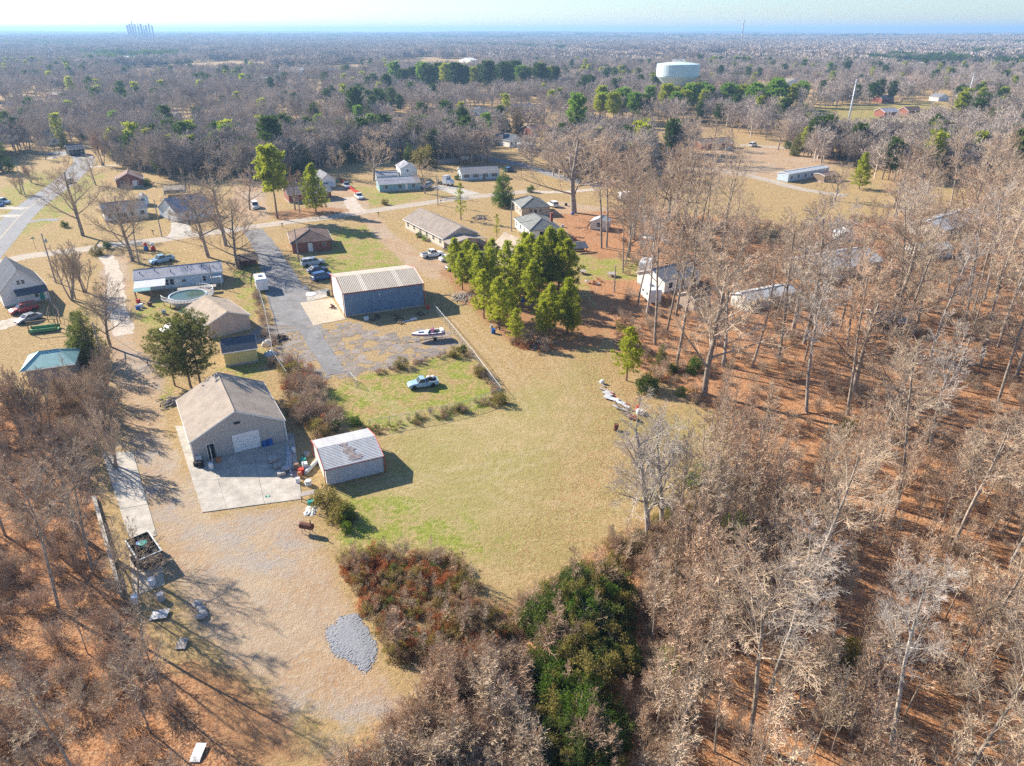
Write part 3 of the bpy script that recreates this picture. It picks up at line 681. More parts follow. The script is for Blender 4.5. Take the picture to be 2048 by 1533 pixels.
# ------------------------------------------------------------------ scattering what nobody could count
def scatter(name, pts, rz, sc, ix, protos, label, cat):
    col = bpy.data.collections.new(name+'_kinds')
    for i, (me_) in enumerate(protos):
        o = bpy.data.objects.new('%s_kind_%02d' % (name, i), me_); col.objects.link(o)
    me_ = bpy.data.meshes.new(name); me_.vertices.add(len(pts)); me_.vertices.foreach_set('co', np.asarray(pts, np.float32).ravel())
    for nm, arr, ty in (('rz', rz, 'FLOAT'), ('sc', sc, 'FLOAT'), ('ix', ix, 'INT')):
        a = me_.attributes.new(nm, ty, 'POINT'); a.data.foreach_set('value', np.asarray(arr, np.int32 if ty == 'INT' else np.float32))
    me_.update(); o = bpy.data.objects.new(name, me_); COL.objects.link(o)
    g = bpy.data.node_groups.new(name, 'GeometryNodeTree')
    g.interface.new_socket('Geometry', in_out='INPUT', socket_type='NodeSocketGeometry'); g.interface.new_socket('Geometry', in_out='OUTPUT', socket_type='NodeSocketGeometry')
    N, L = g.nodes, g.links; gi = N.new('NodeGroupInput'); go = N.new('NodeGroupOutput')
    ip = N.new('GeometryNodeInstanceOnPoints'); ci = N.new('GeometryNodeCollectionInfo'); ci.inputs[0].default_value = col; ci.inputs[1].default_value = True; ci.inputs[2].default_value = True
    L.new(gi.outputs[0], ip.inputs['Points']); L.new(ci.outputs[0], ip.inputs['Instance']); ip.inputs['Pick Instance'].default_value = True
    def na(nm, ty):
        n = N.new('GeometryNodeInputNamedAttribute'); n.data_type = ty; n.inputs[0].default_value = nm; return n.outputs[0]
    L.new(na('ix','INT'), ip.inputs['Instance Index']); L.new(na('sc','FLOAT'), ip.inputs['Scale'])
    cx = N.new('ShaderNodeCombineXYZ'); L.new(na('rz','FLOAT'), cx.inputs[2]); L.new(cx.outputs[0], ip.inputs['Rotation'])
    L.new(ip.outputs[0], go.inputs[0])
    md = o.modifiers.new('scatter', 'NODES'); md.node_group = g
    o['kind'] = 'stuff'; tag(o, label, cat)
    return o
def join_meshes(name, meshes):
    """one mesh out of trunk and crown, keeping materials"""
    Vs, Fs, mi, mats, off = [], [], [], [], 0
    for m_ in meshes:
        v = np.empty(len(m_.vertices)*3, np.float32); m_.vertices.foreach_get('co', v); k = m_.polygons[0].loop_total
        f = np.empty(len(m_.loops), np.int32); m_.loops.foreach_get('vertex_index', f); q = np.empty(len(m_.polygons), np.int32); m_.polygons.foreach_get('material_index', q)
        Vs.append(v.reshape(-1,3)); Fs.append(f.reshape(-1,k)+off); mi.append(q+len(mats)); mats += list(m_.materials); off += len(Vs[-1])
    return npmesh(name, np.concatenate(Vs), np.concatenate(Fs), mats, np.concatenate(mi))
def sample_poly(px, n, mind, seed, sizes=None, avoid=()):
    rng = np.random.default_rng(seed); poly = pxpoly(px); lo, hi = poly.min(0), poly.max(0); out = np.zeros((0,2))
    tries = 0
    while len(out) < n and tries < 60:
        tries += 1; c = rng.uniform(lo, hi, (n*4,2)); c = c[sdist(c, poly) > 0]
        for a in avoid: c = c[sdist(c, a) < 0]
        for p in c:
            if mind <= 0 or len(out) == 0 or np.min(np.hypot(out[:,0]-p[0], out[:,1]-p[1])) > mind: out = np.r_[out, [p]]
            if len(out) >= n: break
    return out

# ------------------------------------------------------------------ buildings
def window_on(root, o, ux, n, w, h, trim='white', pane='glass', shutters=None, bars=True):
    """window part with its pane; o lower-left corner on the wall, ux along it, n outward"""
    up = Vector((0,0,1)); o = Vector(o); ux = Vector(ux); n = Vector(n); mb = MB(); t = .07
    def bar(a0, b0, a1, b1, d=.05):
        c = [o+ux*x+up*y for x, y in ((a0,b0),(a1,b0),(a1,b1),(a0,b1))]
        mb.add([tuple(v+n*.006) for v in c]+[tuple(v+n*d) for v in c], [(4,5,6,7),(0,1,5,4),(1,2,6,5),(2,3,7,6),(3,0,4,7)])
    bar(-t,-t,w+t,0); bar(-t,h,w+t,h+t); bar(-t,0,0,h); bar(w,0,w+t,h)
    if bars and h > .6: bar(0,h/2-.025,w,h/2+.025,.035)
    f = mb.build('window', M[trim], root)
    p = MB(); c = [o+ux*x+up*y+n*.012 for x, y in ((0,0),(w,0),(w,h),(0,h))]; p.add([tuple(v) for v in c], [(0,1,2,3)]); p.build('pane', M[pane], f)
    if shutters:
        for x in (-.42, w+.1):
            s = MB(); c = [o+ux*a+up*b for a, b in ((x,0),(x+.32,0),(x+.32,h),(x,h))]
            s.add([tuple(v+n*.004) for v in c]+[tuple(v+n*.03) for v in c], [(4,5,6,7),(0,1,5,4),(1,2,6,5),(2,3,7,6),(3,0,4,7)]); s.build('shutter', M[shutters], root)
    return f
def door_on(root, o, ux, n, w, h, mat='white', name='door', panels=0):
    o = Vector(o); ux = Vector(ux); n = Vector(n); up = Vector((0,0,1)); mb = MB()
    def blk(m_, a0, b0, a1, b1, d0, d1):
        c = [o+ux*x+up*y for x, y in ((a0,b0),(a1,b0),(a1,b1),(a0,b1))]
        m_.add([tuple(v+n*d0) for v in c]+[tuple(v+n*d1) for v in c], [(4,5,6,7),(0,1,5,4),(1,2,6,5),(2,3,7,6),(3,0,4,7)])
    if panels:
        for i in range(panels): blk(mb, 0, h*i/panels+.012, w, h*(i+1)/panels-.012, .004, .03)
    else: blk(mb, 0, 0, w, h, .004, .03)
    d = mb.build(name, M[mat], root)
    fr = MB(); blk(fr, -.09,0,0,h+.09,.004,.05); blk(fr, w,0,w+.09,h+.09,.004,.05); blk(fr, 0,h,w,h+.09,.004,.05); fr.build('frame', M['white'], d)
    if not panels:
        hd = MB(); blk(hd, w-.16,h*.45,w-.08,h*.5,.03,.09); hd.build('handle', M['steel'], d)
    return d
def roof_parts(root, U, V, ze, rise, swap, mat, hip=0.0, th=.14, trim='white', single=False):
    def m(u, v, z): return (v, u, z) if swap else (u, v, z)
    zr = ze+rise; mb = MB()
    if single: faces = [[(0,0,ze),(U,0,ze),(U,V,zr),(0,V,zr)]]
    elif hip:
        faces = [[(0,0,ze),(U,0,ze),(U-hip,V/2,zr),(hip,V/2,zr)], [(U,V,ze),(0,V,ze),(hip,V/2,zr),(U-hip,V/2,zr)], [(0,V,ze),(0,0,ze),(hip,V/2,zr)], [(U,0,ze),(U,V,ze),(U-hip,V/2,zr)]]
    else: faces = [[(0,0,ze),(U,0,ze),(U,V/2,zr),(0,V/2,zr)], [(U,V,ze),(0,V,ze),(0,V/2,zr),(U,V/2,zr)]]
    for fc in faces: mb.slab([m(*q) for q in fc], th)
    r = mb.build('roof', mat, root)
    if not single:
        c = MB(); c.tube([m(hip-.05 if not hip else hip, V/2, zr+.02), m(U+.05-hip if not hip else U-hip, V/2, zr+.02)], .09, 5); 
        if hip:
            for a, b in (((0,0),(hip,V/2)),((U,0),(U-hip,V/2)),((0,V),(hip,V/2)),((U,V),(U-hip,V/2))): c.tube([m(a[0],a[1],ze+.02), m(b[0],b[1],zr+.02)], .07, 5)
        c.build('ridge_cap', mat, r)
    g = MB(); e = .05
    if single: g.box(*m(-e,-e,ze-th-.02)[:3], *m(U+e,0-.01,ze-.03)[:3]) if not swap else None
    else:
        for v0, v1 in ((-e-.02,-.012),(V+.012,V+e+.02)):
            a = m(-e,v0,ze-th-.04); b = m(U+e,v1,ze-.02); g.box(min(a[0],b[0]),min(a[1],b[1]),a[2],max(a[0],b[0]),max(a[1],b[1]),b[2])
        if not hip:
            for u0, u1 in ((-e,-.012),(U+.012,U+e)):
                for s in (0, 1):
                    ya, yb = (0, V/2) if s == 0 else (V, V/2)
                    q = [m(u0,ya,ze-.02),m(u1,ya,ze-.02),m(u1,yb,zr-.02),m(u0,yb,zr-.02)]; g.slab(q, th+.04)
    if g.v: g.build('fascia', M[trim], r)
    return r
def house(name, label, eL, eR, ze, D, rise, ridge='x', wall='white', roof='roof_grey', hip=0, ov=.35, wf=0, wl=0, wr=0, doors=(), wins=(), chim=None, base='block', cat='house', group=None, trim='white', shutters=None, vents=0, back=0.0):
    A, B = P(*eL, ze), P(*eR, ze); L = (B-A).length; ang = math.atan2(B.y-A.y, B.x-A.x)
    root = thing(name, label, cat, (A.x, A.y, 0), ang, group)
    x0, y0, x1, y1 = ov, ov, L-ov, D-ov; zt = ze-.1+ (rise/(D/2)*ov if ridge == 'x' and not hip else rise/(L/2)*ov if not hip else 0)
    zt = min(zt, ze+.3)
    mb = MB().box(x0, y0, .02, x1, y1, zt)
    if not hip:
        zr = ze+rise-.16
        if ridge == 'x':
            for x in (x0, x1): mb.add([(x,y0,zt-.01),(x,y1,zt-.01),(x,D/2,zr)], [(0,1,2)])
        else:
            for y in (y0, y1): mb.add([(x0,y,zt-.01),(x1,y,zt-.01),(L/2,y,zr)], [(0,1,2)])
    mb.build('wall', M[wall], root)
    if base:
        f = MB(); h = .35
        f.box(x0-.03,y0-.03,0,x1+.03,y0-.005,h).box(x0-.03,y1+.005,0,x1+.03,y1+.03,h).box(x0-.03,y0-.005,0,x0-.005,y1+.005,h).box(x1+.005,y0-.005,0,x1+.03,y1+.005,h); f.build('foundation', M[base], root)
    rf = roof_parts(root, L if ridge == 'x' else D, D if ridge == 'x' else L, ze, rise, ridge == 'y', M[roof], hip, trim=trim)
    front = lambda t, z: ((x0+t, y0, z), (1,0,0), (0,-1,0))
    left = lambda t, z: ((x0, y1-t, z), (0,-1,0), (-1,0,0))
    right = lambda t, z: ((x1, y0+t, z), (0,1,0), (1,0,0))
    for n, fn, ln in ((wf, front, L-2*ov), (wl, left, D-2*ov), (wr, right, D-2*ov)):
        for i in range(n):
            w = min(1.1, ln/(n+1)*.6); window_on(root, *fn(ln*(i+.5)/n-w/2, 1.0), w, 1.15, shutters=shutters)
    S = {'f': front, 'l': left, 'r': right}
    for s, t, z, w, h in wins: window_on(root, *S[s](t, z), w, h, bars=h > .7)
    for d in doors:
        s, t, w, h, m_ = d[:5]; door_on(root, *S[s](t, .12), w, h, m_, 'garage_door' if len(d) > 5 else 'door', d[5] if len(d) > 5 else 0)
    if chim:
        cx, cy, cz, ct = chim; c = MB().box(cx-.35,cy-.35,cz,cx+.35,cy+.35,ct).box(cx-.42,cy-.42,ct+.002,cx+.42,cy+.42,ct+.15); c.build('chimney', M['brickred'], rf)
    rg = random.Random(len(label))
    for i in range(vents):
        u = L*(i+.5)/vents+rg.uniform(-.5,.5); v = D*rg.uniform(.12,.4); z = ze+rise*(v/(D/2)) if ridge == 'x' else ze+rise*(1-abs(u-L/2)/(L/2))
        MB().lathe([(.09,-.1),(.09,.3),(.13,.32),(.13,.38),(.02,.42)], 8, (u,v,z)).build('roof_vent', M['dark'], rf)
    root['_dims'] = (L, D)
    return root
def addroof(root, x0, y0, x1, y1, z0, z1, mat, posts=(), postmat='white', th=.1, name='porch_roof'):
    """lean-to roof, falling from y1/z1 to y0/z0, on posts"""
    r = MB().slab([(x0,y0,z0),(x1,y0,z0),(x1,y1,z1),(x0,y1,z1)], th).build(name, M[mat], root)
    for px_, py_ in posts: MB().box(px_-.06,py_-.06,0,px_+.06,py_+.06,z0-.1+(z1-z0)*max(0,(py_-y0)/(y1-y0))).build('post', M[postmat], root)
    return r
def ribbed(name, quad, n, mat, parent, rib=.05, ribw=.09, per=1):
    """row of metal sheets over a quad (a,b along; d,c far side): each sheet its own piece with a raised rib at its seam and between"""
    a, b, c, d = [Vector(q) for q in quad]; nn = (b-a).cross(d-a).normalized()
    for i in range(n):
        mb = MB(); t0, t1 = i/n, (i+1)/n; w = (b-a).length/n
        def pt(t, s, o=0): return (a+(b-a)*t)*(1-s)+(d+(c-d)*t)*s+nn*o
        e = .004/w/n
        prof = [(t0+e,0)]
        for k in range(per):
            m_ = t0+(t1-t0)*(k+.5)/per; hw = ribw/2/w/n
            prof += [(m_-hw*1.6,0),(m_-hw*.6,rib),(m_+hw*.6,rib),(m_+hw*1.6,0)]
        prof.append((t1-e,0)); vs_ = []; k = len(prof)
        for s in (0, 1): vs_ += [tuple(pt(t, s, o)) for t, o in prof]
        for s in (0, 1): vs_ += [tuple(pt(t, s, o-.02)) for t, o in prof]
        fs = [(j,j+1,k+j+1,k+j) for j in range(k-1)]+[(2*k+j,3*k+j,3*k+j+1,2*k+j+1) for j in range(k-1)]+[(j,2*k+j,2*k+j+1,j+1) for j in range(k-1)]
        mb.add(vs_, fs).build(name, mat[i % len(mat)] if isinstance(mat, list) else mat, parent)

# --- the workshop with the gable to the apron
ws = house('workshop', 'large taupe metal workshop with a gabled front, roller door and shingled roof', (378,886), (570,840), 3.2, 13.3, 3.0, 'y', 'metal_grey', 'roof_greige', ov=.16, base=None, cat='workshop',
           doors=[('f',1.75,.95,2.1,'white')])
Lw, Dw = ws['_dims']
M['metal_taupe'] = PM('metal_taupe', (.44,.41,.38), .5, .07, .6)
wallp = bpy.data.objects.new('cladding', None); COL.objects.link(wallp); wallp.parent = ws
for i in range(12):      # ribbed cladding sheets of the gable front
    xa = .16+(Lw-.32)*i/12; xb = .16+(Lw-.32)*(i+1)/12
    za, zb = (3.1+2.85*(1-abs(x-Lw/2)/(Lw/2)) for x in (xa, xb))
    ribbed('sheet', [(xa,.13,.06),(xb,.13,.06),(xb,.13,zb),(xa,.13,za)], 1, M['metal_taupe'], wallp, .035, .07, 3)
door_on(ws, (5.15,.075,.1), (1,0,0), (0,-1,0), 3.2, 2.55, 'white', 'roller_door', 5)
MB().obox((2.2,-.42,.1), .06, .95, 2.05, R(0)).build('open_door', M['white'], ws)
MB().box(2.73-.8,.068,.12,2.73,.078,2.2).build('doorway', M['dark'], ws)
for x in (.14, Lw-.14):
    MB().box(x-.07,-.02,.05,x+.07,.09,3.15).build('downpipe', M['white'], ws)
MB().box(Lw/2-.35,-.15,4.3,Lw/2+.35,.09,4.5).build('wall_lamp', M['dark'], ws)

# --- small metal garage with red trim
A, B = P(649,941,2.4), P(767,913,2.4); cl = (B-A).length; ca = math.atan2(B.y-A.y, B.x-A.x)
cp = thing('metal_garage', 'small grey metal garage with red edge trim and a stain on its ribbed roof', 'garage', (A.x,A.y,0), ca)
CD, CR, CE = 7.7, 3.35, 2.4
fw = bpy.data.objects.new('front_wall', None); COL.objects.link(fw); fw.parent = cp
for i in range(3):
    z0, z1 = .06+i*.75, .06+(i+1)*.75
    ribbed('sheet', [(cl-.1,.12,z0),(cl-.1,.12,z1),(.1,.12,z1),(.1,.12,z0)], 1, M['metal_siding'], fw, .03, .06, 4)
MB().box(.1,.14,.04,cl-.1,.18,CE-.1).build('frame_wall', M['metal_siding'], cp); MB().box(.1,CD-.18,.04,cl-.1,CD-.12,CE-.1).build('back_wall', M['metal_siding'], cp)
for x, nm in ((.12,'end_wall'),(cl-.18,'end_wall')):
    mb = MB(); vv = [(.16,.05),(CD-.16,.05),(CD-.16,CE-.08),(CD/2,CR-.08),(.16,CE-.08)]
    mb.add([(x,y,z) for y, z in vv]+[(x+.06,y,z) for y, z in vv], [(0,1,2,3,4),(9,8,7,6,5)]+[(i,5+i,5+(i+1)%5,(i+1)%5) for i in range(5)]); mb.build(nm, M['offwhite'], cp)
rfm = bpy.data.objects.new('roof', None); COL.objects.link(rfm); rfm.parent = cp
for s in (0, 1):
    for i in range(5):
        f0, f1 = i/5, (i+1)/5
        ys = [0+(CD/2)*f for f in (f0, f1)] if s == 0 else [CD-(CD/2)*f for f in (f0, f1)]
        zs = [CE+(CR-CE)*f for f in (f0, f1)]
        q = [(cl+.05,ys[0],zs[0]),(cl+.05,ys[1],zs[1]),(-.05,ys[1],zs[1]),(-.05,ys[0],zs[0])] if s == 0 else [(-.05,ys[0],zs[0]),(-.05,ys[1],zs[1]),(cl+.05,ys[1],zs[1]),(cl+.05,ys[0],zs[0])]
        ribbed('sheet', q, 1, M['metal_roof'], rfm, .022, .08, 3)
mb = MB(); rg = random.Random(5)
slope = (CR-CE)/(CD/2)
for i in range(13):      # dark weathered streak on the front slope
    y = .55+i*.24; w = 1.15+.5*math.sin(i*1.1)+rg.uniform(-.3,.3)-(.4 if i > 9 else 0); x = 4.0-.06*i+rg.uniform(-.15,.15)
    mb.slab([(x-w/2,y,CE+slope*y+.055),(x+w/2,y,CE+slope*y+.055),(x+w/2,y+.2,CE+slope*(y+.2)+.055),(x-w/2,y+.2,CE+slope*(y+.2)+.055)], .012)
st = mb.build('stain', M['metal_rust'], cp)
tr = MB()
for y, z in ((-.04,CE),(CD+.04,CE)): tr.tube([(-.05,y,z-.05),(cl+.05,y,z-.05)], .06, 4)
for x in (-.06, cl+.06):
    tr.tube([(x,0,CE),(x,CD/2,CR+.02),(x,CD,CE)], .06, 4)
    for y in (.02, CD-.02): tr.tube([(x,y,0),(x,y,CE)], .06, 4)
tr.build('trim', M['red_trim'], cp)

# --- blue barn
A, B = P(685.6,587.7,4.8), P(846.6,567,4.8); bl = (B-A).length; ba = math.atan2(B.y-A.y, B.x-A.x)
bn = thing('metal_barn', 'big blue metal barn with a pale ribbed roof and red trim', 'barn', (A.x,A.y,0), ba)
BD, BE, BR = 13.3, 4.8, 6.1
MB().box(.12,.12,.02,bl-.12,BD-.12,BE-.12).build('frame_wall', M['metal_blue'], bn)
fw = bpy.data.objects.new('front_wall', None); COL.objects.link(fw); fw.parent = bn
ribbed('sheet', [(.08,.09,.35),(bl-.08,.09,.35),(bl-.08,.09,BE-.1),(.08,.09,BE-.1)], 16, M['metal_blue'], fw, .04, .10, 3)
MB().box(.1,.03,0,bl-.1,.115,.34).build('foundation', M['concrete_white'], bn)
for x, nm in ((.1,'end_wall'),(bl-.16,'end_wall')):
    mb = MB(); vv = [(.14,.05),(BD-.14,.05),(BD-.14,BE-.1),(BD/2,BR-.12),(.14,BE-.1)]
    mb.add([(x,y,z) for y, z in vv]+[(x+.06,y,z) for y, z in vv], [(0,1,2,3,4),(9,8,7,6,5)]+[(i,5+i,5+(i+1)%5,(i+1)%5) for i in range(5)]); mb.build(nm, M['white'] if x < 1 else M['metal_blue'], bn)
for y in (1.2, 7.2): door_on(bn, (.1,y+4.4,.05), (0,-1,0), (-1,0,0), 4.2, 3.9, 'offwhite' if y < 3 else 'white', 'roller_door', 8)
rfm = bpy.data.objects.new('roof', None); COL.objects.link(rfm); rfm.parent = bn
mats = [M['metal_beige']]*16; mats[4] = mats[11] = M['skylight']
ribbed('sheet', [(-.1,-.05,BE),(bl+.1,-.05,BE),(bl+.1,BD/2,BR),(-.1,BD/2,BR)], 16, mats, rfm, .035, .10, 3)
ribbed('sheet', [(bl+.1,BD+.05,BE),(-.1,BD+.05,BE),(-.1,BD/2,BR),(bl+.1,BD/2,BR)], 16, M['metal_beige'], rfm, .035, .10, 3)
tr = MB()
for y in (-.1, BD+.1): tr.tube([(-.12,y,BE-.06),(bl+.12,y,BE-.06)], .10, 4)
for x in (-.12, bl+.12):
    tr.tube([(x,-.05,BE),(x,BD/2,BR+.03),(x,BD+.05,BE)], .10, 4)
    for y in (.02, BD-.02): tr.tube([(x+.06*(1 if x < 0 else -1),y,0),(x+.06*(1 if x < 0 else -1),y,BE)], .08, 4)
tr.build('trim', M['red_trim'], bn)
for x in (bl*.33, bl*.68): MB().box(x-.06,-.02,0,x+.06,.04,BE-.25).build('downpipe', M['metal_blue'], bn)
MB().lathe([(.05,0),(.22,.02),(.2,.18),(.05,.25)], 10, (bl*.44,.03,3.6)).build('wall_lamp', M['plastic_white'], bn)

# --- houses, sheds and mobile homes nearby
sh = house('yellow_shed', 'yellow shed with a dark blue-grey shingled roof behind the dark cedar', (444,707.5), (515,696.8), 2.6, 5.2, 1.5, 'x', 'yellow', 'roof_slate', base='block', ov=.2, cat='shed', wl=1)
house('outbuilding', 'pinkish beige outbuilding with a tan gabled roof next to the yellow shed', (411,652), (502,630), 2.8, 11.5, 1.7, 'y', 'pinkbeige', 'roof_tan', ov=.3, cat='outbuilding', wl=2, doors=[('l',7,1,2,'white')])
mh = house('mobile_home', 'long pale mobile home with a grey roof behind the round pool', (266,561), (445,542), 2.9, 7.4, 1.15, 'x', 'paleblue', 'roof_lav', ov=.25, wf=0, wl=1, cat='mobile home', vents=6,
     wins=[('f',5.8,1.0,.5,1.2),('f',6.6,1.0,.8,1.2),('f',9.0,1.3,.7,.6),('f',13.2,1.0,.6,1.1)], doors=[('f',7.6,.9,1.95,'white'),('f',12.0,.9,1.95,'paleblue')])
addroof(mh, .2, -4.2, 6.2, .2, 2.35, 2.75, 'metal_white', [(.4,-4.0),(3.3,-4.0),(6.0,-4.0)], 'wood', name='porch_roof')
addroof(mh, .2, -5.3, 3.4, -4.25, 2.0, 2.33, 'metal_teal', [(.4,-5.2),(3.2,-5.2)], 'wood', name='awning')
addroof(mh, 15.0, -1.6, 17.2, .2, 2.1, 2.35, 'metal_white', [(15.2,-1.5),(17.0,-1.5)], 'white', name='porch_roof')
hl = house('white_house', 'white gabled house with a dark slate roof beside the red parked car', (-3,588), (93,570), 3.2, 12, 4.2, 'y', 'white', 'roof_slate', ov=.3, wins=[('f',3.2,4.2,.55,.8),('f',4.0,4.2,.55,.8),('f',5.6,1.0,.8,1.1)], doors=[('f',6.3,.9,2,'plastic_green')])
addroof(hl, 2.6, -1.9, 8.2, .25, 2.5, 3.3, 'roof_slate', [(2.8,-1.8),(8.0,-1.8)], 'white')
house('brick_house', 'small dark red brick house with a brown hipped roof by the asphalt drive', (580.6,488), (665,480.7), 2.6, 12.0, 2.0, 'y', 'brickred', 'roof_brown', hip=4.4, ov=.35, doors=[('f',3.9,.95,2.05,'white')], wl=3, wr=2, wins=[('f',7.5,1.3,.7,.7)], base=None)
lh = house('long_house', 'long cream house with a taupe roof and a red-posted porch', (885.5,478.4), (960,467), 2.7, 25.0, 2.5, 'y', 'cream', 'roof_taupe', ov=.45, wl=6)
Ll, _ = lh['_dims']
MB().slab([(-.3,-4.6,2.35),(5.0,-4.6,3.35),(5.0,.2,3.35),(-.3,.2,2.35)], .12).slab([(5.0,-4.6,3.35),(10.4,-4.6,2.35),(10.4,.2,2.35),(5.0,.2,3.35)], .12).build('porch_roof', M['roof_greige'], lh)
for x in (0, 2.5, 7.5, 10.1): MB().box(x-.08,-4.4,0,x+.08,-4.24,2.3).build('post', M['red_trim'], lh)
MB().box(0,-4.5,.02,10,.3,.25).build('porch_floor', M['wood_dark'], lh)
rl = MB()
for x in np.arange(0,10.1,.5): rl.box(x-.03,-4.38,.25,x+.03,-4.32,1.1)
rl.box(0,-4.4,1.1,10,-4.3,1.18); rl.build('railing', M['wood_orange'], lh)
house('tan_house', 'house with a plain tan roof half hidden by the pine grove', (1014,526), (1090.6,514), 3.0, 10.5, 4.0, 'y', 'cream', 'roof_tan', ov=.3, wl=3, wf=2)
house('white_cottage', 'white cottage with a grey-green hipped roof and a brick chimney', (1058.7,462.5), (1126,457.6), 2.7, 15.0, 2.0, 'y', 'white', 'roof_green', hip=4.2, ov=.35, doors=[('f',2.6,1.5,2.1,'dark')], wins=[('f',6.4,1.2,.9,1.0)], wl=4, chim=(8.3,6.5,3.2,5.4))
house('beige_cottage', 'beige cottage with a grey-green hipped roof behind the white cottage', (1041.7,417), (1102.7,413.7), 2.7, 12, 2.0, 'y', 'tanwall', 'roof_green', hip=4, ov=.35, doors=[('f',3.8,.9,2,'wood_dark')], wins=[('f',2.4,1.2,.9,1.0),('f',5.4,1.2,.9,1.0)], wl=3)
tq = house('turquoise_house', 'low turquoise house facing the tan road', (757,370), (842,365), 2.6, 9.0, 1.5, 'x', 'turq', 'roof_lav', ov=.3, wf=3, wl=2, doors=[('f',8.8,.9,2,'white')])
house('white_garage', 'white two-storey garage with a narrow gable behind the turquoise house', (800,338), (835,336), 4.6, 9, 1.6, 'y', 'white', 'roof_lav', ov=.2, wf=0, cat='garage', wins=[('f',2.2,3.4,.7,.8)])
house('storage_shed', 'low grey shed roof just behind the turquoise house', (752,352), (797,350), 2.4, 6, 1.1, 'x', 'paleblue', 'roof_lav', ov=.2, cat='shed')
house('ranch_house', 'long white ranch house with dark shutters and a grey roof', (922,348), (1000,344.5), 2.6, 9.0, 1.6, 'x', 'paleblue', 'roof_grey', ov=.3, wf=4, wl=2, shutters='dark', doors=[('f',8.0,.95,2.05,'wood_dark')])
house('gabled_garage', 'white garage with a grey gable beside the red fence', (640,361), (672,358), 3.0, 10, 2.0, 'y', 'white', 'roof_grey', ov=.25, cat='garage', doors=[('f',1,3.0,2.3,'paleblue',4)])
house('brick_cottage', 'brick cottage with a grey roof behind the leaning pine', (575,391), (664,383), 2.6, 9, 1.9, 'x', 'brickred', 'roof_grey', ov=.3, wf=4, doors=[('f',6,.9,2,'white')])
house('grey_roof_house', 'white house with a broad pale grey roof at the head of the concrete drive', (352,428), (430,414), 2.7, 12, 3.4, 'x', 'white', 'roof_lav', ov=.3, wf=2)
house('vinyl_house', 'white vinyl house behind two large bare oaks', (205,427), (296,417), 2.7, 9, 2.0, 'x', 'white', 'roof_grey', ov=.3, wf=4, wr=2, doors=[('f',5,.9,2,'dark')])
house('small_gabled_shed', 'small grey gabled shed just behind the white vinyl house', (277,398), (297,396), 2.3, 4, 1.2, 'y', 'paleblue', 'roof_grey', ov=.15, cat='shed')
house('rust_roof_house', 'brick house with a rusty brown gabled roof next to the main road', (229,362), (286,358), 2.6, 9, 2.4, 'y', 'brickred', 'roof_rust', ov=.3, wf=2, doors=[('f',5.3,1.2,2,'white')])
cpt = thing('carport', 'open metal carport with a tan roof between two houses', 'carport', P(330,398), R(20))
MB().slab([(0,0,2.6),(6.5,0,2.6),(6.5,3.2,3.5),(0,3.2,3.5)], .06).slab([(6.5,6.4,2.6),(0,6.4,2.6),(0,3.2,3.5),(6.5,3.2,3.5)], .06).build('roof', M['roof_tan'], cpt)
for x in (.1,6.4):
    for y in (.1,6.3): MB().box(x-.05,y-.05,0,x+.05,y+.05,2.6).build('post', M['white'], cpt)
MB().box(.05,6.2,.3,6.45,6.26,2.5).box(.05,.2,.6,.09,6.2,2.5).build('side_panel', M['metal_grey'], cpt)
# teal pavilion and lean-tos on the near side
tp = house('teal_roof_shed', 'open shed with a pale teal hipped metal roof among bare shrubs', (40,743), (150,728), 2.7, 6.5, 1.6, 'x', 'wood_grey', 'metal_teal', hip=2.4, ov=.5, base=None, cat='shed')
ls = thing('wooden_lean_to', 'dark wooden lean-to shelter beside the asphalt drive', 'shelter', P(479,541), R(22))
MB().box(.1,.1,0,.2,4.0,2.2).box(.2,3.9,0,4.2,4.0,2.2).build('wall', M['brickred'], ls)
MB().slab([(-.2,-.2,2.15),(4.6,-.2,2.15),(4.6,4.2,2.6),(-.2,4.2,2.6)], .1).build('roof', M['wood_dark'], ls)
for x in (.15, 4.2): MB().box(x-.07,.05,0,x+.07,.19,2.1).build('post', M['wood'], ls)
so = thing('slant_roof_shelter', 'small slant-roofed shelter standing alone on the lawn by the cottages', 'shelter', P(1146,507), R(15))
MB().slab([(-.3,-.3,1.2),(4.0,-.3,1.2),(4.0,2.4,2.2),(-.3,2.4,2.2)], .09).build('roof', M['roof_slate'], so)
for x in (.1, 3.6):
    for y, h in ((.1,1.2),(2.1,2.0)): MB().box(x-.07,y-.07,0,x+.07,y+.07,h).build('post', M['wood_orange'], so)
MB().box(.1,1.9,.05,3.6,1.96,1.4).build('back_panel', M['wood'], so)
ms = house('metal_shed', 'small white shed with a shiny metal roof among the bare trunks', (1180,443), (1215,446), 2.4, 5, 1.0, 'y', 'offwhite', 'metal_white', ov=.15, cat='shed', wf=1)
house('grey_house', 'house with a grey roof seen through the tall trees of the wood', (1330,566), (1405,548), 2.6, 9, 1.8, 'x', 'white', 'roof_grey', ov=.3, wf=3)
house('metal_roof_trailer', 'white trailer home with a shiny metal roof deep in the wood', (1500,603), (1600,583), 2.5, 5.5, .8, 'x', 'offwhite', 'metal_white', ov=.2, wf=3, cat='trailer home')
house('silver_roof_house', 'wide house with a silvery roof in the middle of the wood', (1640,545), (1770,520), 2.8, 11, 1.8, 'x', 'cream', 'metal_white', ov=.3, wf=4)
house('dark_roof_cabin', 'cabin with a dark flat-pitched roof in the wood beyond the trunks', (1745,640), (1815,646), 2.5, 6, .9, 'x', 'wood_dark', 'roof_slate', ov=.2, cat='cabin')
house('pale_roof_house', 'house with a pale roof at the far edge of the wood', (1890,462), (1985,432), 2.6, 10, 1.6, 'x', 'offwhite', 'metal_white', ov=.3, wf=3)
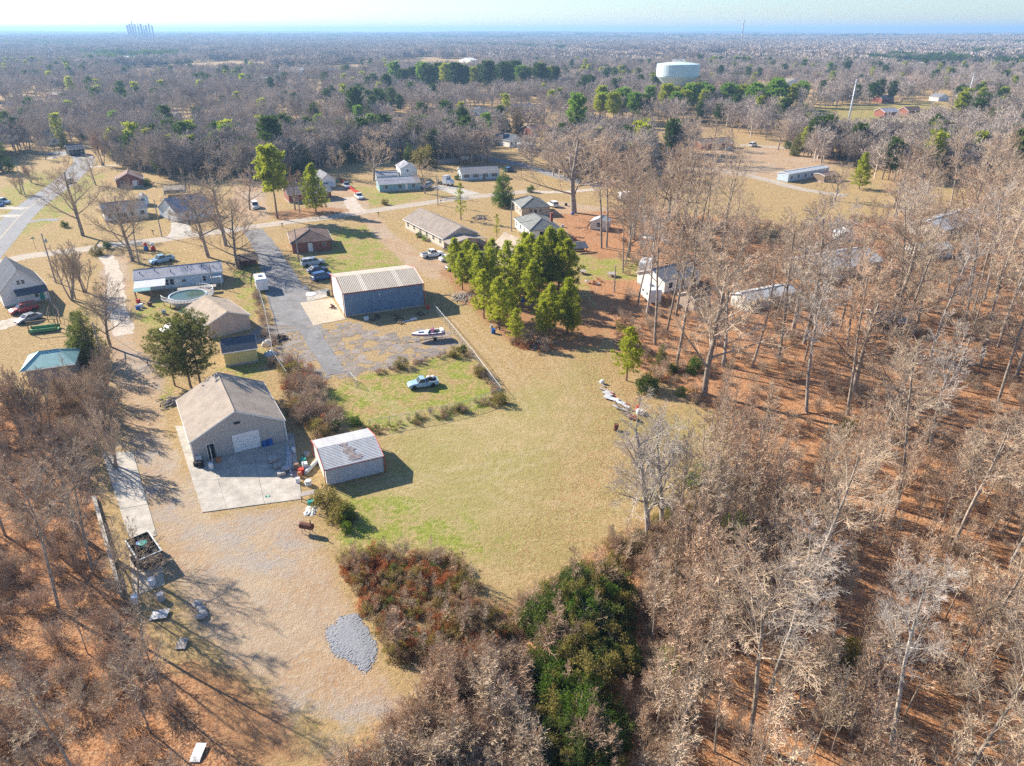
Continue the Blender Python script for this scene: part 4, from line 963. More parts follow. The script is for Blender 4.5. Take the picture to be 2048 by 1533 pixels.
house('low_white_house', 'low white house with a bright roof halfway into the far wood', (1840,500), (1910,497), 2.5, 6, 1.0, 'x', 'white', 'metal_white', ov=.2, wf=2)
house('white_tent_shed', 'small white gabled shed in the middle of the far wood', (1680,470), (1712,470), 2.0, 4.5, 1.1, 'y', 'white', 'metal_white', ov=.1, cat='shed')
house('tan_cabin', 'tan cabin at the edge of the yard behind the white campers', (1390,600), (1425,590), 2.4, 4.5, 1.1, 'x', 'tanwall', 'roof_brown', ov=.2, cat='cabin')
house('long_trailer', 'long white trailer home with a flat metal roof by the far road', (1578,349), (1660,335), 3.0, 5.0, .5, 'x', 'paleblue', 'metal_white', ov=.15, wf=6, cat='trailer home')
house('lean_shed', 'rusty lean-to shed at the end of the long white trailer', (1650,352), (1680,348), 2.4, 5, .6, 'x', 'wood', 'roof_rust', ov=.1, cat='shed')
# --- farther houses
ch = house('brick_church', 'large brick building with a broad grey roof beyond the bare wood', (1755,306), (1862,318), 3.2, 16, 4.0, 'x', 'tanwall', 'roof_lav', ov=.5, wf=6, cat='building')
house('church_wing', 'lower wing with a grey roof beside the large brick building', (1730,283), (1850,272), 4.5, 16, 4.0, 'x', 'cream', 'roof_lav', ov=.4, wf=5, cat='building')
FAR = [
 ('white_block_garage','white garage with a dark blue roof on the bare slope',(1019,282),(1046,279),3,9,2.4,'y','white','roof_slate'),
 ('white_low_shed','low white shed in front of the white garage on the slope',(1034,290),(1072,290),2.4,6,.8,'x','white','offwhite'),
 ('blue_grey_house','blue-grey house beside the garage on the bare slope',(975,281),(1016,278),2.6,9,2.2,'x','brickred','roof_grey'),
 ('white_bungalow','white bungalow behind a small green tree',(1297,300),(1362,296),2.6,10,1.8,'y','white','roof_taupe'),
 ('brown_ranch','brown ranch house with cars parked before it',(1403,289),(1470,285),2.6,9,1.8,'x','brickred','roof_taupe'),
 ('brick_roof_house','red brick house among bare trees beyond the white garage',(1066,262),(1106,258),3,12,2.2,'x','brickred','roof_rust'),
 ('far_red_house','red-roofed house in the far wood',(1100,205),(1130,205),3,9,2,'x','white','roof_rust'),
 ('far_white_house','white house with a chimney at the edge of the far wood on the hill',(85,275),(128,270),4,9,2.2,'x','white','roof_grey'),
 ('lavender_house','pale lavender roof in the thick of bare trees',(230,248),(290,246),3.2,14,2.2,'x','offwhite','roof_lav'),
 ('tree_hidden_house','grey roof almost hidden behind bare branches',(720,266),(762,262),3,12,2.4,'x','cream','roof_lav'),
 ('dark_garage','dark garage by the bend of the road',(136,300),(170,297),2.8,8,1.6,'x','dark','roof_slate'),
 ('far_lawn_house','house with a pale roof on the far green lawn',(1770,225),(1800,224),3,10,2,'x','brickred','roof_lav'),
 ('far_lawn_cottage','brown cottage beside the pale-roofed house on the far lawn',(1817,222),(1846,221),3,9,2,'x','brickred','roof_brown'),
 ('far_edge_house','red house behind the pylon pole',(2020,225),(2048,224),3,10,2,'x','brickred','roof_lav'),
 ('far_edge_cottage','white cottage behind the pylon pole',(1878,195),(1900,194),3,9,2.2,'y','white','roof_grey'),
 ('substation_hut','pale hut beside the steel power pole',(1652,248),(1690,246),3,7,1,'x','white','roof_lav'),
 ('brown_tree_house','reddish house between dark trees behind the lawn',(1765,198),(1790,197),3,10,2,'x','brickred','roof_slate'),
 ('shed_row_house','pale house behind the long hedge of cedars',(735,215),(785,212),3,12,1.6,'x','white','offwhite'),
 ('clinic','long low white building beyond the pine row',(800,186),(860,184),3.4,14,1,'x','white','offwhite'),
]
for nm, lb, a, b, ze, D, rs, rd, wl_, rf in FAR: house(nm, lb, a, b, ze, D, rs, rd, wl_, rf, wf=3, base=None)
# warehouses far off: flat roof, parapet, loading doors
def warehouse(label, a, b, h, D, roofm='metal_white', wallm='offwhite', sign=None, name='warehouse'):
    A, B = P(*a), P(*b); L = (B-A).length; r = thing(name, label, 'warehouse', (A.x,A.y,float(gz(A.x,A.y))-.5), math.atan2(B.y-A.y,B.x-A.x))
    MB().box(0,0,0,L,D,h).build('wall', M[wallm], r); MB().box(.4,.4,h+.01,L-.4,D-.4,h+.3).build('roof', M[roofm], r)
    MB().box(-.3,-.3,h-.4,L+.3,-.01,h+1).box(-.3,D+.01,h-.4,L+.3,D+.3,h+1).box(-.3,-.01,h-.4,-.01,D+.01,h+1).box(L+.01,-.01,h-.4,L+.3,D+.01,h+1).build('parapet', M['white'], r)
    n = max(3, int(L/14))
    for i in range(n): MB().box(L*(i+.3)/n,-.12,.2,L*(i+.6)/n,-.02,h*.55).build('loading_door', M['metal_grey'], r)
    if sign: MB().box(L*.42,-.9,h*.6,L*.52,-.35,h+2.4).build('sign_panel', M[sign], r)
    return r
warehouse('long white store with a red panel on its front far off on the plain', (553,158), (688,156), 8, 60, sign='plastic_red')
warehouse('low white building in front of the store with the red panel', (505,168), (590,166), 5, 22)
warehouse('long white warehouse on the far ridge by the construction soil', (1738,104), (1850,104), 11, 90)
warehouse('second white warehouse on the far ridge, next to the long one', (1918,104), (1988,103), 11, 80)
warehouse('white roofs beyond the pale field in the blue distance', (228,124), (352,122), 7, 60)
warehouse('small white building catching the sun under the horizon', (1098,73), (1110,73), 12, 60)
warehouse('white apartment row on the far wooded slope', (1550,86), (1580,85), 14, 40)
warehouse('pale sheds far out on the plain', (1180,82), (1235,82), 9, 50)
warehouse('pale roofs at the foot of the far hills', (1290,92), (1310,92), 10, 40)
# fields and bare soil patches far off
def field(name, px, mat, h=.3):
    pl = pxpoly(px); z = float(np.max(gz(pl[:,0],pl[:,1])))+h
    MB().prism([tuple(p) for p in pl], z-6, z).build(name, mat, kind='structure')
M['field_pale'] = PM('field_pale', (.52,.46,.30), .95, .15, .02); M['soil_red'] = PM('soil_red', (.50,.30,.19), .95, .15, .02)
field('field', [(68,124),(130,123),(138,119),(75,119)], M['field_pale'])
field('bare_soil', [(1485,100),(1625,103),(1625,100),(1490,96)], M['soil_red'])
field('field', [(230,128),(350,127),(345,123),(240,123)], M['field_pale'])
field('field', [(20,79),(180,84),(180,80),(30,76)], M['field_pale'], 3)
# houses scattered through the far wood, each in its own small clearing
FARCLR = []
RF = random.Random(314)
_W = [('white','white'),('cream','cream'),('brickred','brick'),('paleblue','pale blue'),('tanwall','tan')]; _Rf = [('roof_lav','pale grey'),('roof_taupe','brown'),('roof_rust','rust-brown'),('roof_slate','dark'),('offwhite','white')]
_spots = [(150,235),(60,225),(330,232),(420,240),(520,232),(600,250),(650,222),(840,228),(900,232),(960,222),(980,250),(1050,215),(1150,225),(1180,245),(1240,215),(30,205),(110,190),(260,190),(380,195),(470,205),(560,196),(640,190),(720,200),(240,160),(90,165),(420,160),(1010,150),(1120,150),(1180,130),(1540,180),(1590,165),(1740,165),(1800,160),(1880,150),(1980,160),(2010,190),(1700,190),(1460,160),(740,150),(320,140),(160,140),(1640,120),(1850,130),(1960,135),(1420,120),(930,120),(620,125)]
for i, (px, py) in enumerate(_spots):
    w_, wn = _W[i*7 % 5]; r_, rn = _Rf[(i*3+i//5) % 5]; s = 1.0+.6*(py < 170); sc_ = 14/FPX; d_ = P(px,py).y; wpx = (12+RF.uniform(-2,4))*s*FPX/(d_*.92)
    dy = RF.uniform(-1.2,1.2)
    lm = 'left of the store with the red panel' if px < 500 and py < 180 else 'above the main road' if px < 480 else 'above the carport and leaning pine' if px < 700 else 'below the far pine row' if px < 1130 and py > 185 else 'beyond the far pine row' if px < 1130 else 'near the water tower' if px < 1480 else 'behind the far green lawn' if py > 150 else 'below the white warehouses'
    house('far_house', '%s house, %s roof, in the wood %s' % (wn, rn, lm), (px-wpx/2,py+dy), (px+wpx/2,py-dy), 3.0*s, 8*s, 2.0*s, 'x' if i % 3 else 'y', w_, r_, wf=2, base=None, group='houses in the far wood %s %s %s' % (wn, rn, lm))
    c_ = P(px,py+2); FARCLR.append(np.array([[c_.x-13*s,c_.y-(26,80)[i % 2]*s],[c_.x+13*s,c_.y-(26,80)[i % 2]*s],[c_.x+13*s,c_.y+13*s],[c_.x-13*s,c_.y+13*s]]))
for i in range(55):
    y_ = RF.uniform(380, 1700); x_ = RF.uniform(-.8,.8)*y_; s_ = (.6+y_/900)*RF.uniform(.6,1.3)
    FARCLR.append(np.array([[x_+math.cos(k*.785)*34*s_*RF.uniform(.7,1.3), y_+math.sin(k*.785)*48*s_*RF.uniform(.7,1.3)] for k in range(8)]))
# tan clearings between the woods
for px, py, wx_, wy_ in ((200,215,34,5),(480,222,40,4),(880,250,40,5),(1130,240,30,5),(300,178,50,4),(680,178,36,3),(1560,200,34,4),(1850,185,50,5),(1980,215,50,6),(560,215,30,4),(80,200,40,3),(1000,230,34,4),(1440,270,40,6)):
    FARCLR.append(pxpoly([(px-wx_,py),(px-wx_*.3,py+wy_),(px+wx_,py+wy_*.4),(px+wx_*.4,py-wy_)]))

# ------------------------------------------------------------------ vehicles
def carpaint(n, c): M[n] = PM(n, c, .32, .06, 1.5, spec=.5)
for n, c in dict(car_white=(.74,.75,.76), car_silver=(.42,.46,.50), car_navy=(.03,.05,.14), car_blue=(.05,.12,.30), car_sky=(.30,.46,.60), car_red=(.38,.03,.04), car_grey=(.22,.24,.27), car_black=(.025,.027,.03), car_pale=(.50,.57,.62)).items(): carpaint(n, c)
M['lamp_red'] = PM('lamp_red', (.35,.02,.02), .3); M['lamp_clear'] = PM('lamp_clear', (.7,.7,.68), .2)
def wheel_meshes():
    t = MB().lathe([(.20,-.10),(.31,-.11),(.335,-.08),(.335,.08),(.31,.11),(.20,.10)], 16, axis='y'); r = MB().lathe([(.02,-.07),(.20,-.085),(.21,-.02),(.21,.02),(.20,.085),(.02,.07)], 10, axis='y')
    a = t.build('tyre', M['rubber']); b = r.build('rim', M['rim']); am, bm = a.data, b.data
    bpy.data.objects.remove(a); bpy.data.objects.remove(b); return am, bm
TYRE, RIM = wheel_meshes()
def wheels(root, xs, hw, r=.34):
    for x in xs:
        for y in (-hw, hw):
            w = inst('wheel', TYRE, root, (x,y,r), 0, r/.335); inst('rim', RIM, w)
SPEC = {  # length, width, hood z, belt z, roof z, cabin (x0,x1 at belt), (x0,x1 at roof), from the middle, front +
 'sedan': (4.7,1.8,.92,.95,1.45,(-1.75,1.15),(-1.0,.35)), 'suv': (4.9,1.92,1.08,1.12,1.78,(-2.38,1.2),(-2.15,.45)),
 'wagon': (5.4,2.0,1.12,1.18,1.86,(-2.62,1.35),(-2.4,.7)), 'pickup': (5.7,2.0,1.1,1.12,1.85,(-.75,1.25),(-.55,.55)), 'compact_pickup': (4.75,1.72,.98,1.0,1.58,(-.35,.95),(-.2,.45)),
 'van': (5.3,2.0,1.15,1.2,2.05,(-2.55,1.75),(-2.45,1.0)) }
def car(label, rear, front, kind, paint, group=None, load=None):
    l, w, hz, bz, rz_, (c0,c1), (r0,r1) = SPEC[kind]; a, b = P(*rear), P(*front); c = (a+b)/2; ang = math.atan2(b.y-a.y, b.x-a.x)
    root = thing({'pickup':'pickup_truck','compact_pickup':'pickup_truck','van':'van','suv':'parked_car','wagon':'parked_car','sedan':'parked_car'}[kind], label, 'pickup' if 'pickup' in kind else 'van' if kind == 'van' else 'car', (c.x,c.y,0), ang, group)
    p = M[paint]; h = l/2; hw = w/2; mb = MB(); loops = []
    tz = bz if 'pickup' not in kind else bz
    for x, zb, zt, k in ((-h,.42,tz-.12,.86),(-h+.10,.30,tz-.02,.96),(-h+.6,.26,tz,1),(c0+.2,.24,bz,1),(c1-.1,.24,bz,1),(c1+.25,.25,hz-.02,1),(h-.5,.27,hz-.1,.98),(h-.08,.32,hz-.26,.92),(h,.45,hz-.36,.82)):
        y = hw*k; zt2 = zt
        loops.append([(x,-y*.9,zb),(x,-y,zb+.12),(x,-y,(zb+zt2)/2+.05),(x,-y*.93,zt2-.02),(x,-y*.8,zt2),(x,y*.8,zt2),(x,y*.93,zt2-.02),(x,y,(zb+zt2)/2+.05),(x,y,zb+.12),(x,y*.9,zb)])
    if 'pickup' in kind:       # sunk bed behind the cab: keep the tail low and add the bed walls
        loops = [[(x,y,min(z,.72) if x < c0 else z) for x, y, z in lp] if lp[0][0] < c0 else lp for lp in loops]
        x_ = c0-.02; lp = [(x_,y,min(z,.72)) for _, y, z in loops[3]]; loops.insert(3, lp)
        loops[4] = [(c0,y,z) for _, y, z in loops[4]]
    mb.loft(loops)
    hw2 = hw*.80; b_ = [(c0,-hw*.93,bz-.02),(c1,-hw*.93,bz-.02),(c1,hw*.93,bz-.02),(c0,hw*.93,bz-.02)]; t_ = [(r0,-hw2,rz_),(r1,-hw2,rz_),(r1,hw2,rz_),(r0,hw2,rz_)]
    mb.add(b_+t_, [(4,5,6,7),(0,1,5,4),(1,2,6,5),(2,3,7,6),(3,0,4,7)]); body = mb.build('body', p, root)
    def lerp(a_, b2, t): return Vector(a_)*(1-t)+Vector(b2)*t
    def glass(nm, q, off):
        q = [Vector(v) for v in q]; n = (q[1]-q[0]).cross(q[3]-q[0]).normalized(); m_ = sum(q,Vector())/4
        if n.dot(m_-Vector((0,0,bz))) < 0: n = -n
        q = [m_+(v-m_)*.88+n*off for v in q]; MB().add([tuple(v) for v in q]+[tuple(v-n*.03) for v in q], [(0,1,2,3),(0,1,5,4),(1,2,6,5),(2,3,7,6),(3,0,4,7)]).build(nm, M['glass'], root)
    glass('windshield', [b_[1],b_[2],t_[2],t_[1]], .012); glass('rear_window', [b_[3],b_[0],t_[0],t_[3]], .012)
    nw = 1 if kind == 'compact_pickup' else 2 if kind in ('sedan','pickup') else 3
    for s, (i0, i1) in ((-1,(0,1)),(1,(3,2))):
        for k in range(nw):
            u0, u1 = k/nw, (k+1)/nw
            glass('side_window', [lerp(b_[i0],b_[i1],u0),lerp(b_[i0],b_[i1],u1),lerp(t_[i0],t_[i1],u1),lerp(t_[i0],t_[i1],u0)], .012)
    if 'pickup' in kind:
        bw = MB().box(-h+.02,-hw*.96,.66,c0-.06,-hw*.96+.09,bz).box(-h+.02,hw*.96-.09,.66,c0-.06,hw*.96,bz).box(-h+.02,-hw*.96+.09,.66,-h+.10,hw*.96-.09,bz).box(c0-.14,-hw*.96+.09,.66,c0-.06,hw*.96-.09,bz); bw.build('bed_wall', p, root)
        MB().box(-h+.10,-hw*.96+.09,.70,c0-.14,hw*.96-.09,.735).build('bed_floor', M['dark'], root)
    wx = (-l*.30, l*.31); wheels(root, wx, hw-.10, .37 if kind != 'sedan' else .33)
    for y in (-hw*.72, hw*.72):
        MB().box(h-.14,y-.17,hz-.46,h-.015,y+.17,hz-.32).build('headlight', M['lamp_clear'], root); MB().box(-h-.012,y-.14,.70,-h+.08,y+.14,.9).build('taillight', M['lamp_red'], root)
    MB().box(h-.06,-hw*.8,.34,h+.07,hw*.8,.5).box(-h-.07,-hw*.84,.36,-h+.04,hw*.84,.5).build('bumper', M['rim'] if 'pickup' in kind else p, root)
    return root
car('pale blue old pickup with a loaded bed parked on the fenced grass', (874,769), (818,777), 'compact_pickup', 'car_sky')
car('silver full-size wagon parked beside the asphalt drive', (602,534), (650,527), 'wagon', 'car_silver')
car('dark navy sedan between the silver wagon and the bright blue car', (615,548), (655,541), 'sedan', 'car_navy')
car('bright blue SUV closest to the blue barn', (625,563), (666,554), 'suv', 'car_blue')
car('white pickup in front of the long cream house', (841,517), (888,510), 'pickup', 'car_white')
car('white sedan beside the white pickup at the porch', (879,524), (916,518), 'sedan', 'car_white')
car('dark blue car half hidden by the pine grove', (893,542), (928,536), 'sedan', 'car_navy')
car('red SUV parked before the white gabled house', (75,618), (23,630), 'suv', 'car_red')
car('grey sedan parked next to the red SUV', (86,634), (31,651), 'sedan', 'car_grey')
car('white SUV standing beside the concrete drive', (338,435), (330,416), 'suv', 'car_white')
car('white work truck by the dirt drive near the red fence', (710,391), (727,404), 'pickup', 'car_white')
car('silver pickup in the dirt drive along the red fence', (686,367), (702,384), 'pickup', 'car_silver')
car('white van parked under the leaning pine', (505,406), (517,427), 'van', 'car_white')
car('white compact car under the dark cedar beside the dirt lane', (365,655), (330,666), 'sedan', 'car_white')
car('light blue pickup parked behind the long mobile home', (352,519), (296,531), 'pickup', 'car_sky')
car('dark car driving on the main road', (150,359), (132,374), 'sedan', 'car_black')
car('dark pickup at the bend of the main road', (158,309), (174,316), 'pickup', 'car_black')
car('blue car nearest the road in the concrete driveway', (-18,411), (10,414), 'sedan', 'car_blue')
car('grey-blue car farther up the concrete driveway', (-10,406), (24,409), 'suv', 'car_pale')
car('black pickup by the brown ranch house', (1416,301), (1441,298), 'pickup', 'car_black')
car('pale blue sedan between the black pickup and the white van', (1447,303), (1468,300), 'sedan', 'car_sky')
car('white van at the far end of the yard of the brown ranch house', (1494,296), (1517,291), 'van', 'car_white')
car('white old car on the bare ground behind the beige cottage', (1112,416), (1100,410), 'suv', 'car_white')
car('blue car under the big bare trees beyond the cottages', (1285,475), (1300,482), 'sedan', 'car_pale')
car('white car with a red load behind the bare trunks', (1322,478), (1337,490), 'pickup', 'car_white')
car('grey car in the drive of the turquoise house', (860,373), (845,378), 'suv', 'car_silver')
car('blue car beside the long white ranch house', (1010,346), (1026,341), 'suv', 'car_blue')
car('dark car at the edge of the bare slope', (1118,268), (1130,272), 'sedan', 'car_grey')
car('white sedan parked by the white garage on the slope', (1098,270), (1110,274), 'sedan', 'car_white')
car('silver car before the rusty-roofed brick house', (250,371), (272,368), 'sedan', 'car_silver')
# what lies in the blue pickup's bed
bp_ = P(858,766)
for i, (dx, dy, m_) in enumerate(((-.1,.1,'plastic_white'),(.55,.25,'plastic_white'))):
    tag(MB().lathe([(.05,0),(.26,.0),(.3,.18),(.27,.34),(.1,.36)], 10, (0,0,0)).build('bucket', M[m_], loc=(bp_.x+dx,bp_.y+dy,.75)), 'white tub in the bed of the pale blue pickup', 'tub', 'tubs in the blue pickup')
tag(MB().lathe([(.18,-.09),(.30,-.1),(.33,0),(.30,.1),(.18,.09)], 14).build('spare_tyre', M['rubber'], loc=(bp_.x+.25,bp_.y-.2,1.0)), 'black tyre lying on the load of the pale blue pickup', 'tyre')
# --- motor boat on its trailer
a, b = P(893,676), P(826,683); bang = math.atan2(b.y-a.y,b.x-a.x); bc = (a+b)/2
tr_ = thing('boat_trailer', 'single-axle boat trailer under the purple and white motor boat', 'trailer', (bc.x,bc.y,0), bang)
MB().tube([(-2.3,-.8,.5),(1.2,-.8,.5),(3.4,0,.45)], .05, 5).tube([(-2.3,.8,.5),(1.2,.8,.5),(3.4,0,.45)], .05, 5).tube([(3.3,0,.45),(4.4,0,.42)], .06, 5).tube([(-.8,-.95,.36),(-.8,.95,.36)], .05, 5).tube([(-2.2,-.8,.5),(-2.2,.8,.5)], .05, 5).build('frame', M['steel'], tr_)
wheels(tr_, (-.8,), 1.0, .32); MB().box(-1.2,-1.12,.66,-.4,-.88,.72).box(-1.2,.88,.66,-.4,1.12,.72).build('fender', M['steel'], tr_)
MB().tube([(4.2,0,.02),(4.2,0,.5)], .04, 5).build('jack', M['steel'], tr_)
bt = thing('motor_boat', 'white and purple open motor boat standing on a trailer in the yard', 'boat', (bc.x,bc.y,.58), bang)
M['boat_purple'] = PM('boat_purple', (.23,.06,.16), .35, .1, 1); hull, band, ins = [], [], []
for x, w, k in ((-2.7,1.02,.0),(-1.5,1.08,.0),(0,1.08,.02),(1.3,.95,.08),(2.2,.66,.2),(2.9,.28,.38),(3.2,.04,.5)):
    hull.append([(x,-w,.95),(x,-w*.96,.62),(x,-w*.8,.32+k),(x,0,.05+k),(x,w*.8,.32+k),(x,w*.96,.62),(x,w,.95),(x,w*.9,.97),(x,-w*.9,.97)])
    band.append([(x,-w*1.012-.004,.9),(x,-w*.985-.004,.63),(x,w*.985+.004,.63),(x,w*1.012+.004,.9)])
MB().loft(hull).build('hull', M['white'], bt)
mb = MB()
for i in range(len(band)-1): mb.add(band[i]+band[i+1], [(0,1,5,4),(2,3,7,6)])
mb.build('stripe', M['boat_purple'], bt)
MB().box(-1.9,-.75,.975,.5,.75,.99).build('cockpit', M['dark'], bt); MB().box(.95,-.4,.975,2.0,.4,.99).build('bow_seat', M['car_navy'], bt)
for x, y in ((-.5,-.4),(-.5,.4)): MB().box(x-.25,y-.25,1.0,x+.25,y+.25,1.2).box(x-.3,y-.25,1.2,x-.2,y+.25,1.55).build('seat', M['boat_purple'], bt)
MB().box(-2.5,-.8,.975,-1.95,.8,1.25).build('engine_cover', M['offwhite'], bt)
MB().add([(.5,-.85,.98),(.5,.85,.98),(.15,.7,1.45),(.15,-.7,1.45),(1.0,0,.98),(.55,0,1.45)], [(0,4,5,3),(4,1,2,5)]).build('windscreen', M['car_pale'], bt)
# --- campers and trailers
def camper(label, px, py, ang, l=5.2, w=2.3, h=2.6, mat='car_white', group=None, name='camper_trailer', bubble=True):
    r = thing(name, label, 'camper', P(px,py), ang, group); b = .45; mb = MB(); lo = []
    for y in (-w/2, -w/2+.05, w/2-.05, w/2):
        e = .06 if abs(y) == w/2 else 0
        lo.append([(-l/2+e,y,b+e),(l/2-.35-e,y,b+e),(l/2-e,y,b+.7),(l/2-e,y,b+h-1.0),(l/2-.3-e,y,b+h-.15-e),(-l/2+.2+e,y,b+h-.1-e),(-l/2+e,y,b+h-.4)])
    mb.loft(lo).build('body', M[mat], r)
    wheels(r, (-.4,), w/2-.1, .34); MB().tube([(l/2-.4,-.5,.45),(l/2+1.1,0,.45),(l/2-.4,.5,.45)], .05, 5).build('tow_bar', M['steel'], r)
    for x in (-l*.28, l*.12):
        for y, n in ((-w/2,-1),(w/2,1)): window_on(r, (x if n < 0 else x+.9, y, b+1.1), (1 if n < 0 else -1,0,0), (0,n,0), .9, .6, bars=False)
    door_on(r, (l*.30, -w/2, b+.1), (1,0,0), (0,-1,0), .65, 1.7, 'plastic_white')
    MB().box(-.4,-.4,b+h-.11,.4,.4,b+h+.12).build('roof_hatch', M['car_grey'], r); MB().box(-l/2+.05,-w/2-.012,b+.55,l/2-.05,-w/2-.002,b+.75).build('stripe', M['car_pale'], r)
    return r
camper('white box camper parked alone on the asphalt beside the brush fence', 524, 578, R(113), 5.0, 2.3, 2.5)
camper('white camper at the edge of the lawn behind a tall trunk', 1300, 600, R(100), 6.0, 2.4, 2.7)
camper('cream camper behind the white one among the trunks', 1330, 572, R(20), 7.0, 2.4, 2.7, 'offwhite')
camper('white camper farther back in the wood near the tan cabin', 1290, 545, R(70), 5, 2.3, 2.6)
camper('long white travel trailer under bare trees behind the cottages', 1260, 402, R(20), 8, 2.4, 2.7)
# --- white semi tractor by the road
st_ = thing('semi_truck', 'white semi truck cab parked between turquoise and white houses', 'truck', P(893,371), R(-40))
MB().box(-3.6,-.5,.7,2.6,.5,.95).build('chassis', M['dark'], st_); wheels(st_, (-3.0,-1.8,2.0), 1.0, .5)
MB().loft([[(x,-w_,.8),(x,-w_,zt),(x,w_,zt),(x,w_,.8)] for x, w_, zt in ((-.9,1.2,3.4),(1.0,1.2,3.6),(1.25,1.15,2.3),(2.9,1.05,1.9),(3.1,.95,1.6))]).build('cab', M['car_white'], st_)
MB().add([(1.02,-1.0,3.2),(1.02,1.0,3.2),(1.28,1.0,2.4),(1.28,-1.0,2.4)], [(0,1,2,3)]).build('windshield', M['glass'], st_)
# --- debris trailer in the near corner
a, b = P(262,1097), P(330,1150); ut = thing('dump_trailer', 'black high-sided trailer full of brush and a green bin by the concrete strip', 'trailer', (P(294,1118).x,P(294,1118).y,0), R(-48))
MB().box(-2.1,-1.1,.55,2.1,1.1,.65).build('floor', M['dark'], ut)
for q in ((-2.1,-1.16,2.1,-1.1),(-2.1,1.1,2.1,1.16),(2.1,-1.1,2.16,1.1),(-2.16,-1.1,-2.1,1.1)): MB().box(q[0],q[1],.5,q[2],q[3],1.75).build('side_panel', M['car_black'], ut)
MB().box(-2.2,-1.2,1.75,2.2,-1.08,1.83).box(-2.2,1.08,1.75,2.2,1.2,1.83).box(2.08,-1.08,1.75,2.2,1.08,1.83).build('top_rail', M['steel'], ut)
wheels(ut, (-.5,.4), 1.25, .36); MB().tube([(2.1,-.6,.5),(3.4,0,.5),(2.1,.6,.5)], .06, 5).build('tow_bar', M['dark'], ut)
u0 = P(294,1118)
tag(MB().lathe([(.3,0),(.42,.6),(.45,.62),(.3,.64)], 12).build('plastic_bin', M['plastic_green'], loc=(u0.x-.3,u0.y+.5,1.1)), 'green plastic bin lying in the black trailer', 'bin')
tag(MB().lathe([(.3,0),(.38,.5),(.4,.52),(.28,.54)], 12).build('plastic_bin', M['plastic_blue'], loc=(u0.x-.9,u0.y+.9,.9)), 'blue plastic bin beside the green one in the black trailer', 'bin')

# ------------------------------------------------------------------ towers, poles and wires
wx, wy = 114.6, 535.0
wt = thing('water_tower', 'pale blue-white water tower with a broad drum tank above the pines', 'water tower', (wx,wy,0))
MB().lathe([(5.2,0),(4.6,1.5),(4.6,10.5),(5.2,11.5)], 32).build('shaft', M['metal_tank'], wt, True)
MB().lathe([(5.1,11.51),(10.0,17.2),(13.9,20.8),(14.4,21.5)], 48).build('cone', M['metal_tank'], wt, True)
MB().lathe([(14.4,21.51),(14.6,21.8),(14.6,28.6),(14.3,29.0),(7,30.0),(.5,30.5)], 48).build('tank', M['metal_tank'], wt)
mb = MB()
for k in range(16):
    a = k*math.pi/8; mb.tube([(4.2*math.cos(a),4.2*math.sin(a),30.0),(4.2*math.cos(a),4.2*math.sin(a),31.6)], .06, 4)
for z in (30.9,31.6): mb.tube([(4.2*math.cos(k*math.pi/12),4.2*math.sin(k*math.pi/12),z) for k in range(25)], .06, 4, False)
mb.build('roof_railing', M['white'], wt)
def wire(label, pts, r=.02, sag=.6, group=None):
    mb = MB()
    for a, b in pts:
        a, b = Vector(a), Vector(b); mb.tube([a*(1-t)+b*t-Vector((0,0,sag*4*t*(1-t))) for t in [i/10 for i in range(11)]], r, 4)
    return tag(mb.build('power_line', M['dark'], None), label, 'power line', group)
def steel_pole(label, px, py, h, r=.6):
    p = P(px,py); o = thing('transmission_pole', label, 'power pole', p); MB().tube([(0,0,0),(0,0,h*.5),(0,0,h)], [r,r*.7,r*.4], 12).build('shaft', M['steel'], o, True)
    for i, z in enumerate((h-2.0,h-5,h-8)):
        s = 1 if i % 2 else -1; MB().tube([(0,0,z),(s*2.0,.4*s,z+.5)], [.16,.09], 6).build('arm', M['steel'], o); MB().lathe([(.06,-.8),(.16,-.5),(.08,-.2),(.06,0)], 8, (s*2,.4*s,z+.5)).build('insulator', M['plastic_white'], o)
    return p
sp1 = steel_pole('tall steel power pole on the far lawn, the nearer of two', 1690, 277, 28); sp2 = steel_pole('tall steel power pole farther off at the lawn edge', 1932, 210, 22, .55); sp3 = steel_pole('short steel pole at the end of the power lines', 1614, 222, 9, .3)
for i, z in enumerate((26.5,23.5,20.5)): wire('power cable running down from the nearer steel pole', [((sp1.x-2,sp1.y,z),(sp3.x,sp3.y,8.5-i))], .05, 2, 'cables of the nearer steel pole')
def wood_pole(label, px, py, h=9.5, arm=True, tr=False, mat='wood_grey', ang=R(28)):
    p = P(px,py); o = thing('utility_pole', label, 'utility pole', p, ang); MB().tube([(0,0,0),(0,0,h)], [.17,.11], 8).build('shaft', M[mat], o)
    if arm:
        MB().box(-.06,-1.1,h-.7,.06,1.1,h-.58).build('crossarm', M['wood'], o)
        for y in (-1,0,1): MB().lathe([(.03,0),(.06,.08),(.03,.2)], 6, (0,y,h-.575 if y else h)).build('insulator', M['plastic_white'], o)
    if tr: MB().lathe([(.05,-.02),(.24,0),(.26,.7),(.1,.82)], 10, (.42,0,h-2)).build('transformer', M['metal_grey'], o)
    return p+Vector((0,0,h-.5))
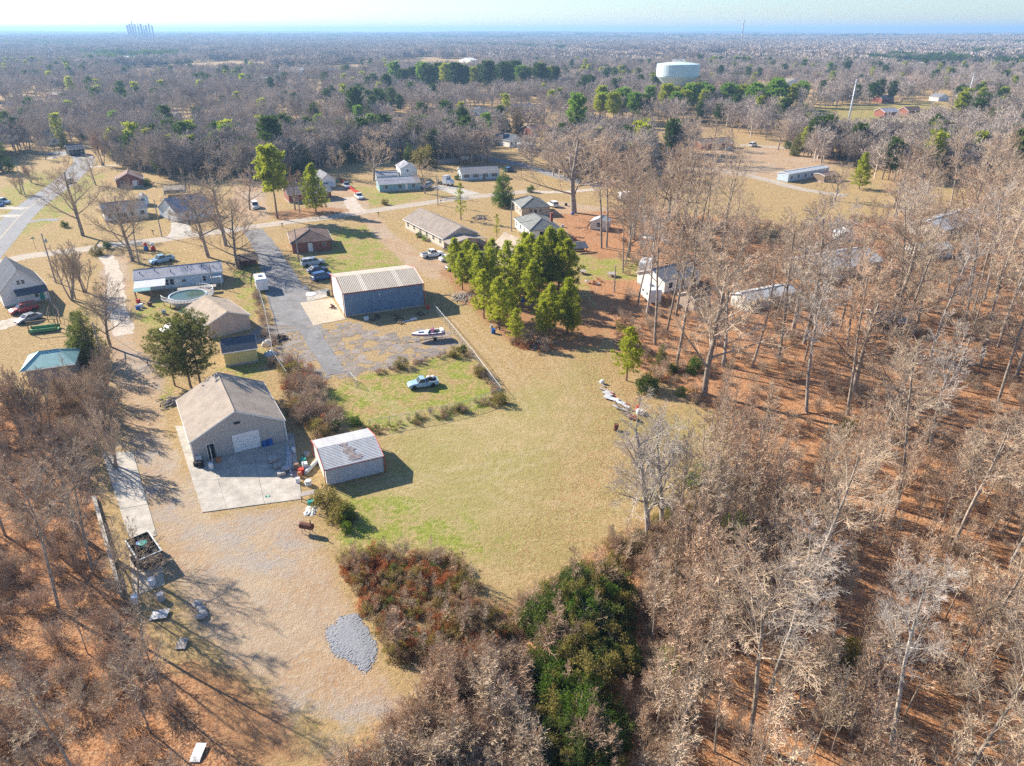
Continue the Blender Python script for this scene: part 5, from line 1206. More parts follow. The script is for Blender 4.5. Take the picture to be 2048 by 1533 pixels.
up = [wood_pole('wooden utility pole at the road between the turquoise house and the long cream house', 876, 411, 9.5, True, True), wood_pole('wooden utility pole beside the concrete drive', 324, 474, 10), wood_pole('leaning utility pole on the lawn by the main road', 50, 390, 10),
      wood_pole('bare wooden pole in front of the brick house', 598, 523, 8, False), wood_pole('wooden pole between the long house and the white cottage', 1023, 463, 8, False), wood_pole('pale pole behind the white gabled house', 112, 566, 11, True, True), wood_pole('thin pole in front of the pool deck', 427, 574, 5, False), wood_pole('wooden pole by the tan roadside under the pine', 600, 428, 10, True), wood_pole('utility pole near the green lawn power poles', 1716, 262, 12), wood_pole('utility pole behind the brick church', 1955, 195, 13), wood_pole('dark pole at the lane beside the taller cedar', 210, 735, 8, False), wood_pole('thin mast on the lawn by the spools', 1228, 585, 6, False)]
wire('road power line spanning between wooden poles along the tan road', [(up[1],up[7]),(up[7],up[0]),(up[0],(60,250,9))], .025, .8)
wire('thin service wire from the roadside pole to the turquoise house', [(up[0],(-38,262,4))], .02, .5)
wire('service wire crossing the dirt lane to the workshop', [(up[10],(-43.0,90.0,4.0))], .025, .5)
# lattice radio mast
rp = P(1477,127); rm = thing('radio_mast', 'tall thin radio mast with antennas rising above the horizon', 'mast', (rp.x,rp.y,0)); mb = MB(); H_ = 64
for k in range(3):
    a = k*2.094; mb.tube([(1.6*math.cos(a),1.6*math.sin(a),0),(.5*math.cos(a),.5*math.sin(a),H_)], [.28,.2], 4)
for i in range(18):
    z0, z1 = H_*i/18, H_*(i+1)/18; r0, r1 = 1.6-1.1*i/18, 1.6-1.1*(i+1)/18
    for k in range(3):
        a, b = k*2.094, (k+1)*2.094; mb.tube([(r0*math.cos(a),r0*math.sin(a),z0),(r1*math.cos(b),r1*math.sin(b),z1)], .12, 3)
mb.build('lattice', M['steel'], rm)
for z in (62,54,42): MB().lathe([(1.1,-.8),(1.6,-.8),(1.6,1.2),(1.1,1.2)], 8, (0,0,z)).build('antenna', M['white'], rm)
MB().tube([(0,0,H_),(0,0,H_+10)], .12, 4).build('whip', M['steel'], rm)
# city skyline on the horizon
M['tower_pale'] = PM('tower_pale', (.42,.45,.48), .5, .1, .02); SKY_D = 3400.0
def skyscraper(label, px, hgt, w, form):
    hgt = 47+hgt*.165; w = w*.26
    x = (px-1024)/FPX*(SKY_D*math.cos(PITCH)); z0 = float(gz(x, SKY_D))-2; o = thing('skyscraper', label, 'skyscraper', (x,SKY_D,z0), R(20))
    MB().box(-w/2,-w/2,0,w/2,w/2,hgt*.72).build('shaft', M['tower_pale'], o)
    if form == 'crown': MB().box(-w*.36,-w*.36,hgt*.7201,w*.36,w*.36,hgt*.88).box(-w*.2,-w*.2,hgt*.8801,w*.2,w*.2,hgt).build('crown_top', M['tower_pale'], o)
    elif form == 'spire': MB().lathe([(w*.5,hgt*.7201),(w*.3,hgt*.85),(w*.06,hgt)], 4).build('spire', M['tower_pale'], o)
    else: MB().box(-w*.5,-w*.4,hgt*.7201,w*.5,w*.5,hgt).build('upper_block', M['tower_pale'], o)
for i, (px, h_, w, f, lb) in enumerate(((256,95,30,'flat','low block at the edge of the distant skyline'),(261,120,28,'flat','second block of the distant skyline from its edge'),(266,190,30,'crown','tallest stepped tower of the distant skyline'),(271,120,26,'flat','square tower just past the tallest one on the skyline'),(277,165,28,'spire','pointed tower in the middle of the distant skyline'),(283,130,30,'flat','flat tower just past the pointed one on the skyline'),(288,100,26,'crown','short stepped tower of the distant skyline'),(293,95,30,'flat','low wide block towards the end of the skyline'),(299,135,24,'flat','slender tower standing a little apart from the skyline'),(305,90,24,'flat','last low block of the distant skyline'))): skyscraper(lb, px, h_, w, f)

# ------------------------------------------------------------------ fences, yard things, piles
def fence(label, pxs, h=1.4, mat='steel', spacing=2.6, rails=(1.0,), name='chain_link_fence', wire_n=5, post=.035, boards=None):
    ln = [P(*p) for p in pxs]; r = thing(name, label, 'fence', ln[0])
    o = ln[0]; mb = MB()
    for a, b in zip(ln[:-1], ln[1:]):
        n = max(1, int((b-a).length/spacing))
        for i in range(n+1):
            if i == n and b != ln[-1]: continue
            p = a+(b-a)*i/n-o; MB().tube([(p.x,p.y,0),(p.x,p.y,h+.05)], post, 6).build('post', M[mat], r)
        if boards:
            k = int((b-a).length/.9)
            for i in range(k):
                p, q = a+(b-a)*(i+.04)/k-o, a+(b-a)*(i+.96)/k-o; d = (b-a).normalized(); nn = Vector((-d.y,d.x,0))*.02
                MB().add([tuple(p+nn),tuple(q+nn),tuple(q-nn),tuple(p-nn)]+[tuple(v+Vector((0,0,h))) for v in (p+nn,q+nn,q-nn,p-nn)], [(0,3,2,1),(4,5,6,7),(0,1,5,4),(1,2,6,5),(2,3,7,6),(3,0,4,7)]).build('board', M[boards], r)
        for z in rails: MB().tube([(a-o)+Vector((0,0,h*z)), (b-o)+Vector((0,0,h*z))], .028, 5).build('rail', M[mat], r)
        if wire_n:
            L_ = (b-a).length; k = int(L_/.45)
            for i in range(k):
                for s in (0, 1):
                    t0, t1 = i/k, min(1,(i+h/.45)/k)
                    p, q = a+(b-a)*t0-o, a+(b-a)*t1-o; mb.tube([p+Vector((0,0,0 if s else h)), q+Vector((0,0,h if s else 0))], .007, 3, False)
    if mb.v: x = mb.build('wire_mesh', M[mat], r)
    return r
fence('chain-link fence running from the blue barn down along the yard', [(868,622),(900,660),(950,722),(1002,792)], 1.5)
fence('chain-link fence crossing in front of the fenced grass', [(1002,795),(940,818),(860,838),(780,852),(740,860)], 1.5)
fence('low fence with weeds between the asphalt and the fenced grass', [(745,748),(800,738),(850,728),(910,708),(925,695)], 1.3)
fence('sagging fence along the brush beside the asphalt yard', [(519,590),(531,630),(541,680),(548,720),(575,760)], 1.5)
fence('open wire gate left ajar at the track into the grass', [(692,768),(700,758),(716,776)], 1.3)
fence('red board fence beside the dirt drive of the garage', [(679,360),(692,372),(706,383),(719,390)], 1.1, 'plastic_red', 2.4, (), 'board_fence', 0, .05, 'plastic_red')
fence('grey board fence behind the ranch house yard', [(862,331),(910,326),(950,322)], 1.8, 'wood_grey', 2.4, (), 'board_fence', 0, .05, 'wood_grey')
fence('wooden rail fence around the green playground ship frame', [(98,645),(103,618),(120,635),(122,648)], 1.6, 'wood', 2.2, (.5,1.0), 'rail_fence', 0, .07)
fence('wooden rail fence by the concrete drive hedge', [(322,405),(330,395),(338,440)], 1.2, 'wood_grey', 2.4, (.5,1.0), 'rail_fence', 0, .06)
# above-ground pool with deck railing
pc = P(378,602); pl_ = thing('above_ground_pool', 'round above-ground pool with dark green water and a white railing', 'pool', (pc.x,pc.y,0), R(20))
MB().lathe([(3.6,0),(3.65,1.25),(3.75,1.3),(3.45,1.31),(3.45,1.0)], 40).build('wall', M['car_pale'], pl_)
MB().lathe([(.1,1.12),(3.44,1.121),(3.44,1.0),(.1,1.0)], 40).build('water', M['pool'], pl_)
dk = bpy.data.objects.new('deck', None); COL.objects.link(dk); dk.parent = pl_
for i in range(28):      # deck boards round the pool
    a0, a1 = -2.8+i*.14, -2.8+(i+.9)*.14
    q = [(math.cos(a)*r_, math.sin(a)*r_) for r_, a in ((3.78,a0),(5.0,a0),(5.0,a1),(3.78,a1))]; MB().prism(q, 1.15, 1.22).build('board', M['wood_grey'], dk)
for i in range(34):
    a = -2.9+i*.125; MB().tube([(5.0*math.cos(a),5.0*math.sin(a),1.2),(5.0*math.cos(a),5.0*math.sin(a),2.15)], .045, 4).build('baluster', M['white'], dk)
for z in (1.45,2.15): MB().tube([(5.0*math.cos(-2.9+i*.125),5.0*math.sin(-2.9+i*.125),z) for i in range(34)], .05, 4, False).build('rail', M['white'], dk)
for i in range(9):
    a = -2.8+i*.5; MB().box(4.8*math.cos(a)-.07,4.8*math.sin(a)-.07,0,4.8*math.cos(a)+.07,4.8*math.sin(a)+.07,1.15).build('deck_post', M['wood'], dk)
MB().box(-2.2,3.9,1.15,5.4,5.6,1.22).build('platform', M['wood_grey'], dk)
for i in range(6): MB().box(-3.2-.28*i,4.2,.95-.18*i,-2.93-.28*i,5.3,1.0-.18*i).build('step', M['wood_grey'], dk)

RP = random.Random(21)
def rndp(px, py, sx, sy):
    p = P(px, py); return p+Vector((RP.uniform(-sx,sx), RP.uniform(-sy,sy), 0))
def plank(p, L, w, t, rz, mat, label, group, tilt=0.0, z=0.0, cat='plank'):
    mb = MB(); n = 4; lo = []
    for i in range(n+1):
        x = -L/2+L*i/n; b = .03*math.sin(i*1.7+L*3); lo.append([(x,-w/2,b+x*tilt),(x,w/2,b+x*tilt),(x,w/2,b+t+x*tilt),(x,-w/2,b+t+x*tilt)])
    return tag(mb.loft(lo).build('plank' if cat == 'plank' else cat, M[mat], loc=(p.x,p.y,z), rz=rz), label, cat, group)
def barrel(p, mat, label, h=.88, r=.29, group=None, name='barrel', cat='barrel', lie=False):
    o = MB().lathe([(r*.92,0),(r,.03),(r,h*.32),(r*1.05,h*.34),(r,h*.36),(r,h*.64),(r*1.05,h*.66),(r,h*.68),(r,h-.03),(r*.95,h),(r*.88,h-.03),(r*.05,h-.04)], 16).build(name, M[mat], loc=p)
    if lie: o.rotation_euler = (R(88),0,RP.random()*3); o.location.z = r
    return tag(o, label, cat, group)
def tyre(p, label, group, z=.12, tilt=0):
    o = inst('tyre', TYRE, None, (p.x,p.y,p.z+z)); o.rotation_euler = (R(90)+tilt, 0, RP.random()*6); return tag(o, label, 'tyre', group)
def tarp(p, w, l, h, mat, label, seed, name='tarp', cat='tarp'):
    rg = np.random.default_rng(seed); n = 14; g = np.stack(np.meshgrid(np.linspace(-1,1,n), np.linspace(-1,1,n)), -1).reshape(-1,2)
    r = np.max(np.abs(g),1); z = h*np.clip(1.25-r**2*1.2,0,1)*(.65+.5*rg.random(len(g)))
    ang = rg.random()*3; c, s = math.cos(ang), math.sin(ang); x = g[:,0]*w/2+rg.normal(0,.06,len(g)); y = g[:,1]*l/2+rg.normal(0,.06,len(g))
    i0 = (np.arange(n-1)[:,None]*n+np.arange(n-1)[None,:]).ravel()
    o = bpy.data.objects.new(name, npmesh(name, np.c_[x*c-y*s, x*s+y*c, np.maximum(z,.01)], np.stack([i0,i0+1,i0+n+1,i0+n],1), [M[mat]])); COL.objects.link(o); o.location = p
    return tag(o, label, cat)
def pallet_stack(p, rz, label, mat='stone', n=3, group=None):
    r = thing('stone_pallet', label, 'pallet', p, rz, group)
    for i in range(3): MB().box(-.55,-.5+.45*i,0,.55,-.4+.45*i,.1).build('bearer', M['wood'], r)
    for i in range(5): MB().box(-.55+.23*i,-.5,.101,-.40+.23*i,.5,.12).build('slat', M['wood'], r)
    for k in range(n):
        for i in range(2):
            for j in range(3): MB().box(-.5+.5*i+.01,-.48+.32*j+.01,.121+.2*k,-.5+.5*(i+1)-.02,-.48+.32*(j+1)-.02,.315+.2*k).build('stone', M[mat], r)
    return r
def appliance(p, rz, label, h=.9, mat='plastic_white', group=None, name='washing_machine'):
    r = thing(name, label, 'appliance', p, rz, group); MB().loft([[(x,-.32+e,.02),(x,.32-e,.02),(x,.32-e,h-e),(x,-.32+e,h-e)] for x, e in ((-.33,.02),(-.31,0),(.31,0),(.33,.02))]).build('body', M[mat], r)
    MB().lathe([(.02,.331),(.2,.331),(.22,.36),(.02,.37)], 12, (0,0,h*.5), 'x').build('door', M['glass'], r); MB().box(-.3,-.3,h+.001,-.18,.3,h+.12).build('control_panel', M['metal_grey'], r)
    return r
def chair(p, rz, mat, label, group=None):
    r = thing('lawn_chair', label, 'chair', p, rz, group)
    for i in range(5): MB().box(-.3,-.3+.125*i,.36+.012*i,.3,-.2+.125*i,.39+.012*i).build('seat_slat', M[mat], r)
    for i in range(5): MB().slab([(-.3+.125*i,.32,.4),(-.2+.125*i,.32,.4),(-.2+.125*i,.6,1.15),(-.3+.125*i,.6,1.15)], .03).build('back_slat', M[mat], r)
    for x in (-.34,.34):
        for y in (-.28,.3): MB().box(x-.03,y-.03,0,x+.03,y+.03,.6).build('leg', M[mat], r)
        MB().box(x-.06,-.34,.601,x+.06,.36,.63).build('armrest', M[mat], r)
    return r
def spool(p, label, r_=.95, h=.75):
    o = thing('cable_spool', label, 'table', p); MB().lathe([(.05,0),(r_,0),(r_,.06),(.3,.065)], 20).build('base', M['wood'], o); MB().lathe([(.3,.066),(.28,h*.5),(.3,h-.066)], 12).build('drum', M['wood'], o); MB().lathe([(.3,h-.065),(r_,h-.06),(r_,h),(.05,h+.001)], 20).build('top', M['wood_grey'], o); return o
# row of junk along the field
for i, (px, py, L, w, m_, lb) in enumerate(((1203,770,2.2,.25,'wood_grey','grey board at the far end of the junk row'),(1212,783,2.6,.5,'wood_grey','wide grey board near the far end of the junk row'),(1215,790,1.9,.9,'metal_grey','grey metal sheet lying in the junk row'),(1222,800,2.4,.9,'metal_white','pale metal sheet in the middle of the junk row'),(1238,805,2.0,1.0,'metal_white','white metal sheet next to the red frame of the junk row'),(1232,811,2.3,.14,'wood','brown plank on the white sheets of the junk row'),(1246,812,2.4,.5,'plastic_white','white door panel lying in the junk row'),(1240,820,2.5,.35,'metal_white','long white panel at the near side of the junk row'),(1228,793,2.0,.12,'red_trim','red bar lying across the junk row'),(1255,812,1.8,.12,'red_trim','red bar near the white door panel of the junk row'),(1262,822,1.9,.3,'wood','brown board leaning on the junk pile'),(1258,832,1.7,.3,'rust','rusty plate at the near end of the junk row'))):
    p = P(px,py); plank(p, L, w, .05, R(-50+RP.uniform(-25,25)), m_, lb, None, RP.uniform(-.12,.12), .12+.05*(i%4), 'panel' if w > .4 else 'plank')
tag(MB().lathe([(.05,0),(.3,.04),(.4,.35),(.28,.62),(.05,.7)], 12).build('propane_tank', M['plastic_white'], loc=P(1204,768)), 'white round tank at the far tip of the junk row', 'tank')
tag(MB().lathe([(.05,0),(.45,.02),(.5,.6),(.46,.66),(.05,.68)], 14).build('tub', M['plastic_white'], loc=P(1278,828)), 'white tub at the near end of the junk row', 'tub')
barrel(P(1275,822), 'plastic_red', 'red drum behind the white tub of the junk row'); barrel(P(1258,838), 'red_trim', 'dark red drum lying at the near end of the junk row', lie=True)
barrel(P(1268,838), 'rust', 'rusty drum among weeds at the near end of the junk row', lie=True)
barrel(P(1232,861), 'rust', 'rusty barrel standing alone on the field', .98, .33)
# dark tyres along the wood edge
for i in range(7): tyre(P(1452+i*4.6,872+i*3.2), 'black tyre in the line of tyres at the edge of the wood', 'tyres along the edge of the wood', .2, R(70))
tag(MB().lathe([(.05,0),(.33,.02),(.36,.75),(.34,.8),(.05,.82)], 14).build('bucket_drum', M['plastic_white'], loc=P(1486,890)), 'white drum at the end of the line of tyres', 'drum')
tarp(P(1515,961), 1.0, 1.6, .5, 'tarp_blue', 'blue plastic sheet lying in the thicket', 3); tarp(P(1832,522), 2.5, 2.0, 1.4, 'tarp_blue', 'bright blue tarp deep in the wood', 4)
barrel(P(1003,667)+Vector((-1.5,0,0)), 'plastic_blue', 'blue drum at the edge of the pine grove', .9, .4); barrel(P(1045,604), 'plastic_blue', 'blue drum in the shade of the pine grove', .9, .35); barrel(P(983,656), 'metal_white', 'small white drum beside the blue drum of the pine grove', .6, .25)
# smoker and firewood
sm = thing('drum_smoker', 'dark drum smoker on legs at the edge of the gravel yard', 'smoker', P(615,1066), R(-15))
MB().lathe([(.05,-.75),(.36,-.75),(.38,-.7),(.38,.7),(.36,.75),(.05,.75)], 16, (0,0,.95), 'x').build('drum', M['rust'], sm)
for x in (-.5,.5):
    for y in (-.25,.25): MB().tube([(x,y,0),(x,y*.8,.7)], .03, 5).build('leg', M['dark'], sm)
MB().tube([(.55,0,1.3),(.55,0,1.8)], .06, 6).build('chimney', M['dark'], sm); MB().tube([(-.75,0,.9),(-1.5,0,.8)], .03, 5).build('handle', M['dark'], sm)
def woodpile(label, px, py, n, l=2.4, spread=1.6, group=None, mat='wood_grey', seed=1):
    rg = random.Random(seed); r = thing('brush_pile' if mat == 'twig' else 'wood_pile', label, 'wood pile', P(px,py), rg.random()*3)
    for i in range(n):
        a = rg.uniform(-.6,.6)+(1.57 if rg.random() < .3 else 0); x, y = rg.gauss(0,spread*.5), rg.gauss(0,spread*.5); z = .08+.9*max(0,1-math.hypot(x,y)/spread)*rg.random(); L = l*rg.uniform(.5,1.1); t = rg.uniform(-.25,.25)
        MB().tube([(x-math.cos(a)*L/2,y-math.sin(a)*L/2,max(.05,z-t*L/2)),(x+rg.uniform(-.1,.1),y+rg.uniform(-.1,.1),z+.05),(x+math.cos(a)*L/2,y+math.sin(a)*L/2,max(.05,z+t*L/2))], rg.uniform(.04,.11), 5).build('log', M[mat], r)
    return r
woodpile('heap of stacked branches beside the back corner of the workshop', 345, 805, 40, 1.6, 1.4, mat='wood_grey', seed=4); woodpile('grey brush heap at the corner of the blue barn', 925, 595, 46, 2.6, 2.6, seed=5); woodpile('dark pile of roots and scrap beside the fence of the asphalt yard', 562, 678, 34, 1.5, 1.3, mat='wood_dark', seed=6)
woodpile('grey heap of rubble wood near the single pine', 962, 437, 30, 2.4, 2.6, seed=8); woodpile('low heap of logs at the edge of the brush', 18, 832, 26, 1.5, 2.0, seed=9); woodpile('brush heap overgrown at the foot of the pine grove', 1075, 690, 30, 2.2, 2.2, mat='bark', seed=10); woodpile('leafy heap by the wood behind the grove', 1243, 655, 24, 1.6, 1.4, mat='wood', seed=12)
# stuff between workshop and garage
pallet_stack(P(546,924), R(25), 'pallet of grey stone blocks nearest the roller door', 'stone', 3); pallet_stack(P(556,936), R(25), 'second pallet of grey stone blocks on the apron', 'concrete_white', 2); pallet_stack(P(563,950), R(28), 'third pallet of stone blocks at the outer end of the apron row', 'stone', 2)
for i in range(8): plank(P(574+i*1.2,912+i*3), 5.2, .22, .1, R(105+RP.uniform(-4,4)), 'metal_grey', 'grey metal beam in the bundle between workshop and garage', 'beams between workshop and garage', 0, .1+.11*(i%3), 'beam')
for i, (px, py, m_, lb) in enumerate(((607,925,'plastic_green','green rain barrel beside the small garage'),(541,890,'plastic_blue','blue drum by the workshop wall'),(530,893,'plastic_blue','second blue drum by the roller door'),(600,955,'terracotta','orange pot in front of the small garage'),(603,947,'plastic_red','red drum in the clutter by the small garage'),(394,932,'dark','black bin at the workshop corner'),(404,935,'dark','black bin nearer the open workshop door'),(596,965,'plastic_white','white bucket in the clutter by the small garage'),(617,970,'plastic_white','white pail beside the small garage wall'),(588,905,'plastic_white','white drum behind the metal beams'),(614,912,'stone','grey drum at the corner of the small garage'),(594,940,'wood','wooden keg among the clutter'),(438,925,'terracotta','small orange pot on the apron'),(423,938,'plastic_white','white pail on the apron'))):
    barrel(P(px,py), m_, lb, RP.uniform(.5,.95), RP.uniform(.24,.4))
appliance(P(611,938), R(24), 'white appliance in the clutter beside the small garage'); appliance(P(399,925), R(30), 'white appliance by the corner of the workshop', 1.0)
tag(MB().lathe([(.25,0),(.27,.02),(.27,4.4),(.25,4.42)], 12, (0,0,0),'x').build('pipe', M['metal_white'], loc=(P(612,950).x,P(612,950).y,.3), rz=R(75)), 'long white pipe lying along the small garage', 'pipe')
tbl = thing('work_table', 'grey table standing on the grass edge below the small garage', 'table', P(617,998), R(20)); MB().box(-.9,-.45,.78,.9,.45,.84).build('top', M['wood_grey'], tbl)
for x in (-.8,.8):
    for y in (-.38,.38): MB().box(x-.04,y-.04,0,x+.04,y+.04,.78).build('leg', M['wood'], tbl)
tarp(P(622,1022), 1.3, 1.9, .25, 'offwhite', 'crumpled cream sheet on the ground by the grey table', 7); barrel(P(622,1008), 'plastic_green', 'green tub beside the cream sheet', .5, .4)
plank(P(535,994), .5, .3, .1, .4, 'plastic_green', 'small green box on the concrete apron', None, cat='box')
cartp = P(572,944); wb = thing('wheelbarrow', 'grey wheelbarrow at the edge of the apron', 'wheelbarrow', cartp, R(10)); MB().loft([[(x,-w_,z0),(x,-w_*1.2,.7),(x,w_*1.2,.7),(x,w_,z0)] for x, w_, z0 in ((-.45,.25,.45),(.1,.3,.35),(.5,.25,.5))]).build('tray', M['metal_grey'], wb); inst('wheel', TYRE, wb, (.65,0,.2), 0, .55); MB().tube([(.6,.1,.2),(-1.1,.3,.55)], .025, 5).tube([(.6,-.1,.2),(-1.1,-.3,.55)], .025, 5).build('handle', M['wood'], wb)
# things in the shade of the barn
for i, (px, py, lb) in enumerate(((733,640,'white tub in the shade before the blue barn'),(827,640,'white crate frame in the shade of the blue barn'),(812,643,'white panel lying in the shade of the blue barn'))):
    p = P(px,py); (tag(MB().lathe([(.1,0),(.5,.02),(.55,.5),(.5,.55),(.45,.5),(.1,.1)], 12).build('tub', M['plastic_white'], loc=p), lb, 'tub') if i == 0 else plank(p, 1.4, .5, .3 if i == 1 else .05, RP.random(), 'plastic_white', lb, None, cat='crate' if i == 1 else 'panel'))
for i, (px, py) in enumerate(((748,640),(755,636),(790,632),(797,640),(803,646),(840,630))): woodpile(['scrap heap by the white tub at the barn','scrap heap under the middle of the barn wall','small scrap heap by the barn wall lamp','scrap heap with a tan post before the barn','scrap heap at the shade edge of the barn','scrap heap at the far corner of the barn'][i], px, py, 12, 1.1, .7, mat='wood_dark' if i % 2 else 'wood', seed=30+i)
woodpile('dark scrap cart on the pale apron of the barn', 664, 617, 14, 1.0, .6, mat='rust', seed=41); appliance(P(657,592), R(20), 'dark machine by the barn corner', 1.1, 'car_black', name='generator')
tag(MB().lathe([(.1,.0),(1.0,.02),(1.1,.12),(.9,.16),(.1,.2)], 14).build('satellite_dish', M['plastic_white'], loc=P(622,590)), 'white round dish lying on the barn apron', 'dish')
barrel(P(856,618), 'plastic_red', 'red drum at the corner of the blue barn', .8, .35); appliance(P(918,556), R(30), 'grey cabinet by the brush heap under the pines', 1.2, 'car_grey', name='metal_cabinet')
# yard by the cottages
spool(P(1165,548), 'wooden cable spool used as a table on the lawn'); spool(P(1224,553), 'second cable spool table under the bare tree', 1.1)
chair(P(1174,566), R(200), 'plastic_white', 'white lawn chair on the lawn'); chair(P(1190,570), R(150), 'terracotta', 'orange lawn chair on the lawn'); chair(P(1198,563), R(120), 'terracotta', 'orange lawn chair farther from the white chair')
fp = thing('fire_pit', 'ring of stones around the fire pit on the lawn', 'fire pit', P(1193,569))
for k in range(10): MB().obox((math.cos(k*.628)*.6,math.sin(k*.628)*.6,0), .3,.2,.28,k*.628+1.57).build('stone', M['stone'], fp)
for i, (px, py, m_, lb) in enumerate(((1114,470,'plastic_white','white tub beside the white cottage'),(1125,455,'metal_grey','grey drum behind the white cottage'),(1145,430,'plastic_blue','blue bin at the foot of the great bare tree'),(1132,412,'rubber','black barrel near the white old car'),(1150,480,'terracotta','rusty drum in the yard by the white cottage'),(1285,488,'tarp_blue','blue barrel among the bare trunks'))): barrel(P(px,py), m_, lb, .8, .4)
for i in range(9): plank(P(1134+i*4,465+i*4), 1.6, .3, .05, RP.random()*3, ['wood_grey','terracotta','metal_white'][i%3], ['grey board','brown board','pale board'][i%3]+' scattered beside the white cottage', 'boards scattered by the white cottage '+str(i%3), 0, .05)
# lawn inflatables, mailboxes, sign, planters, playset
for i, (px, py, m1, m2, lb) in enumerate(((293,497,'plastic_red','plastic_blue','red and blue inflatable lawn figure by the road'),(307,497,'plastic_white','plastic_red','white and red inflatable lawn figure by the road'))):
    f_ = thing('lawn_inflatable', lb, 'lawn figure', P(px,py+4)); MB().lathe([(.1,0),(.55,.1),(.6,.5),(.4,1.0),(.2,1.15)], 14).build('body', M[m2], f_, True); MB().lathe([(.1,1.1),(.4,1.3),(.5,1.6),(.35,1.9),(.05,2.0)], 14).build('head', M[m1], f_, True); MB().box(-.5,-.3,-.02,.5,.3,.08).build('base', M['dark'], f_)
for px, py, lb in ((307,470,'mailbox at the side of the tan road by the oaks'),(640,440,'mailbox at the road near the deodar'),(757,433,'mailbox by the dirt track and tan road'),(882,408,'mailbox beside the roadside pole'),(565,456,'mailbox at the asphalt drive'),(462,466,'mailbox across from the concrete drive')):
    m_ = thing('mailbox', lb, 'mailbox', P(px,py)); MB().box(-.06,-.06,0,.06,.06,1.0).build('post', M['wood'], m_); MB().loft([[(x,-.11,1.0),(x,-.11,1.2),(x,0,1.28),(x,.11,1.2),(x,.11,1.0)] for x in (-.27,.27)]).build('box', M['car_black'], m_)
sg = thing('street_sign', 'street sign with two blades on the corner lawn', 'sign', P(72,499)); MB().tube([(0,0,0),(0,0,3.0)], .04, 6).build('post', M['rust'], sg); MB().box(-.6,-.02,2.7,.6,.02,2.9).box(-.02,-.6,2.92,.02,.6,3.1).build('blade', M['plastic_green'], sg)
gl = thing('play_frame', 'green wooden play frame beside the grey sedan', 'play frame', P(90,662), R(20))
MB().box(-2.4,-1,.2,2.4,1,.35).box(-2.4,-1.05,.35,2.4,-.95,.8).box(-2.4,.95,.35,2.4,1.05,.8).build('deck', M['leaf_green'] if False else PM('paint_green', (.10,.30,.12), .6), gl)
for x in (-2.2,2.2): MB().box(x-.07,-1,0,x+.07,-.86,2.4).box(x-.07,.86,0,x+.07,1,2.4).build('post', M['wood'], gl)
MB().box(-2.4,-.95,2.3,2.4,-.85,2.42).build('beam', M['wood'], gl)
ps = thing('swing_playset', 'wooden play set with a slide behind the ranch house', 'play set', P(930,330), R(20)); MB().slab([(-1.6,-1.2,2.4),(1.6,-1.2,2.4),(1.6,0,3.5),(-1.6,0,3.5)], .08).slab([(1.6,1.2,2.4),(-1.6,1.2,2.4),(-1.6,0,3.5),(1.6,0,3.5)], .08).build('roof', M['roof_tan'], ps)
for x in (-1.4,1.4):
    for y in (-1,1): MB().box(x-.08,y-.08,0,x+.08,y+.08,2.5).build('post', M['wood_orange'], ps)
MB().slab([(1.5,-.4,1.4),(3.6,-.4,.15),(3.6,.4,.15),(1.5,.4,1.4)], .06).build('slide', M['terracotta'], ps); MB().box(-1.4,-1,1.3,1.4,1,1.4).build('deck', M['wood_orange'], ps)
# clutter under the mobile home's porch
for i, (px, py, m_, lb) in enumerate(((277,606,'plastic_red','red drum at the open porch of the mobile home'),(283,615,'plastic_white','white tub at the corner of the porch'),(276,619,'plastic_blue','blue tub in front of the porch'),(300,612,'rust','rusty barrel under the porch roof'),(328,628,'car_grey','grey kettle drum on the grass by the porch'),(388,632,'plastic_white','white tub below the pool deck'),(400,640,'dark','dark bin below the pool deck'))): barrel(P(px,py), m_, lb, .75, .42)
tarp(P(372,622), 2.4, 1.8, .6, 'plastic_green', 'teal tarp heap below the pool deck', 11); tarp(P(378,668), 2.6, 4.2, 1.2, 'car_pale', 'pale covered trailer beside the white compact car', 12); tarp(P(533,690), 1.8, 1.6, .7, 'offwhite', 'cream heap beside the yellow shed', 13); tarp(P(540,710), 1.6, 2.0, .7, 'car_pale', 'pale blue covered heap beside the yellow shed', 14)
# near-left corner litter
for i, (px, py, m_, lb) in enumerate(((305,1170,'plastic_white','pale bin behind the black trailer'),(323,1200,'metal_grey','grey drum in the brush below the trailer'),(272,1205,'plastic_white','white tub in the brush at the concrete edge'))): barrel(P(px,py), m_, lb, .8, .35)
for i, (px, py, w, L, m_, lb) in enumerate(((320,1232,1.2,1.6,'metal_grey','grey sheet lying in the brush beside the dirt track'),(365,1290,.9,1.2,'wood_grey','square board lying in the brush'),(397,1508,.8,1.5,'plastic_white','white board standing in the brush at the bottom'),(741,1183,.1,.9,'wood_grey','pale stick at the edge of the brambles'))): plank(P(px,py), L, w, .06, RP.random()*2, m_, lb, None, .1, .15, cat='board')
for i, (px, py) in enumerate(((395,1212),(402,1222),(405,1232),(400,1240))): o_ = MB().lathe([(.05,0),(.42,.05),(.5,.25),(.35,.45),(.05,.5)], 7).build('boulder', M['stone'], loc=P(px,py)); o_.rotation_euler = (.3*i,.2,i); tag(o_, 'grey boulder in the small heap by the dirt track', 'boulder', 'boulders by the dirt track')

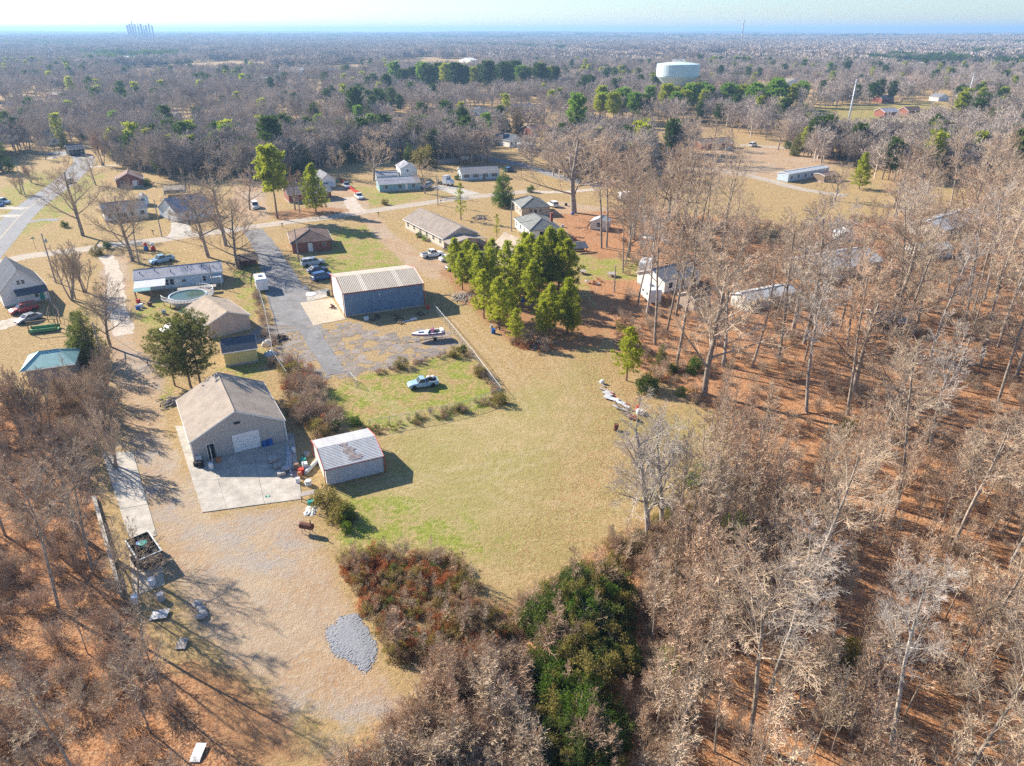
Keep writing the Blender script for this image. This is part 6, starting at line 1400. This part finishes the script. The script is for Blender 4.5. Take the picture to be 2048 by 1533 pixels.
# ------------------------------------------------------------------ trees one can tell apart
T = tree
for px, py, h, k, lb in (
 (166,472,21,'oak','wide bare oak on the lawn at the corner of the two roads'),(266,523,19,'oak','bare tree with a thick trunk behind the mobile home'),(279,529,17,'forest','slimmer bare tree beside the thick-trunked one behind the mobile home'),
 (417,515,19,'oak','bare tree with a few red leaves in front of the tan road'),(452,492,21,'oak','pale-barked bare tree between the road and the mobile home lawn'),(477,538,17,'forest','bare tree standing at the wooden lean-to'),
 (748,362,19,'oak','broad bare tree behind the turquoise house'),(850,388,11,'oak','small bare tree in front of the turquoise house'),(677,356,12,'oak','small bare tree beside the red fence'),(665,291,21,'oak','great round bare tree in the far yard with a dark trunk'),
 (590,420,13,'oak_leafy','bare tree with rusty leaves in front of the brick cottage'),(1148,426,26,'oak','great bare tree standing over the yard behind the cottages'),(1203,497,26,'forest','tall bare trunk beside the slant-roofed shelter'),(1213,495,25,'forest','tall bare trunk close to its twin near the shelter'),
 (1081,291,12,'oak','small bare tree by the white garage on the slope'),(971,331,16,'oak','bare tree behind the ranch house'),(205,332,16,'crape_red','bare vase-shaped tree at the bend of the main road'),(62,305,15,'oak','bare tree by the far driveway'),(92,320,9,'oak','small reddish bare tree on the lawn by the main road'),
 (42,388,8,'crape_red','round reddish bare tree by the leaning utility pole'),(62,366,8,'crape_red','round reddish bare tree up the lawn from the leaning pole'),(192,371,11,'oak','leaning bare tree on the lawn by the rusty roof'),(285,362,15,'oak','bare tree at the end of the rusty-roofed house'),
 (1425,300,15,'oak','round bare tree by the brown ranch house'),(1452,330,14,'oak','bare tree with a stout trunk on the slope by the far road'),(1625,325,12,'forest','bare tree beside the long white trailer'),(1374,312,17,'oak','wide bare tree next to the white bungalow'),(1556,300,14,'oak','bare tree behind the brown ranch yard'),
 (145,600,14,'crape','many-stemmed bare tree beside the white gabled house'),(170,585,10,'crape','lower many-stemmed bare tree next to the lane'),(500,420,13,'oak','grey bare tree behind the white van'),(1310,690,24,'forest','tall pale trunk at the corner of the wood and the lawn'),
 (1268,480,20,'forest','bare trunk between the cottages and the campers'),(1376,866,4.2,'slim','small bare sapling standing alone on the field edge'),(1296,1075,17,'pale','white-barked bare tree rising in front of the field'),(1322,1062,14,'pale','thinner white-barked tree next to the taller one at the field')):
    T(k, px, py, h, lb, 'bare_tree' if k != 'oak_leafy' else 'oak_tree', wide=(1.7 if h == 26 else 1.15) if k == 'oak' else 1.0)
for px, py, h, k, lb in ((188,1150,14,'forest','bare tree in the brush left of the pale footing wall'),(258,1212,11,'slim','bare tree in the brush just below the black trailer'),(160,1075,15,'forest','bare tree in the brush above the footing wall'),(288,1295,12,'forest','bare tree beside the square board in the brush'),(221,694,13,'oak','bare tree casting its shadow across the dirt lane'),(226,840,9,'crape','bare many-stemmed tree on the lane opposite the workshop'),(335,1405,10,'slim','bare tree at the reddish soil near the bottom'),(300,1465,11,'slim','bare tree beside the reddish soil at the very bottom'),(232,935,9,'crape','bare shrub tree beside the concrete strip')):
    T(k, px, py, h, lb, 'bare_tree')
nb = 45
# evergreens with a place of their own
for px, py, h, k, lb in (
 (555,438,20,'tall_pine','tall leaning yellow-green pine beside the tan road'),(632,424,14,'deodar','layered green cedar in front of the brick cottage'),(552,345,20,'tall_dark','dense dark green tree behind the leaning pine'),(590,352,15,'cedar','narrow dark cedar behind the brick cottage'),(612,350,13,'cedar','broad dark cedar next to the narrow one'),
 (922,440,10.5,'pine_sparse','slender young pine behind the long cream house'),(994,474,6,'pine_sparse','small lopsided pine between the house and the cottages'),(1007,413,12,'leyland','dense dark green cone-shaped evergreen beside the beige cottage'),
 (1253,762,9,'pine','young pine standing alone at the edge of the field'),(1293,783,3.2,'bush_dark','round dark evergreen bush on the field edge'),(185,722,10,'cedar','dense dark cedar beside the dirt lane'),(165,716,8,'cedar','yellowish cedar leaning on the dark one by the lane'),(382,776,11.5,'juniper','broad dark juniper behind the workshop'),(402,772,10.5,'juniper','second juniper trunk behind the workshop'),(350,772,8.5,'juniper','lower juniper at the workshop corner'),
 (1718,378,12,'deodar','green spreading pine in the clearing by the long trailer'),(1678,300,9,'cedar','olive cedar behind the long trailer'),(1590,312,10,'cedar','olive cedar at the end of the far road'),(905,280,16,'cedar','dark evergreen above the ranch house'),(440,335,13,'tall_pine','bright green pine above the carport'),(462,328,15,'tall_pine','taller bright green pine next to it above the carport'),(376,338,12,'tall_pine','green pine in the bare wood above the carport'),
 (5,345,17,'cedar','big dark evergreen at the side of the main road'),(1035,268,14,'cedar_rust','rusty-brown cedar above the white garage'),(1012,270,11,'cedar','dull green cedar next to the rusty one'),(1150,290,22,'tall_pine','broad yellow-green pine behind the great bare tree'),(1165,300,12,'cedar','low olive cedar beneath the broad pine'),(1245,290,10,'tall_pine','yellow-green pine behind the white bungalow'),(1275,295,9,'bush_olive','olive shrub tree behind the white bungalow'),(1320,318,6,'pine','small green pine in front of the white bungalow'),
 (715,255,20,'tall_dark','slender dark pine alone in the far wood'),(775,200,18,'tall_dark','dark pine at the end of the far pine row'),(1830,262,11,'cedar_rust','rusty cedar on the far lawn'),(1895,262,13,'cedar','olive cedar beside the rusty one on the far lawn'),(1912,255,18,'tall_pine','tall pine behind the olive cedar on the far lawn'),(1757,260,8,'cedar','small dark cedar in the middle of the far lawn'),(1980,275,13,'juniper','thin cedar at the end of the far lawn'),
 (680,330,11,'cedar','olive cedar behind the small bare tree'),(700,325,12,'cedar','dark cedar beside the broad bare tree'),(820,330,10,'cedar','cedar behind the white two-storey garage'),(845,335,9,'bush_olive','olive shrub behind the garage'),(240,280,13,'tall_pine','green pine far up the slope by the road bend'),(125,250,10,'tall_pine','small green pine in the bare wood'),(325,250,9,'tall_dark','small dark pine in the bare wood by the lavender roof'),
 (1470,205,12,'tall_pine','dark pine at the edge of the bright pine belt'),(1590,228,9,'cedar','round dark cedar at the edge of the far lawn'),(1655,160,17,'tall_pine','yellow-green pine above the wood'),(1690,158,17,'tall_dark','dark flat-topped pine above the wood'),(1405,205,14,'tall_pine','yellowish pine beside the water tower')):
    T(k, px, py, h, lb)
for i in range(34):
    px, py, k = RGT.choice((lambda: (RGT.uniform(-30,330), RGT.uniform(262,300), 'cedar'), lambda: (RGT.uniform(480,640), RGT.uniform(312,340), 'cedar'), lambda: (RGT.uniform(690,900), RGT.uniform(300,325), 'juniper'), lambda: (RGT.uniform(330,480), RGT.uniform(300,345), 'tall_pine'), lambda: (RGT.uniform(560,1000), RGT.uniform(255,300), 'tall_pine'), lambda: (RGT.uniform(1400,1900), RGT.uniform(270,330), 'cedar')))()
    T(k, px, py, RGT.uniform(8,14), {'cedar':'dark cedar','juniper':'loose olive cedar','tall_pine':'green pine'}[k]+' among the bare trees '+('above the main road' if px < 330 else 'above the carport' if px < 480 else 'above the brick cottage' if px < 660 else 'above the turquoise house' if px < 900 else 'above the ranch house' if px < 1050 else 'by the far road'), group='evergreens among the bare trees %s %d' % (k, 0 if px < 330 else 1 if px < 480 else 2 if px < 660 else 3 if px < 900 else 4 if px < 1050 else 5))
# the pine grove beside the barn
for i, (px, py, h) in enumerate(((911,553,9.5),(935,562,10),(950,578,10.5),(968,637,10.5),(982,600,11.5),(999,660,11),(1015,590,12.5),(1032,686,7),(1040,600,12.5),(1060,585,13.5),(1078,592,13.5),(1095,580,14.5),(1117,583,14.5),(1132,592,13),(1099,664,10),(1134,668,11.5),(1085,674,7.5),(1020,640,9),(962,600,11),(925,580,9),(1065,620,11),(1143,672,6),(985,570,11),(1050,565,12))):
    T('pine', px, py, h*.9, ('low ' if h < 8 else 'young ' if h < 11.8 else 'taller ')+'yellow-green pine '+('at the near edge' if py > 650 else 'at the back' if py < 586 else 'in the middle')+(' of the grove, barn side' if px < 1000 else ' of the grove, lawn side' if px > 1085 else ' of the grove by the barn'), group='pines of the grove %d %d %d' % (h < 8 or 2*(h > 11.8), py > 650 or 2*(py < 586), px < 1000 or 2*(px > 1085)))
# pine belts farther off
for i in range(20):
    px = 795+i*16.5; T('tall_dark' if i % 3 else 'tall_pine', px+RGT.uniform(-5,5), 186+RGT.uniform(-6,5), 22+RGT.uniform(-3,3), 'tall dark green pine in the far row above the bare wood', group='far row of pines', wide=1.25)
for i in range(34):
    px = RGT.uniform(1195,1560) ; py = 234+RGT.uniform(-10,12)+(8 if px < 1290 else -8 if px > 1420 else 0)
    T('tall_pine', px, py, 17.5+RGT.uniform(-2.5,2.5), 'bright green pine in the belt before the water tower', group='bright pine belt', wide=1.2)
for i in range(7): T('tall_pine', 1560+RGT.uniform(-30,50), 215+RGT.uniform(-8,8), 15, 'bright green pine at the end of the belt near the power pole', group='pines at the belt end', wide=1.2)
# shrubs and low bushes
for px, py, h, k, lb in ((680,1040,2.6,'bush_olive','olive shrub below the small garage'),(697,1040,2.0,'bush','green shrub below the small garage'),(655,1015,2.8,'bush_olive','tall olive shrub at the foot of the small garage'),(693,1062,1.2,'bush_lime','bright green low bush on the grass edge'),(670,860,1.6,'bush','green weeds behind the small garage'),(712,852,1.5,'bush','low green bush behind the small garage'),
 (802,735,2.0,'bush_olive','olive bush on the low weedy fence'),(909,713,1.9,'bush_olive','olive bush at the end of the weedy fence'),(926,704,1.4,'bush_dark','small dark bush at the fence corner'),(960,752,1.8,'bush_olive','olive bush on the chain-link fence'),(1000,808,2.0,'bush_olive','olive bush at the corner of the fenced grass'),(918,820,1.3,'bush_olive','olive weeds along the front fence'),
 (1390,745,2.6,'bush','green shrub at the edge of the wood'),(1322,730,4.0,'cedar','yellow-green cedar sapling at a tree foot on the wood edge'),(1362,790,1.4,'bush_lime','small lime bush on the wood edge'),(1345,745,1.8,'bush_dark','dark low bush under the wood edge'),(1062,385,2.6,'bush_dark','round grey-green bush by the road behind the cottages'),(915,360,2.2,'bush_dark','round blue-green bush at the ranch house'),(838,475,1.4,'bush','green shrub in front of the long cream house'),(850,482,1.5,'bush_lime','lime shrub in front of the long cream house'),(130,455,2.0,'bush_dark','dark round bush under the wide oak'),(770,410,2.0,'bush_olive','bare olive shrub on the lawn of the turquoise house'),(295,372,2.6,'bush','bright green bush at the carport corner'),
 (1408,957,2.4,'bush_lime','bright yellow-green bush in the thicket by the field'),(1385,975,1.9,'bush_lime','second yellow-green bush in the thicket by the field'),(1300,1000,1.6,'bush_lime','low yellow-green bush behind the white-barked tree'),(1340,1340,2.2,'bush_lime','small yellow-green bush deep in the near thicket'),(1610,1135,4.6,'cedar','pale green cedar sapling among the bare saplings'),(1470,1075,3.2,'bush_lime','yellow-green sapling in the bare thicket'),(1700,1320,2.4,'bush_olive','olive shrub under the trees of the near wood'),(1690,890,3.6,'juniper','thin greyish cedar among the trunks'),
 (590,750,2.4,'bush_olive','olive shrub in the brush above the workshop'),(215,498,2.0,'bush_dark','dark shrub where the lane meets the road'),(195,510,2.4,'bush_olive','olive shrub beside the lane mouth'),(150,640,1.8,'bush_dark','dark shrub by the lane below the bare stems')):
    T(k, px, py, h, lb, 'shrub', cat='shrub')

# ------------------------------------------------------------------ the woods: trees one by one
HOUSES = [np.array([[*(o.matrix_basis @ Vector((u,v,0)))[:2]] for u, v in ((-1.5,-1.5),(o['_dims'][0]+1.5,-1.5),(o['_dims'][0]+1.5,o['_dims'][1]+1.5),(-1.5,o['_dims'][1]+1.5))]) for o in bpy.data.objects if '_dims' in o]
for o in bpy.data.objects:
    if '_dims' in o: del o['_dims']
WOOD_R = [(1255,640),(1320,765),(1425,812),(1500,895),(1500,950),(1420,1010),(1360,1080),(1330,1200),(1290,1400),(1260,1720),(2700,1720),(2600,640),(2350,470),(1900,420),(1760,430),(1600,455),(1420,430),(1250,440),(1240,520)]
SLIM_Z = [(1430,880),(1510,930),(1560,1080),(1560,1240),(1420,1330),(1310,1250),(1330,1100),(1400,1010)]
GLADE = pxpoly([(1400,395),(1790,395),(1770,470),(1640,520),(1560,515),(1440,475)])
w = sample_poly(WOOD_R, 140, 4.4, 5, avoid=HOUSES+[pxpoly(SLIM_Z), GLADE])
MARK = [(P(*p), t) for p, t in (((1350,545),'near the grey-roofed house'),((1300,600),'near the white campers'),((1550,590),'near the metal-roofed trailer home'),((1700,530),'near the silvery-roofed house'),((1780,640),'near the dark-roofed cabin'),((1930,450),'near the pale-roofed house at the far edge'),((1870,500),'near the low white house'),((1695,472),'near the small white shed'),((1470,880),'behind the line of tyres'),((1300,780),'behind the round dark bush'),((1515,961),'near the blue plastic sheet'),((1900,700),'past the dark-roofed cabin'),((1650,760),'in the open middle of the wood'),((1850,850),'in the thick of the wood'),((1600,1000),'beyond the sapling thicket'),((1800,1100),'on the leaf-covered floor of the near wood'),((1650,1300),'in the near wood by the olive shrub'),((1950,1350),'in the nearest corner of the wood'),((1450,1450),'beside the dark green thicket'),((2000,950),'at the outer side of the wood'),((1400,620),'near the tan cabin'),((1480,460),'on the far side of the wood'))]
def near(x, y): return min(MARK, key=lambda m_: (m_[0].x-x)**2+(m_[0].y-y)**2)[1]
for x, y in w:
    d = math.hypot(x, y); k = 'pale' if (RGT.random() < .2 and d < 130) or RGT.random() < .06 else 'forest' if RGT.random() < .8 else 'oak'
    if d < 86: k = 'fine'
    h = RGT.uniform(16,25) if k not in ('oak','fine') else RGT.uniform(14,20) if k == 'fine' else RGT.uniform(13,17); ad = {'pale':'pale-barked bare tree','forest':'very tall bare tree' if h > 20.3 else 'tall bare tree' if h > 17.6 else 'middling bare tree','oak':'wide-branching bare tree','fine':'fine-twigged tall bare tree' if h > 17 else 'fine-twigged bare tree'}[k]
    T(k, 0, 0, h, ad+' '+near(x, y), group=ad+'s '+near(x, y), wloc=Vector((x,y,0)), wide=RGT.uniform(.9,1.15))
nb += len(w)
w = sample_poly(SLIM_Z, 30, 1.8, 6)
for x, y in w: T('slim', 0, 0, RGT.uniform(8,14), 'thin bare sapling in the pinkish sapling thicket at the corner of the field', group='saplings at the field corner', wloc=Vector((x,y,0)))
w2 = sample_poly(WOOD_R, 40, 2.5, 8, avoid=HOUSES+[GLADE])
for x, y in w2: T('slim', 0, 0, RGT.uniform(6,11), 'thin bare sapling '+near(x, y), group='saplings '+near(x, y), wloc=Vector((x,y,0)))
nb += len(w)+len(w2)
# near thicket below the field
for px, py, h, k in ((985,1430,6.5,'crape'),(1010,1490,6,'crape'),(930,1520,5.5,'crape'),(880,1545,5.5,'crape'),(800,1300,5,'crape_red'),(790,1560,5,'crape'),(700,1570,4.5,'crape'),(960,1380,5,'crape'),(1040,1560,6,'crape')):
    T(k, px, py, h, 'many-stemmed bare shrub tree in the pale thicket below the field', group='shrub trees below the field', wide=1.2); nb += 1
# wood at the near corner, left of the track
WOOD_L = [(-900,860),(40,830),(150,900),(180,1000),(215,1150),(260,1260),(330,1370),(360,1480),(400,1720),(-1300,1720)]
MARKL = [(P(*p), t) for p, t in (((100,950),'in the brush below the teal-roofed shed'),((20,1000),'at the outer edge of the brush above the footing wall'),((140,1080),'in the brush beside the footing wall'),((30,1150),'deep in the wood level with the footing wall'),((180,1250),'in the wood below the black trailer'),((60,1300),'in the shaded middle of the near wood'),((200,1400),'in the near wood beside the reddish soil'),((60,1480),'in the bottom corner of the near wood'),((240,1530),'at the bottom of the near wood by the soil'),((-80,1250),'at the outermost side of the near wood'))]
def nearl(x, y): return min(MARKL, key=lambda m_: (m_[0].x-x)**2+(m_[0].y-y)**2)[1]
WOOD_LT = [(-900,860),(20,830),(105,900),(125,1000),(150,1150),(185,1260),(235,1370),(280,1480),(320,1720),(-1300,1720)]
w = sample_poly(WOOD_LT, 36, 3.6, 9)
for x, y in w:
    k = 'forest' if RGT.random() < .7 else 'slim'; T(k, 0, 0, RGT.uniform(11,16) if k == 'forest' else RGT.uniform(7,10), ('bare tree ' if k == 'forest' else 'bare sapling ')+nearl(x, y), group=('trees ' if k == 'forest' else 'saplings ')+nearl(x, y), wloc=Vector((x,y,0)))
nb += len(w)
for px, py, h, k in ((95,880,12,'crape'),(60,890,13,'crape_red'),(130,830,9,'crape'),(180,830,8,'crape'),(205,800,8,'crape'),(215,760,7,'crape'),(215,870,7,'crape'),(170,930,8,'crape')):
    T(k, px, py, h, 'many-stemmed bare tree in the brush around the teal-roofed shed', group='bare stems around the teal shed'); nb += 1
# bare trees standing in the yards and along the houses, up to the counted limit
YARD = [(-200,300),(60,255),(220,275),(420,300),(600,275),(760,285),(960,262),(1140,272),(1290,265),(1560,285),(1800,300),(2300,300),(2300,420),(1800,425),(1600,440),(1420,425),(1260,400),(1150,350),(960,310),(880,318),(740,330),(560,320),(440,355),(330,340),(200,300),(100,290),(0,330),(-200,360)]
w = sample_poly(YARD, max(14, 300-nb), 6.5, 12, avoid=HOUSES)
for x, y in w: T('oak', 0, 0, RGT.uniform(11,18), 'bare rounded tree in the belt of trees behind the houses', group='bare trees behind the houses', wloc=Vector((x,y,0)), wide=1.1)

# ------------------------------------------------------------------ masses nobody could count
rs = np.random.default_rng(99)
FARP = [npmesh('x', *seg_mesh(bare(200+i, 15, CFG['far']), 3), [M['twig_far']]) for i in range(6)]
FARE = [join_meshes('e%d'%i, pm[:2]) for i, pm in enumerate([pine_meshes('fe%d'%i, 300+i, 14, 3.6, .3, M['needle_dark'] if i else M['needle'], shape='round', tuft=1.1, blade=.4, nb=7, dens=.7) for i in range(3)])]
def clump(seed, mat, n=900, w=34, h=11):
    """a stand of trees seen from kilometres away: crowns of twig blades on uneven domes"""
    rg = np.random.default_rng(seed); k = 11; c = rg.uniform(-w/2,w/2,(k,2)); hh = h*rg.uniform(.6,1.15,k); r = rg.uniform(4,6.5,k)
    p = rg.integers(0,k,n); d = rg.normal(size=(n,3)); d /= np.linalg.norm(d,axis=1)[:,None]; d[:,2] = np.abs(d[:,2])
    C = np.c_[c[p]+d[:,:2]*r[p][:,None], (hh[p]-r[p]*.8)*.9+d[:,2]*r[p]*.8-1.5]; C[:,2] = np.maximum(C[:,2], 0)
    V, F_ = blades(C, d+np.array([0,0,.6]), 3.6, 1.5, rg); return npmesh('clump', V, F_, [mat])
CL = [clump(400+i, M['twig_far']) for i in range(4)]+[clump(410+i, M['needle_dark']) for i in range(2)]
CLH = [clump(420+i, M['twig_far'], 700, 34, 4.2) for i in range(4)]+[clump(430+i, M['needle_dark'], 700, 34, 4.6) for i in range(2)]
def fan(n, y0, y1, u=.86):
    y = np.sqrt(rs.uniform(y0*y0, y1*y1, n)); return np.c_[rs.uniform(-u,u,n)*y, y]
CLEAR = [pxpoly(p) for p in ([(-400,340),(0,322),(60,300),(130,290),(190,298),(225,330),(330,362),(440,380),(480,420),(-400,560)],[(480,375),(560,362),(680,330),(760,318),(880,325),(960,330),(1000,325),(1100,345),(1150,420),(480,450)],[(958,292),(1020,272),(1105,270),(1130,285),(1110,335),(960,318)],[(1290,322),(1400,305),(1540,292),(1640,330),(1740,330),(1770,430),(1560,440),(1290,380)],[(1605,222),(1780,208),(1900,212),(1905,255),(1750,285),(1650,290),(1620,265)],[(1130,380),(1250,400),(1240,520),(1130,520)],[(488,170),(690,160),(700,172),(500,180)],[(60,127),(140,124),(150,119),(68,118)],[(225,130),(355,128),(355,121),(225,121)])]
def keepclear(p):
    k = np.ones(len(p), bool)
    for c in CLEAR+HOUSES+FARCLR: k &= sdist(p, c) < 0
    return p[k]
def lump(p, s):      # slow variation of where trees stand thick
    return np.sin(p[:,0]/s+1.1)*np.cos(p[:,1]/(s*1.4)+.3)+.6*np.sin(p[:,0]/(s*.37)+p[:,1]/(s*.5))
p = np.r_[keepclear(fan(2600, 268, 345)), keepclear(fan(14000, 345, 1150))]; p = p[lump(p, 90) > -1.15]
ev = (rs.random(len(p)) < .085) | ((lump(p+500, 60) > 1.25) & (rs.random(len(p)) < .6))
ix = np.where(ev, 6+rs.integers(0,3,len(p)), rs.integers(0,6,len(p)))
scatter('woods', np.c_[p, gz(p[:,0],p[:,1])], rs.random(len(p))*6.28, rs.uniform(.7,1.15,len(p)), ix, FARP+FARE, 'wide winter wood of bare crowns and scattered pines reaching into the distance', 'wood')
p = keepclear(fan(16000, 1100, 4200)); p = p[lump(p, 400) > -1.15]
ix = np.where((lump(p+900, 260) > .9) & (rs.random(len(p)) < .55), 4+rs.integers(0,2,len(p)), rs.integers(0,4,len(p)))
scatter('far_woods', np.c_[p, gz(p[:,0],p[:,1])], rs.random(len(p))*6.28, rs.uniform(.8,1.3,len(p)), ix, CL, 'hazy blue-grey forest covering the plain far beyond the water tower', 'forest')
p = fan(9000, 4100, 11500, .9)
ix = np.where(rs.random(len(p)) < .25, 4+rs.integers(0,2,len(p)), rs.integers(0,4,len(p)))
scatter('horizon_woods', np.c_[p, gz(p[:,0],p[:,1])], rs.random(len(p))*6.28, rs.uniform(2.2,3.6,len(p)), ix, CLH, 'thin blue line of forest along the horizon', 'forest')

JW = [join_meshes('jw%d'%i, m_[:2]) for i, m_ in enumerate(PR['forest'][:4]+PR['oak'][:2]+PR['slim'][:3])]
def mass(name, px, n, lab, seed, lo, hi, protos=JW, wts=None, mind=0):
    q = sample_poly(px, n, mind, seed, avoid=HOUSES+CLEAR+[GLADE]); g = np.random.default_rng(seed); ix = g.choice(len(protos), len(q), p=wts)
    scatter(name, np.c_[q, np.zeros(len(q))], g.random(len(q))*6.28, g.uniform(lo,hi,len(q)), ix, protos, lab, 'wood')
mass('wood_mass', [(1430,880),(1560,960),(1750,900),(2100,1000),(2300,1720),(1260,1720),(1290,1300),(1330,1150),(1400,1010)], 260, 'thin bare saplings standing thick between the near trees of the wood', 73, .5, 1.05, protos=[join_meshes('js%d'%i, m_[:2]) for i, m_ in enumerate(PR['slim'])])
mass('wood_mass', WOOD_R, 30, 'countless further bare trees filling the wood beyond the field', 71, .6, .95, wts=[.14,.14,.14,.13,.07,.07,.11,.1,.1])
mass('wood_mass', [(1230,330),(1330,372),(1420,385),(1560,420),(1620,440),(1800,425),(1760,330),(1960,300),(2500,300),(2600,460),(1900,440),(1600,470),(1420,450),(1260,440),(1220,380)], 120, 'bare trees crowding the ground between the wood and the far road', 72, .6, .9, wts=[.13,.13,.13,.12,.1,.1,.1,.1,.09])
SHR = [npmesh('s', *seg_mesh(bare(500+i, 2.6, CFG['shrub']), 3), [M['twig'] if i % 2 else M['twig_red']]) for i in range(5)]
BR = lambda mat, i, leaf=.12, n=1100, h=1.5, w_=2.2: join_meshes('br%d'%i, bush_meshes('br%d'%i, 600+i, h, w_, M[mat], n, leaf))
def spread(name, px, n, protos, label, cat, lo=.6, hi=1.2, zmax=0.0, seed=0, wts=None, avoid=()):
    q = sample_poly(px, n, 0, seed, avoid=avoid); g = np.random.default_rng(seed); z = np.zeros(len(q))
    if zmax: sd_ = sdist(q, pxpoly(px)); z = zmax*np.clip(sd_/3.0,0,1)*g.random(len(q))
    ix = g.choice(len(protos), len(q), p=wts) if wts is not None else g.integers(0,len(protos),len(q))
    return scatter(name, np.c_[q, z], g.random(len(q))*6.28, g.uniform(lo,hi,len(q)), ix, protos, label, cat)
spread('undergrowth', WOOD_R, 2300, SHR, 'brown leafless undergrowth covering the floor of the wood beyond the field', 'undergrowth', .35, .95, seed=41, avoid=HOUSES)
spread('undergrowth', SLIM_Z, 160, SHR, 'pinkish twiggy undergrowth in the sapling thicket at the field corner', 'undergrowth', .6, 1.1, seed=48)
spread('undergrowth', WOOD_L, 750, SHR, 'tangled leafless undergrowth in the wood beside the dirt track', 'undergrowth', .5, 1.1, seed=42)
spread('undergrowth', [(150,770),(200,740),(235,790),(205,900),(120,900),(20,860),(40,810)], 80, SHR, 'twiggy brush around the teal-roofed shed', 'undergrowth', .7, 1.3, seed=43)
SAP = npmesh('sap', *seg_mesh(bare(555, 3.6, dict(CFG['slim'], rmin=.008)), 3), [M['twig']]); SAP2 = npmesh('sap2', *seg_mesh(bare(556, 4.2, dict(CFG['slim'], rmin=.008)), 3), [M['twig_red']])
spread('undergrowth', [(1280,1130),(1330,1090),(1400,1200),(1380,1400),(1340,1640),(1270,1640),(1285,1330)], 120, SHR+[SAP,SAP2], 'tangled grey-brown scrub between the green thicket and the near wood', 'undergrowth', .6, 1.2, seed=57)
BRAM = [SAP, SAP2, BR('leaf_rust',0), BR('leaf_olive',1), BR('leaf_tan',2), SHR[1], BR('leaf_ivy',3)]
spread('brambles', [(690,1118),(760,1105),(860,1105),(905,1120),(940,1155),(985,1220),(1020,1270),(960,1310),(880,1330),(800,1330),(770,1290),(740,1235),(715,1190),(690,1145)], 300, BRAM, 'rust and olive bramble thicket pointing into the field', 'brambles', .5, 1.1, seed=44, wts=[.06,.05,.29,.26,.2,.06,.08])
spread('brambles', [(1020,1240),(1110,1160),(1230,1090),(1340,1030),(1440,980),(1490,955),(1500,1010),(1400,1070),(1300,1120),(1200,1160),(1120,1200),(1050,1265)], 200, [BR('leaf_olive',5), BR('leaf_tan',6), SHR[0], SHR[3], BR('leaf_ivy',8), SAP], 'brown bramble bank along the edge of the field', 'brambles', .5, 1.1, seed=45, wts=[.26,.26,.12,.1,.16,.1])
spread('evergreen_thicket', [(1055,1235),(1120,1175),(1200,1150),(1260,1200),(1265,1330),(1245,1480),(1215,1640),(1060,1660),(1060,1500),(1085,1400),(1070,1300)], 300, [BR('leaf_green',10,.15,1300), BR('leaf_ivy',11,.15,1300), SHR[2], BR('leaf_olive',13,.15,1100), SAP2], 'tall dark green ivy-covered thicket in front of the field', 'thicket', .5, 1.5, zmax=3.0, seed=46, wts=[.25,.32,.06,.31,.06])
spread('thicket', [(860,1330),(960,1320),(1040,1330),(1050,1480),(1050,1640),(640,1640),(760,1500),(850,1420)], 190, SHR+[SAP,SAP2], 'pale bare thicket of twigs at the foot of the picture', 'thicket', .7, 1.4, seed=47)
spread('thicket', [(560,730),(610,745),(660,800),(690,850),(640,880),(600,850),(570,790)], 60, [SHR[0], SHR[1], BR('leaf_tan',20), BR('leaf_olive',21), BR('leaf_rust',22)], 'dry overgrown brush between the workshop and the fenced grass', 'brush', .8, 1.5, seed=49)
spread('fence_weeds', [(700,868),(745,852),(860,830),(990,790),(1008,800),(985,815),(860,846),(740,872)], 60, [SHR[0], BR('leaf_tan',25), BR('leaf_olive',26), BR('leaf_ivy',27)], 'dry weeds grown along the front chain-link fence', 'weeds', .3, .6, seed=50)
spread('fence_weeds', [(938,702),(955,722),(1000,780),(990,790),(945,735),(928,705)], 26, [BR('leaf_tan',28), SHR[2], SHR[1]], 'dry weeds along the side chain-link fence', 'weeds', .3, .6, seed=51)
spread('fence_weeds', [(745,752),(850,730),(920,702),(915,698),(840,722),(740,745)], 30, [BR('leaf_tan',30), SHR[2]], 'dry weeds along the low fence by the asphalt', 'weeds', .25, .45, seed=52)
spread('fence_weeds', [(505,585),(522,585),(545,660),(560,740),(545,740),(530,680)], 34, [BR('leaf_tan',33), SHR[2], SHR[3]], 'dry weeds along the sagging fence of the yard', 'weeds', .4, .8, seed=53)
spread('brush', [(1015,682),(1060,665),(1120,690),(1110,710),(1050,710)], 22, [BR('leaf_tan',35), SHR[1], BR('leaf_rust',36)], 'dry brush at the foot of the pine grove', 'brush', .5, .9, seed=54)
spread('brush', [(1225,620),(1265,640),(1320,740),(1420,800),(1475,870),(1490,920),(1440,880),(1380,815),(1290,750),(1235,690)], 90, [BR('leaf_rust',37), SHR[1], SHR[0], BR('leaf_olive',38), BR('leaf_tan',39)], 'orange and brown brush along the edge of the wood', 'brush', .4, .8, seed=55)

# ------------------------------------------------------------------ the air
hz = MB().box(-16000, -60, -60, 16000, 15500, 90).build('haze', bpy.data.materials.new('haze')); hz['kind'] = 'stuff'; tag(hz, 'pale blue winter haze over the distant plain', 'haze')
hm = hz.data.materials[0]; hm.use_nodes = True; N = hm.node_tree.nodes; N.remove(N['Principled BSDF'])
pv = N.new('ShaderNodeVolumePrincipled'); pv.inputs['Color'].default_value = (.38,.64,1.0,1); pv.inputs["Density"].default_value = .00018; pv.inputs['Anisotropy'].default_value = .2
hm.node_tree.links.new(pv.outputs[0], N['Material Output'].inputs['Volume'])
